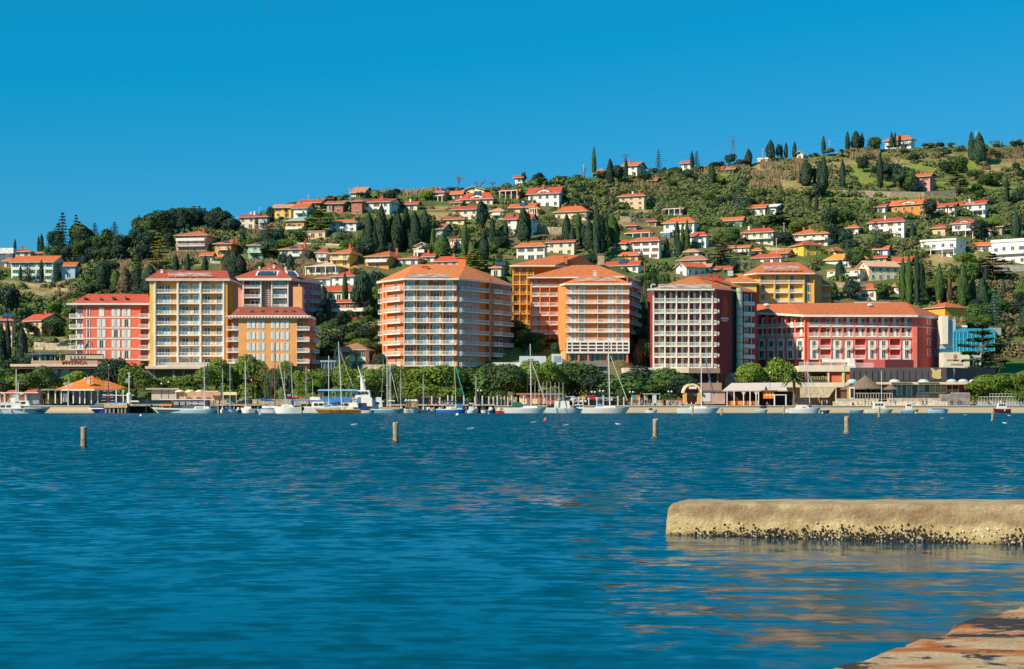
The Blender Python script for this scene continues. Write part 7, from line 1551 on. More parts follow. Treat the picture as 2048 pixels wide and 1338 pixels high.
# ---------------------------------------------------------------- boats
def hull_mesh(L_, B, h, cols, bow=1, rake=.12, sheer=.25, tr=.75):
    """cols: [bottom, topsides, strake/deck edge, deck]"""
    n = 16; mb = MB(); rows_ = []
    for i in range(n+1):
        f = i/n; x = -L_/2+L_*f; wd = B/2*(min(1, tr+(1-tr)*f*3) if f < .4 else math.cos((f-.4)/.6*math.pi/2)**.75)
        wd = max(wd, .02); hh = h*(1+sheer*(f-.35)**2*2.2); ov = rake*L_*max(0, f-.6)/.4
        sec = [(0, -.35*(1-f**3)), (wd*.62, -.2), (wd*.86, .06), (wd*.95, hh*.55), (wd*.99, hh*.80), (wd, hh)]
        rows_.append([(x-ov*(1-z/hh)*.9 if f > .6 else x+(.0), y, z) for y, z in sec])
    mi = [0, 0, 1, 1, 2]
    for s_ in (-1, 1):
        for i in range(n):
            for j in range(5):
                q4 = [rows_[i][j], rows_[i+1][j], rows_[i+1][j+1], rows_[i][j+1]]; q4 = [(x*bow, y*s_, z) for x, y, z in q4]; mb.face(q4, mi[j])
    for i in range(n):
        a, c = rows_[i][5], rows_[i+1][5]; mb.face([((a[0])*bow, -a[1], a[2]-.05), (c[0]*bow, -c[1], c[2]-.05), (c[0]*bow, c[1], c[2]-.05), (a[0]*bow, a[1], a[2]-.05)], 3)
    st = [(x*bow, y, z) for x, y, z in rows_[0]]; mb.face(st+[(x, -y, z) for x, y, z in st[::-1]], 1)
    return mb.mesh('hull', [mat(c, 'gloss') for c in cols])
W_ = (.78, .76, .70); OW = (.72, .66, .52); BL = (.02, .12, .42); LB = (.20, .42, .50)
def YB(wl): return 451-(wl-822)*3.2
def boat(lab, x0, x1, wl, bow, cols, hpx=7, grp='sailing boats moored at the harbour', name='sailboat', cat='sailboat', Y=None, B=None):
    Y = Y or YB(wl); m_ = Y/F; L_ = (x1-x0)*m_; t_ = thing(name, lab, cat, (PX((x0+x1)/2, Y), Y, 0), 0, grp)
    put(hull_mesh(L_, B or max(1.2, L_*.3), hpx*m_, cols, bow), 'hull', t_)
    rs = random.Random(lab); t_['_'] = 0; del t_['_']
    class Bt: pass
    o = Bt(); o.t = t_; o.Y = Y; o.m = m_; o.cx = (x0+x1)/2; o.h = hpx*m_; o.L = L_; o.B = B or max(1.2, L_*.3)
    o.x = lambda px: (px-o.cx)*m_
    o.z = lambda row: (wl+ (0) - row)*m_
    return o
def bpart(o, name, px0, px1, r0, r1, m_, hw=.35, taper=0., parent=None, y0=None):
    x0, x1 = o.x(px0), o.x(px1); z0, z1 = o.z(r1), o.z(r0); w_ = o.B*hw
    mb = MB().prism([(x0, -w_), (x1, -w_), (x1, w_), (x0, w_)], z0, z1, 0, [(x0+taper*o.m, -w_*.85), (x1-taper*o.m, -w_*.85), (x1-taper*o.m, w_*.85), (x0+taper*o.m, w_*.85)])
    return mb.build(name, m_, parent or o.t)
def cwin(o, parent, px0, px1, r0, r1, n, hw, m_=None):
    xs = [px0+(px1-px0)*i/n for i in range(n)]; w_ = (px1-px0)/n*.78
    for x in xs:
        for s_ in (-1, 1): MB().box(o.x(x), o.x(x+w_), min(s_*(o.B*hw+.0), s_*(o.B*hw+.03)), max(s_*(o.B*hw), s_*(o.B*hw+.03)), o.z(r1), o.z(r0)).build('window', m_ or DGL, parent)
def mast(o, px, row_b, top, c=(.72, .70, .64), r=.085, lean=0, sp=True, stays=True, fs=None, name='mast'):
    x0, x1 = o.x(px), o.x(px+lean); z0, z1 = o.z(row_b), o.z(top); mm_ = mat(c, 'metal')
    ms = MB().tube((x0, 0, z0), (x1, 0, z1), r, r*.7, 7).build(name, mm_, o.t); H_ = z1-z0
    if sp: 
        for f in ((.62, .36) if H_ > 9 else (.6,)): xm = x0+(x1-x0)*f; MB().box(xm-.03, xm+.03, -.8, .8, z0+H_*f, z0+H_*f+.05).box(xm-.55, xm+.55, -.03, .03, z0+H_*f, z0+H_*f+.06).build('spreader', mm_, ms)
    if stays:
        s_ = MB(); rr = .018
        for xx, yy_ in ((o.L*.46, 0), (-o.L*.46, 0), (.1, o.B*.4), (.1, -o.B*.4)): s_.tube((x1, 0, z1), (xx, yy_, o.h), rr, None, 3)
        s_.build('rigging', mat((.32, .33, .34), 'metal'), ms)
    if fs:
        pxa, ra, pxb, rb, cc, rr = fs; MB().tube((o.x(pxa), 0, o.z(ra)), (o.x(pxb), 0, o.z(rb)), rr, rr, 6).build('furled_sail', mat(cc, 'cloth'), o.t)
    return ms
def boom(o, pxa, pxb, row, c, r=.16, wav=.0, sag=0):
    mb = MB(); n = 8
    for i in range(n):
        f, g = i/n, (i+1)/n; rr = r*(.55+.45*math.sin(math.pi*min(1, f+.15))); mb.tube((o.x(pxa+(pxb-pxa)*f), 0, o.z(row+sag*f+wav*math.sin(i*2))), (o.x(pxa+(pxb-pxa)*g), 0, o.z(row+sag*g+wav*math.sin(i*2+2))), rr, r*(.55+.45*math.sin(math.pi*min(1, g+.1))), 7)
    mb.build('sail_cover', mat(c, 'cloth'), o.t); MB().tube((o.x(pxa), 0, o.z(row)-r), (o.x(pxb), 0, o.z(row+sag)-r), .05, None, 6).build('boom', mat((.7, .68, .62), 'metal'), o.t)
def brail(o, px0, px1, row, c=(.7, .7, .7)):
    mb = MB(); n = max(2, int((px1-px0)/5)); z1 = o.z(row)
    for s_ in (-1, 1):
        mb.box(o.x(px0), o.x(px1), s_*o.B*.42-.015, s_*o.B*.42+.015, z1-.03, z1)
        for i in range(n+1): x = o.x(px0)+(o.x(px1)-o.x(px0))*i/n; mb.box(x-.015, x+.015, s_*o.B*.42-.012, s_*o.B*.42+.012, o.h-.05, z1-.03)
    mb.build('railing', mat(c, 'metal'), o.t)
def fender(o, px, row):
    MB().ball((o.x(px), -o.B*.5-.05, o.z(row)), .16, (1, 1, 1.7)).build('fender', WM, o.t)
WG = [(.05, .04, .05), W_, W_, OW]
# white motor yacht at the left edge
o = boat('white motor yacht with two rows of windows at the left picture edge', -32, 102, 828, 1, [(.04, .05, .08), (.70, .76, .76), W_, OW], 11, 'motor boats moored at the harbour', 'motor_yacht', 'motor yacht', Y=425, B=4)
c = bpart(o, 'lower_cabin', -28, 45, 806, 818, WM, .36, 2); cwin(o, c, -8, 28, 811, 816, 3, .345); c = bpart(o, 'wheelhouse', 28, 62, 802, 812, WM, .32, 3); cwin(o, c, 33, 56, 804, 809, 2, .30); bpart(o, 'hull_stripe', -30, 86, 818.3, 819.6, mat((.03, .04, .10)), .505)
brail(o, 62, 98, 811); brail(o, -30, 25, 803)
for px in (3, 26, 53): fender(o, px, 822)
bpart(o, 'hull_window', 75, 90, 822.5, 824.3, DGL, .40)
mb = MB().tube((o.x(12), -1, o.z(812)), (o.x(30), -1, o.z(789)), .05).tube((o.x(30), -1, o.z(789)), (o.x(44), -1, o.z(803)), .05); mb.build('radar_arch', WM, o.t)
o = boat('blue hulled sailing trawler with brown mast at the pier head', 179, 250, 825, -1, [(.6, .55, .5), (.02, .07, .25), (.02, .08, .30), (.3, .25, .2)], 12, Y=452, B=3.6)
bpart(o, 'white_band', 181, 210, 815, 816.6, WM, .50); bpart(o, 'bulwark', 219, 252, 803, 809, mat((.02, .10, .36)), .44); bpart(o, 'net_pile', 190, 212, 805, 811, mat((.15, .17, .12), 'cloth'), .3, 3)
ms = mast(o, 217, 813, 730, (.24, .05, .03), .15, lean=.5, sp=False); MB().ball((o.x(217.5), 0, o.z(729)), .18).build('masthead', WM, ms)
lad = MB()
for px_, s_ in ((208, 1), (228, -1)):
    for i in range(9):
        f = i/9; a = o.x(px_)+(o.x(217)-o.x(px_))*f*.9; w_ = .55*(1-f)+.06; lad.box(a-w_, a+w_, -1.2, -1.15, o.z(806-f*55), o.z(806-f*55)+.08)
lad.build('rope_ladder', mat((.7, .68, .6), 'cloth'), ms); MB().box(o.x(205), o.x(268), -.1, .1, o.z(790), o.z(788.6)).build('yard', WM, ms)
o = boat('white wooden fishing boat with orange wheelhouse and dark canopy', 302, 420, 825.5, -1, [(.25, .12, .1), (.55, .72, .66), W_, (.5, .42, .3)], 10, 'motor boats moored at the harbour', 'fishing_boat', 'fishing boat', Y=441, B=4)
c = bpart(o, 'wheelhouse_base', 322, 346, 806, 811, mat((.66, .22, .03)), .30, .5); c = bpart(o, 'wheelhouse', 323, 345, 799, 806, DGL, .28, 1); bpart(o, 'wheelhouse_roof', 321, 430, 796.8, 799, mat((.5, .48, .46)), .34); bpart(o, 'dark_canopy', 348, 418, 799.2, 815, mat((.06, .035, .06), 'cloth'), .36); cwin(o, c, 350, 412, 802, 809, 5, .37, mat((.3, .38, .36), 'gloss')); bpart(o, 'rub_rail', 312, 400, 818, 819, DKB, .50)
brail(o, 304, 322, 807)
o = boat('pale blue hulled sailboat with white mast moored before the fishing boat', 362, 437, 828, 1, [(.3, .5, .55), (.38, .66, .70), W_, OW], 8.5)
c = bpart(o, 'cabin', 388, 420, 814, 820, WM, .26, 2); cwin(o, c, 394, 408, 816, 818, 2, .235); mast(o, 409, 815, 720, (.74, .72, .68), .11, lean=-.3); boom(o, 408, 380, 809, (.6, .62, .62), .10, 0, -2); brail(o, 366, 434, 813)
o = boat('small motorboat under a bright blue cover', 448, 470, 824.5, 1, WG, 7, 'motor boats moored at the harbour', 'motorboat', 'motorboat'); bpart(o, 'blue_cover', 450, 466, 812, 818.5, mat(BL, 'cloth'), .4, 3); mast(o, 460, 812, 724, (.72, .68, .6), .09)
o = boat('white sailboat seen from its bow, right of the blue covered motorboat', 481, 511, 825, -1, WG, 9, B=3.4); bpart(o, 'cabin', 488, 503, 811, 817, WM, .3, 1); mast(o, 491.5, 815, 719, (.76, .74, .7), .12, lean=-1); boom(o, 493, 500, 803, (.06, .07, .13), .22)
o = boat('white sailboat with blue stripe and blue wrapped boom', 514, 562, 825, 1, [(.5, .5, .5), W_, (.02, .16, .38), OW], 10); bpart(o, 'cabin', 523, 552, 810, 816, WM, .28, 2); mast(o, 550, 812, 682, (.26, .10, .04), .16, lean=-.3); boom(o, 520, 549, 797, (.01, .12, .48), .30, .8, 3); mast(o, 530, 812, 715, (.26, .10, .05), .07, sp=False, name='mizzen_mast')
o = boat('white sailboat with a leaning mast and blue sail bundle', 546, 604, 830.5, -1, [(.6, .5, .4), W_, W_, OW], 13, B=3.2); c = bpart(o, 'cabin', 560, 590, 812, 819, WM, .32, 6); cwin(o, c, 569, 577, 816.5, 818, 1, .31); mast(o, 574.5, 817, 724, (.78, .74, .66), .11, lean=-16.5); mast(o, 586, 815, 726, (.6, .66, .6), .09, lean=-4, name='second_mast', sp=False)
MB().ball((o.x(585), -.4, o.z(808)), .55, (.7, .7, 1.8)).build('blue_sail_bundle', mat(BL, 'cloth'), o.t); bpart(o, 'outboard_motor', 602, 608, 817, 824, mat((.03, .03, .04)), .12)
fl = MB(); xf, zf = o.x(575), o.z(794)
for k_ in range(3): fl.box(xf, xf+.9, -.5, -.46, zf-.22*k_, zf-.22*k_+.2, k_)
fl.build('flag', [WM, mat((.03, .06, .4), 'cloth'), mat((.6, .02, .03), 'cloth')], o.t)
# tour ferry
o = boat('large tour ferry with blue awning and white wheelhouse', 608, 746, 822, 1, [(.1, .1, .12), W_, W_, OW], 13, 'motor boats moored at the harbour', 'tour_ferry', 'ferry', Y=455.5-9, B=6)
c = bpart(o, 'lower_deck', 625, 735, 799, 810, WM, .42, 1); bpart(o, 'upper_deck_rail', 646, 703, 789, 797.5, mat((.02, .18, .42), 'cloth'), .43); cwin(o, c, 630, 700, 802, 807, 7, .415)
bpart(o, 'awning', 636, 716, 774.5, 777.5, mat((.12, .36, .66), 'cloth'), .46, 4)
for px in (640, 648, 660, 672, 684, 694, 704):
    for s_ in (-1, 1): MB().tube((o.x(px), s_*o.B*.40, o.z(798)), (o.x(px), s_*o.B*.40, o.z(777)), .05, None, 5).build('awning_post', WM, o.t)
w_ = bpart(o, 'wheelhouse', 711, 742, 776, 791, WM, .33, 2.5); cwin(o, w_, 717, 738, 778.5, 784, 3, .325); bpart(o, 'wheelhouse_base', 705, 746, 791, 808, WM, .40, 1); bpart(o, 'saloon_door', 716, 722, 790, 806, mat((.10, .25, .32), 'gloss'), .42)
mk = MB().tube((o.x(727), 0, o.z(776)), (o.x(723), 0, o.z(750)), .75, .3, 8).tube((o.x(723), 0, o.z(750)), (o.x(716), 0, o.z(728)), .2, .1, 6).box(o.x(714.5), o.x(727), -.3, .3, o.z(749), o.z(747.5)).box(o.x(722), o.x(731), -.3, .3, o.z(757.5), o.z(755)).build('funnel_mast', WM, o.t)
lr = MB()
for i in range(16): a0, a1 = i*math.pi/8, (i+1)*math.pi/8; lr.tube((o.x(707.5)+.42*math.cos(a0), -o.B*.44, o.z(792)+.42*math.sin(a0)), (o.x(707.5)+.42*math.cos(a1), -o.B*.44, o.z(792)+.42*math.sin(a1)), .10, None, 6, i % 4 == 0)
lr.build('lifebuoy', [mat((.75, .05, .03)), WM], o.t)
bpart(o, 'life_raft', 620, 642, 789.5, 796, WM, .2, 1.5); bpart(o, 'aft_awning', 588, 640, 795.5, 797, mat((.03, .14, .4), 'cloth'), .40); 
for px in (592, 604, 616): MB().tube((o.x(px), -o.B*.38, o.z(808)), (o.x(px), -o.B*.38, o.z(797)), .06, None, 5).build('awning_post', WM, o.t)
bpart(o, 'red_dinghy', 585, 604, 787, 791, mat((.72, .10, .02)), .2, 1); MB().tube((o.x(626), 0, o.z(798)), (o.x(625), 0, o.z(754)), .06, .04, 5).build('flagstaff', WM, o.t)
o = boat('mustard brown hulled sailboat with twin white masts', 628, 722, 827.5, -1, [(.3, .2, .05), (.24, .13, .02), (.62, .45, .22), OW], 8.5)
bpart(o, 'cabin', 680, 708, 815, 820, mat((.66, .52, .34)), .25, 2); mast(o, 684, 818, 684, (.76, .72, .62), .13, lean=-7, fs=(680, 703, 706, 774, (.66, .68, .5), .06)); mast(o, 657.5, 818, 712, (.78, .70, .66), .10, name='second_mast'); boom(o, 648, 682, 812, (.20, .40, .44), .30, .7, -3); MB().ball((o.x(670), 0, o.z(806)), 1.0, (1.4, .8, .55)).build('blue_cover', mat(BL, 'cloth'), o.t)
o = boat('small white cabin boat with navy canopy beside the ferry', 716, 746, 825, 1, WG, 6, 'motor boats moored at the harbour', 'motorboat', 'motorboat', Y=437); bpart(o, 'navy_canopy', 716, 734, 804, 816, mat((.02, .04, .16), 'cloth'), .4, 1)
o = boat('white cabin cruiser left of the light blue catamaran', 735, 768, 824, -1, WG, 8, 'motor boats moored at the harbour', 'motorboat', 'motorboat', Y=446); c = bpart(o, 'cabin', 740, 766, 800, 815, WM, .4, 2); cwin(o, c, 751, 761, 802, 806, 1, .38); bpart(o, 'flybridge', 750, 764, 792, 800, mat((.66, .70, .74)), .3, 2)
o = boat('light blue hulled catamaran with three close white masts', 741, 808, 826, 1, [(.1, .3, .36), (.14, .42, .50), W_, OW], 8.5); bpart(o, 'bridge_deck', 760, 800, 813, 818, mat((.42, .24, .14)), .4, 1)
mast(o, 774.5, 817, 688, (.76, .74, .70), .11, lean=-.5); mast(o, 778.5, 817, 722, (.70, .70, .68), .10, sp=False, stays=False, name='second_mast'); mast(o, 781.5, 817, 726, (.76, .74, .70), .08, sp=False, name='third_mast', fs=(783, 745, 796, 802, (.72, .66, .48), .07)); mast(o, 762, 815, 723, (.5, .55, .4), .05, lean=5, sp=True, stays=False, name='thin_mast'); boom(o, 776, 790, 801, (.76, .70, .5), .25)
o = boat('white motorboat with a tan cockpit cover', 808, 841, 824.5, 1, WG, 9, 'motor boats moored at the harbour', 'motorboat', 'motorboat', B=3.4); bpart(o, 'tan_cover', 811, 835, 801, 813, mat((.46, .27, .13), 'cloth'), .42, 2); bpart(o, 'hardtop', 809, 836, 796.5, 800.5, WM, .42, 2)
for x0, x1, c1, lab in ((844, 857, W_, 'first little white boat right of the tan covered motorboat'), (858, 871, W_, 'second little white boat left of the blue sailboat'), (934, 951, W_, 'white wheelhouse boat right of the blue sailboat'), (962, 976, W_, 'little white boat with dark windscreen near two red buoys'), (990, 1004, (.60, .03, .02), 'small red and white boat left of the white sailboats'), (1004, 1014, (.60, .04, .03), 'small red dinghy stern beside the green covered boat')):
    o = boat(lab, x0, x1, 823.5, rq.choice((-1, 1)), [(.1, .1, .1), c1, W_, OW], 6, 'motor boats moored at the harbour', 'motorboat', 'motorboat'); c = bpart(o, 'cabin', x0+3, x1-4, 812 if x0 not in (934,) else 803, 818, WM if x0 != 962 else mat((.04, .08, .14), 'gloss'), .36, 1.2); bpart(o, 'outboard_motor', x0-1.5, x0+1, 814, 821, mat((.04, .05, .06)), .12)
    if x0 == 934: cwin(o, c, 937, 946, 805, 810, 2, .35)
o = boat('blue hulled sailboat with lime green mast', 872, 934, 825.5, 1, [(.3, .3, .3), (.02, .18, .50), W_, OW], 8.5); c = bpart(o, 'cabin', 890, 925, 812, 818, WM, .28, 4); cwin(o, c, 903, 918, 814.5, 815.8, 1, .265); bpart(o, 'blue_cover', 912, 928, 807.5, 814, mat((.01, .18, .5), 'cloth'), .3, 4)
mast(o, 912, 813, 727, (.56, .70, .18), .12, lean=-3, sp=False, fs=(912, 733, 931, 801, (.02, .42, .44), .12)); boom(o, 911, 892, 802, (.02, .06, .13), .22); brail(o, 886, 898, 805)
o = boat('white sailboat with green cover and blue boom, left of the lifebuoy motorboat', 1009, 1094, 827, 1, [(.4, .5, .45), (.74, .78, .68), W_, OW], 10.5); bpart(o, 'green_cover', 1024, 1044, 805, 813, mat((.01, .14, .08), 'cloth'), .3, 1); c = bpart(o, 'cabin', 1040, 1076, 812, 817, WM, .25, 3); mast(o, 1062.5, 814, 688, (.76, .74, .72), .13, lean=-2, fs=(1064, 725, 1092, 806, (.70, .62, .44), .10)); boom(o, 1062, 1034, 810, (.08, .26, .50), .2, 0, 3); brail(o, 1070, 1092, 811)
o = boat('white motorboat with orange lifebuoy and red door', 1092, 1168, 825, 1, [(.1, .1, .1), (.62, .72, .74), W_, OW], 10, 'motor boats moored at the harbour', 'motorboat', 'motorboat', B=3.6); c = bpart(o, 'wheelhouse', 1108, 1140, 800, 814, WM, .36, 2); bpart(o, 'red_door', 1124.5, 1130, 803, 813, mat((.40, .02, .02)), .355); bpart(o, 'dark_window', 1095, 1108, 809.5, 813.5, DGL, .33); c2 = bpart(o, 'windscreen_cabin', 1148, 1168, 807, 816, mat((.62, .72, .68)), .3, 3); cwin(o, c2, 1152, 1166, 808.5, 812, 2, .29)
lr = MB()
for i in range(16): a0, a1 = i*math.pi/8, (i+1)*math.pi/8; lr.tube((o.x(1099)+.42*math.cos(a0), -1.4, o.z(804.5)+.42*math.sin(a0)), (o.x(1099)+.42*math.cos(a1), -1.4, o.z(804.5)+.42*math.sin(a1)), .13, None, 6, i % 4 == 0)
lr.build('lifebuoy', [mat((.80, .14, .04)), WM], o.t); MB().ball((o.x(1149), -1.6, o.z(812)), .4, (1, .6, 1)).build('fender', mat((.03, .04, .08)), o.t)
o = boat('large white sailboat with tall bare mast before the parked cars', 1165, 1261, 827.5, 1, [(.62, .52, .36), (.82, .76, .62), W_, OW], 11.5); c = bpart(o, 'cabin', 1190, 1232, 812.5, 816.5, WM, .26, 3); bpart(o, 'blue_cover', 1193, 1206, 808.5, 813.5, mat((.03, .34, .62), 'cloth'), .25, 3); mast(o, 1219.5, 814, 682, (.74, .72, .68), .15, lean=-2.5, fs=(1221, 712, 1255, 802, (.68, .62, .46), .09)); brail(o, 1222, 1258, 811); boom(o, 1218, 1190, 797, (.62, .62, .6), .08, 0, -1)
o = boat('tiny white motorboat at the start of the stone quay', 1291, 1315, 823, 1, WG, 6, 'motor boats moored at the harbour', 'motorboat', 'motorboat'); bpart(o, 'windscreen', 1297, 1306, 813, 817, DGL, .3, 1.5)
o = boat('white sailboat moored alone in front of the arched kiosk', 1355, 1440, 827.5, 1, [(.4, .45, .45), (.72, .78, .76), W_, OW], 10); bpart(o, 'cabin', 1378, 1415, 813.5, 817.5, WM, .25, 4); mast(o, 1403, 815, 706, (.76, .74, .68), .13, lean=-.5, sp=False); mast(o, 1421, 812, 725, (.05, .06, .08), .05, lean=0, stays=False, name='dark_mast', fs=(1409, 716, 1428, 790, (.05, .12, .24), .12)); brail(o, 1362, 1432, 812)
o = boat('little grey boat with navy bundle in front of the pergola cafe', 1509, 1536, 823.5, 1, [(.1, .2, .2), (.34, .52, .50), W_, OW], 6.5, 'motor boats moored at the harbour', 'motorboat', 'motorboat'); MB().ball((o.x(1527), 0, o.z(811)), .6, (1.8, .8, .7)).build('navy_cover', mat((.03, .05, .12), 'cloth'), o.t)
o = boat('white motor sailer with blue based mast, below the date palm', 1580, 1642, 826.5, 1, [(.5, .4, .2), W_, W_, OW], 10); c = bpart(o, 'cabin', 1590, 1618, 809.5, 817, WM, .33, 5); cwin(o, c, 1603, 1614, 813.5, 815, 1, .31); mast(o, 1620, 813, 722, (.76, .74, .70), .12, lean=-6, sp=False, fs=(1616, 745, 1641, 806, (.72, .58, .36), .07)); MB().ball((o.x(1620.5), 0, o.z(809)), .35, (1, 1, 2.2)).build('blue_sail_bag', mat((.02, .10, .26), 'cloth'), o.t); bpart(o, 'navy_bimini', 1594, 1608, 800, 804, mat((.02, .03, .05), 'cloth'), .35, 2)
o = boat('white open boat tucked behind the white motor sailer', 1569, 1592, 824, 1, WG, 7, 'motor boats moored at the harbour', 'motorboat', 'motorboat', Y=450)
for x0, x1, cc, lab in ((1640, 1660, (.02, .06, .18), 'navy blue dinghy beside the yellow buoy'), (1699, 1728, (.12, .30, .40), 'low blue rowing boat left of the cream cabin boat')): o = boat(lab, x0, x1, 823, 1, [cc, cc, cc, OW], 5.5, 'rowing boats along the quay', 'rowing_boat', 'rowing boat')
o = boat('cream motorboat with glazed cabin and thin mast', 1731, 1787, 825.5, 1, [(.5, .42, .25), (.74, .70, .42), W_, OW], 7, 'motor boats moored at the harbour', 'motorboat', 'motorboat'); c = bpart(o, 'cabin', 1746, 1770, 804, 816, WM, .35, 2); cwin(o, c, 1749, 1766, 806, 810, 3, .33); mast(o, 1763, 812, 740, (.70, .72, .74), .09, sp=False, stays=False)
o = boat('pale blue boat with small white deckhouse', 1802, 1838, 824, 1, [(.1, .2, .3), (.20, .38, .50), W_, OW], 7, 'motor boats moored at the harbour', 'motorboat', 'motorboat'); c = bpart(o, 'deckhouse', 1811, 1824, 804, 816, WM, .33, 1.5); cwin(o, c, 1813, 1822, 806, 810, 2, .31)
o = boat('long open boat under a royal blue cover', 1857, 1898, 824, 1, [(.2, .3, .4), (.32, .55, .66), W_, OW], 7, 'rowing boats along the quay', 'rowing_boat', 'rowing boat'); bpart(o, 'blue_cover', 1863, 1893, 814.5, 817.5, mat((.02, .08, .34), 'cloth'), .4, 2)
o = boat('maroon boat with white deckhouse near the right edge', 1986, 2021, 823.5, -1, [(.3, .02, .02), (.07, .01, .02), (.07, .02, .03), OW], 8, 'motor boats moored at the harbour', 'motorboat', 'motorboat'); c = bpart(o, 'deckhouse', 1994, 2013, 803.5, 814, WM, .36, 1.5); cwin(o, c, 1997, 2011, 805, 809, 3, .34); fender(o, 2008, 818)
for i, (x0, wd, mt_, cc) in enumerate(((441, 8, 735, W_), (472, 9, 0, (.05, .15, .3)), (564, 10, 738, W_), (606, 12, 730, (.6, .62, .6)), (616, 9, 0, W_), (724, 10, 742, W_), (796, 11, 736, W_), (842, 9, 745, (.5, .1, .05)), (851, 12, 0, (.7, .66, .5)), (875, 9, 0, W_), (890, 10, 0, (.3, .5, .5)), (947, 10, 748, W_), (975, 12, 0, (.1, .2, .4)))):
    o = boat(f'small stern moored boat in the second row along the jetty, {ORD[i] if i < 12 else "rightmost"} from left'.replace('rightmost from left', 'rightmost'), x0, x0+wd, 823, 1, [(.1, .1, .1), cc, W_, OW], 7, 'small boats in the second row', 'motorboat', 'motorboat', Y=448.2, B=1.5); bpart(o, 'cabin', x0+2, x0+wd-2, 811, 816, WM, .36, 1)
    if mt_: mast(o, x0+wd/2, 813, mt_, (.7, .68, .62), .07, sp=True)
# dinghy masts ashore
for i, px in enumerate((1070, 1078, 1086, 1093.5, 1101.5, 1110, 1118, 1126)):
    Y = 461; t_ = thing('dinghy_mast', f'bare dinghy mast before the sailing club shed, {ORD[i]} from left', 'mast', (PX(px, Y), Y, 1.86), 0, 'row of dinghy masts ashore'); MB().tube((0, 0, 0), (0, 0, PZ(764.5, Y)-1.86), .075, .05, 6).build('pole', STEEL, t_)
t_ = thing('flagpole', 'tall white flagpole left of the crows nest mast', 'flagpole', (PX(32.5, 462), 462, 1.86), 0); MB().tube((0, 0, 0), (0, 0, PZ(738, 462)-1.86), .13, .09, 8).build('pole', WM, t_)
t_ = thing('flagpole', 'short white pole beside the tall flagpole at left', 'flagpole', (PX(36.5, 462), 462, 1.86), 0); MB().tube((0, 0, 0), (0, 0, PZ(764, 462)-1.86), .13, .10, 8).build('pole', WM, t_)
# buoys
for px, row, r_, c, lab in ((915, 830.5, .42, (.66, .60, .36), 'large cream buoy below the blue sailboat'), (1091, 841, .30, (.75, .06, .03), 'red buoy floating in open water right of a gull'), (100, 828, .22, (.55, .04, .22), 'magenta buoy at the white yacht bow'), (282, 832, .30, (.74, .68, .62), 'white buoy right of the pier head'), (969.5, 824.5, .24, (.75, .12, .10), 'upper red buoy near the little white boats'), (977.5, 828.5, .24, (.72, .14, .22), 'lower pink buoy near the little white boats'), (1832, 823.5, .30, (.75, .55, .02), 'yellow buoy at the deckhouse boat'), (1645, 823.5, .30, (.75, .55, .02), 'yellow buoy at the navy dinghy'), (520, 829.5, .24, (.5, .7, .75), 'pale buoy left of the leaning mast boat'), (937, 826, .14, (.6, .7, .7), 'tiny white float right of the large cream buoy'), (1785, 824, .2, (.66, .2, .14), 'orange buoy at the cream motorboat bow')):
    Y = H*F/(row-CY) if row > 827 else 440; t_ = thing('buoy', lab, 'buoy', (PX(px, Y), Y, 0), 0, 'mooring buoys'); MB().ball((0, 0, .05), r_, n=12, h=8).build('float', mat(c, 'gloss'), t_, smooth=True); MB().tube((0, 0, r_), (0, 0, r_+.16), .05, None, 6).build('ring', STEEL, t_)
# ---------------------------------------------------------------- people and gulls
def skin_body(joints, edges, name):
    me = bpy.data.meshes.new('tmp'); me.from_pydata([j[0] for j in joints], edges, []); ob = bpy.data.objects.new('tmp', me); col.objects.link(ob)
    sk = ob.modifiers.new('s', 'SKIN'); sb = ob.modifiers.new('u', 'SUBSURF'); sb.levels = 1; sb.render_levels = 1
    for i, j in enumerate(joints): me.skin_vertices[0].data[i].radius = (j[1], j[1] if len(j) < 3 else j[2])
    me.skin_vertices[0].data[0].use_root = True
    bpy.context.view_layer.update(); dg = bpy.context.evaluated_depsgraph_get(); out = bpy.data.meshes.new_from_object(ob.evaluated_get(dg)); bpy.data.objects.remove(ob); out.name = name; return out
def body(pose):
    st = {'stand': (.04, -.04, .05, -.05, 0), 'walk': (.30, -.30, -.22, .25, .03), 'sit': (0, 0, 0, 0, 0)}[pose]
    J = [((0, 0, .96), .135, .10), ((0, .0, 1.14), .125, .095), ((st[4], 0, 1.36), .155, .10), ((st[4]*1.3, 0, 1.50), .055), ((st[4]*1.6+.01, 0, 1.62), .085, .09), ((st[4]*1.6+.02, 0, 1.72), .075, .08)]
    E = [(0, 1), (1, 2), (2, 3), (3, 4), (4, 5)]
    def add(p, j): J.append(j); E.append((p, len(J)-1)); return len(J)-1
    n_ = add(4, ((st[4]*1.6+.12, 0, 1.62), .02))     # nose
    for s_, leg, arm in ((1, st[0], st[2]), (-1, st[1], st[3])):
        h = add(0, ((.0, s_*.09, .90), .085))
        if pose == 'sit': k = add(h, ((.42, s_*.11, .92), .062)); a = add(k, ((.44, s_*.11, .50), .042)); add(a, ((.58, s_*.12, .47), .035))
        else: k = add(h, ((leg*.55, s_*.10, .50), .060)); a = add(k, ((leg*1.0-(.08 if leg < 0 else 0), s_*.10, .09), .040)); add(a, ((leg*1.0+.14, s_*.11, .035), .034))
        sh_ = add(2, ((st[4], s_*.19, 1.42), .055)); e_ = add(sh_, ((arm*.4, s_*.235, 1.14), .042)); w_ = add(e_, ((arm*1.0+.10, s_*.22, .92), .028)); p_ = add(w_, ((arm*1.05+.12, s_*.215, .85), .030))
        for f in range(4): add(p_, ((arm*1.05+.13+.018*(f-1.5), s_*.21, .765-.008*(f % 2)), .008))
        add(w_, ((arm*1.05+.17, s_*.20, .86), .009))
    me = skin_body(J, E, 'body'); 
    return me
BODY = {p: body(p) for p in ('stand', 'walk', 'sit')}
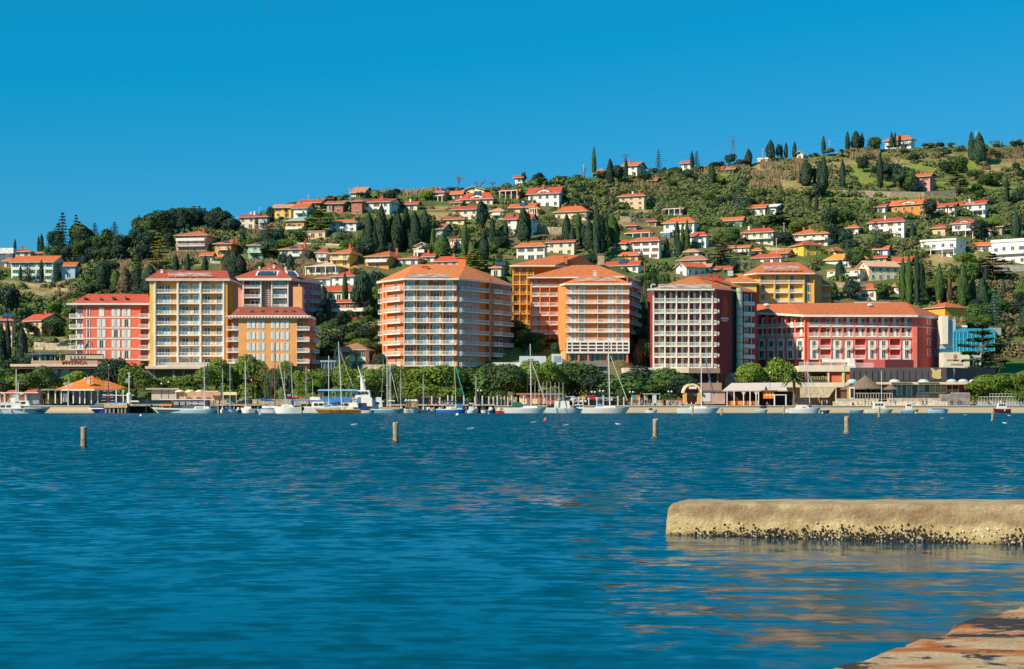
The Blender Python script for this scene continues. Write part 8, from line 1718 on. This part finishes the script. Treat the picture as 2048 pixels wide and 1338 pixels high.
SK = mat((.55, .33, .22))
def person(px, Y, lab, pose='walk', top=(.03, .03, .04), leg=(.03, .04, .08), hair=(.05, .03, .02), face=1, h=1.74, z=1.87):
    t_ = thing('person', lab, 'person', (PX(px, Y), Y, z-(.45 if pose == 'sit' else 0)), 0 if face > 0 else math.pi, 'people on the promenade')
    key = ('pb', pose, top, leg)
    def f():
        me = BODY[pose].copy(); me.name = 'body'; me.materials.clear()
        for m_ in (SK, mat(top, 'cloth'), mat(leg, 'cloth'), mat((.03, .025, .02))): me.materials.append(m_)
        for p in me.polygons:
            c = p.center; p.material_index = 0 if c.z > 1.49 or (abs(c.y) > .16 and c.z < .90 and c.z > .7) else 1 if c.z > .93 else 3 if c.z < .10 else 2
        return me
    o = put(cached(key, f), 'body', t_); o.scale = (h/1.8*1.45, h/1.8*1.3, h/1.8)
    mb = MB().ball((.0, 0, 1.715), .105, (1.0, .95, .85), n=10, h=6).ball((-.05, 0, 1.63), .085, (.7, 1, 1), n=8, h=5); hr_ = put(cached(('hair', hair), lambda: mb.mesh('hair', mat(hair, 'cloth'))), 'hair', t_); hr_.scale = o.scale; return t_
PP = [(1846, 'walk', (.02, .02, .03), (.02, .02, .03), 'person in black walking left in front of the cream wall, first of two', -1), (1853.5, 'walk', (.03, .03, .04), (.03, .03, .05), 'person in dark clothes striding right in front of the cream wall', 1),
 (1730.5, 'stand', (.02, .03, .05), (.03, .05, .1), 'person in navy standing left of the cream motorboat', 1), (1737, 'stand', (.25, .45, .6), (.4, .5, .6), 'person in pale blue standing left of the cream motorboat', -1), (1716, 'sit', (.10, .06, .05), (.5, .03, .02), 'seated person with red trousers by the low cream wall', 1), (1743, 'sit', (.03, .03, .03), (.02, .02, .02), 'person in black sitting beside the pale blue one', 1),
 (1781, 'walk', (.7, .06, .05), (.6, .7, .75), 'person in red top right of the cream motorboat mast', -1), (1788, 'walk', (.05, .2, .6), (.7, .7, .7), 'person in bright blue top bending by the cream boat', 1), (1791.5, 'stand', (.03, .05, .12), (.1, .15, .3), 'person in dark navy right of the bright blue one', -1),
 (1890, 'stand', (.1, .4, .6), (.5, .2, .03), 'person in cyan top above the blue covered boat', 1), (1900, 'walk', (.2, .08, .08), (.5, .5, .5), 'person in maroon right of the cyan top', -1), (1904, 'walk', (.02, .02, .03), (.02, .03, .05), 'person in black between maroon and the grey block', 1),
 (1917, 'stand', (.03, .03, .03), (.02, .02, .02), 'person in black at the left corner of the grey block', 1), (1922, 'walk', (.04, .04, .06), (.03, .04, .08), 'tall person in charcoal before the grey block', -1),
 (1948, 'walk', (.02, .02, .02), (.02, .02, .02), 'person in black at the right end of the grey block', -1), (1952.5, 'walk', (.10, .07, .06), (.02, .02, .03), 'person in brown coat right of the grey block', 1), (1978, 'walk', (.05, .05, .07), (.04, .05, .09), 'person in dark coat walking under the right hand pine', -1), (1981.5, 'stand', (.6, .55, .5), (.03, .05, .12), 'person in pale jacket under the right hand pine', 1), (2001, 'stand', (.7, .65, .65), (.5, .1, .08), 'person in white top behind the maroon boat', 1), (2009, 'stand', (.04, .04, .05), (.05, .05, .06), 'person in black behind the maroon boat', -1),
 (1644, 'stand', (.45, .4, .3), (.5, .45, .4), 'person in beige left of the navy dinghy', 1), (1650, 'walk', (.03, .03, .04), (.03, .03, .04), 'tall person in black above the navy dinghy', -1), (1654, 'stand', (.6, .58, .52), (.2, .2, .25), 'person in cream above the navy dinghy', 1),
 (1490, 'sit', (.03, .1, .2), (.6, .6, .6), 'seated person in dark blue at the pergola cafe', 1), (1497, 'sit', (.5, .1, .05), (.1, .1, .1), 'seated person in rust red at the pergola cafe', -1), (1516, 'stand', (.8, .7, .6), (.7, .6, .5), 'person in cream standing at the pergola post', 1), (1534, 'sit', (.7, .2, .15), (.5, .1, .1), 'seated person in coral before the orange hut', 1), (1503, 'sit', (.3, .3, .3), (.05, .05, .08), 'seated person in grey at the pergola cafe', 1),
 (1361, 'walk', (.75, .1, .12), (.7, .6, .6), 'person in pink red left of the arched kiosk', -1), (1374, 'sit', (.7, .7, .7), (.1, .1, .15), 'seated person in white inside the arched kiosk, left', 1), (1383, 'sit', (.75, .72, .7), (.05, .05, .05), 'seated person in white inside the arched kiosk, middle', -1), (1392, 'sit', (.6, .6, .65), (.1, .1, .1), 'seated person in white inside the arched kiosk, right', 1),
 (251, 'stand', (.02, .10, .4), (.03, .04, .08), 'person in blue top standing beside the harbour light', 1), (294, 'stand', (.04, .08, .2), (.02, .03, .05), 'person in navy on the jetty left of the fishing boat', 1), (515, 'stand', (.03, .03, .04), (.03, .03, .05), 'person in black on the jetty behind the blue striped sailboat', 1), (619, 'stand', (.06, .06, .10), (.05, .05, .08), 'person in dark clothes at the ferry stern', -1)]
for px, pose, tp_, lg, lab, fc in PP: person(px, 459.5 if px > 1300 else 450, lab, pose, tp_, lg, face=fc, h=1.62+.04*((px*7) % 5), z=1.87 if px > 1300 else 1.95)
cw = [('red', (.6, .04, .04)), ('black', (.02, .02, .02)), ('navy', (.02, .04, .14)), ('white', (.7, .7, .68)), ('pink', (.75, .2, .35)), ('teal', (.03, .25, .28)), ('brown', (.18, .09, .05)), ('blue', (.04, .15, .5)), ('grey', (.3, .3, .3))]
lw = [('black', (.02, .02, .02)), ('blue', (.04, .07, .16)), ('beige', (.45, .38, .28)), ('white', (.65, .65, .62))]
zones = [('between the glass shelter and the arched kiosk', 1322, 1358, 10), ('at the notice boards', 1262, 1302, 8), ('on the quay behind the tan covered motorboat', 858, 905, 8), ('on the jetty behind the kiosk awnings', 418, 446, 5)]
used_ = set()
for z_, a_, b__, n in zones:
    for i in range(n):
        cn, cc = cw[i % 9]; ln, lc = lw[(i*3+len(z_)) % 4]
        person(a_+(b__-a_)*(i+.5)/n+rq.uniform(-1, 1), 459+rq.uniform(0, 3), f'person in {cn} top and {ln} trousers {z_}', 'stand' if i % 3 else 'walk', cc, lc, face=rq.choice((-1, 1)), h=rq.uniform(1.5, 1.8))
# gulls
gw_ = mat((.80, .78, .74)); gg = mat((.34, .36, .38)); gd = mat((.04, .04, .045))
def gull(px, row, Y, lab, mode='swim', sc=1., hd=0.):
    t_ = thing('gull', lab, 'gull', (PX(px, Y), Y, max(.0, PZ(row, Y)) if mode != 'swim' else 0), hd, 'gulls over and on the bay')
    mb = MB()
    for (x0, r0), (x1, r1) in (((-.26, .015), (-.15, .055)), ((-.15, .055), (0, .085)), ((0, .085), (.12, .07)), ((.12, .07), (.20, .045)), ((.20, .045), (.26, .042)), ((.26, .042), (.31, .02)), ((.31, .02), (.36, .006))): mb.tube((x0*sc, 0, (.06+max(0, x0-.1)*.35)*sc), (x1*sc, 0, (.06+max(0, x1-.1)*.35)*sc), r0*sc, r1*sc, 8)
    mb.build('body', gw_, t_)
    if mode == 'fly':
        for s_ in (-1, 1):
            w_ = MB(); P_ = [(0, .05, 0), (.04, .28, .16), (-.02, .50, .10), (-.12, .70, -.10)]; ch = [.22, .20, .14, .02]
            for i in range(3): a, c = P_[i], P_[i+1]; w_.face([((a[0]+ch[i]/2)*sc, s_*a[1]*sc, (a[2]+.1)*sc), ((c[0]+ch[i+1]/2)*sc, s_*c[1]*sc, (c[2]+.1)*sc), ((c[0]-ch[i+1]/2)*sc, s_*c[1]*sc, (c[2]+.1)*sc), ((a[0]-ch[i]/2)*sc, s_*a[1]*sc, (a[2]+.1)*sc)], 0 if i < 2 else 1)
            w_.build('wing', [gg, gd], t_)
        MB().face([(-.22*sc, -.03*sc, .06*sc), (-.22*sc, .03*sc, .06*sc), (-.36*sc, .07*sc, .05*sc), (-.36*sc, -.07*sc, .05*sc)]).build('tail', gw_, t_)
    else:
        for s_ in (-1, 1): MB().tube((-.22*sc, s_*.05*sc, .10*sc), (.08*sc, s_*.07*sc, .09*sc), .02*sc, .04*sc, 6).build('wing', gg, t_)
    return t_
g1 = gull(171, 697, 125, 'dark winged gull flying low before the coral hotel, wings arched', 'fly', 1.0, R(80)); g1.scale = (1, 1, 2.2)
gull(318, 726, 300, 'dark bird flying before the amber hotel podium, left one', 'fly', 1.2, R(60)); gull(327, 728, 300, 'dark bird flying before the amber hotel podium, right one', 'fly', 1.1, R(100)); gull(540, 9, 300, 'tiny white gull high in the blue sky', 'fly', .9, R(30))
for px, row, lab in ((707, 850.5, 'swimming gull right of the left bay posts, alone'), (940, 859, 'swimming gull right of the middle thick post'), (1066, 846, 'white gull swimming left of the red buoy'), (1131, 851.5, 'white gull swimming right of the red buoy'), (1237, 849.5, 'white gull swimming left of the pale topped post'), (1930, 831, 'small gull swimming left of the rightmost post'), (1883, 838, 'small gull swimming below the long blue covered boat'), (2011, 847.5, 'gull swimming at the right edge'), (2019, 832, 'small distant gull swimming at the right edge')):
    Y = H*F/(row-CY); gull(px, row, Y, lab, 'swim', 1.25 if row < 845 else 1.15, rq.choice((0, 3.0, .4)))
for px, top, Y, lab in ((1309.5, 840, H*F/(877-CY), 'gull perched on the pale topped bay post'), (1690, 812, H*F/(826-CY), 'dark bird perched on the thin post behind the thick right hand post')):
    gull(px, top, Y, lab, 'perch', .6)
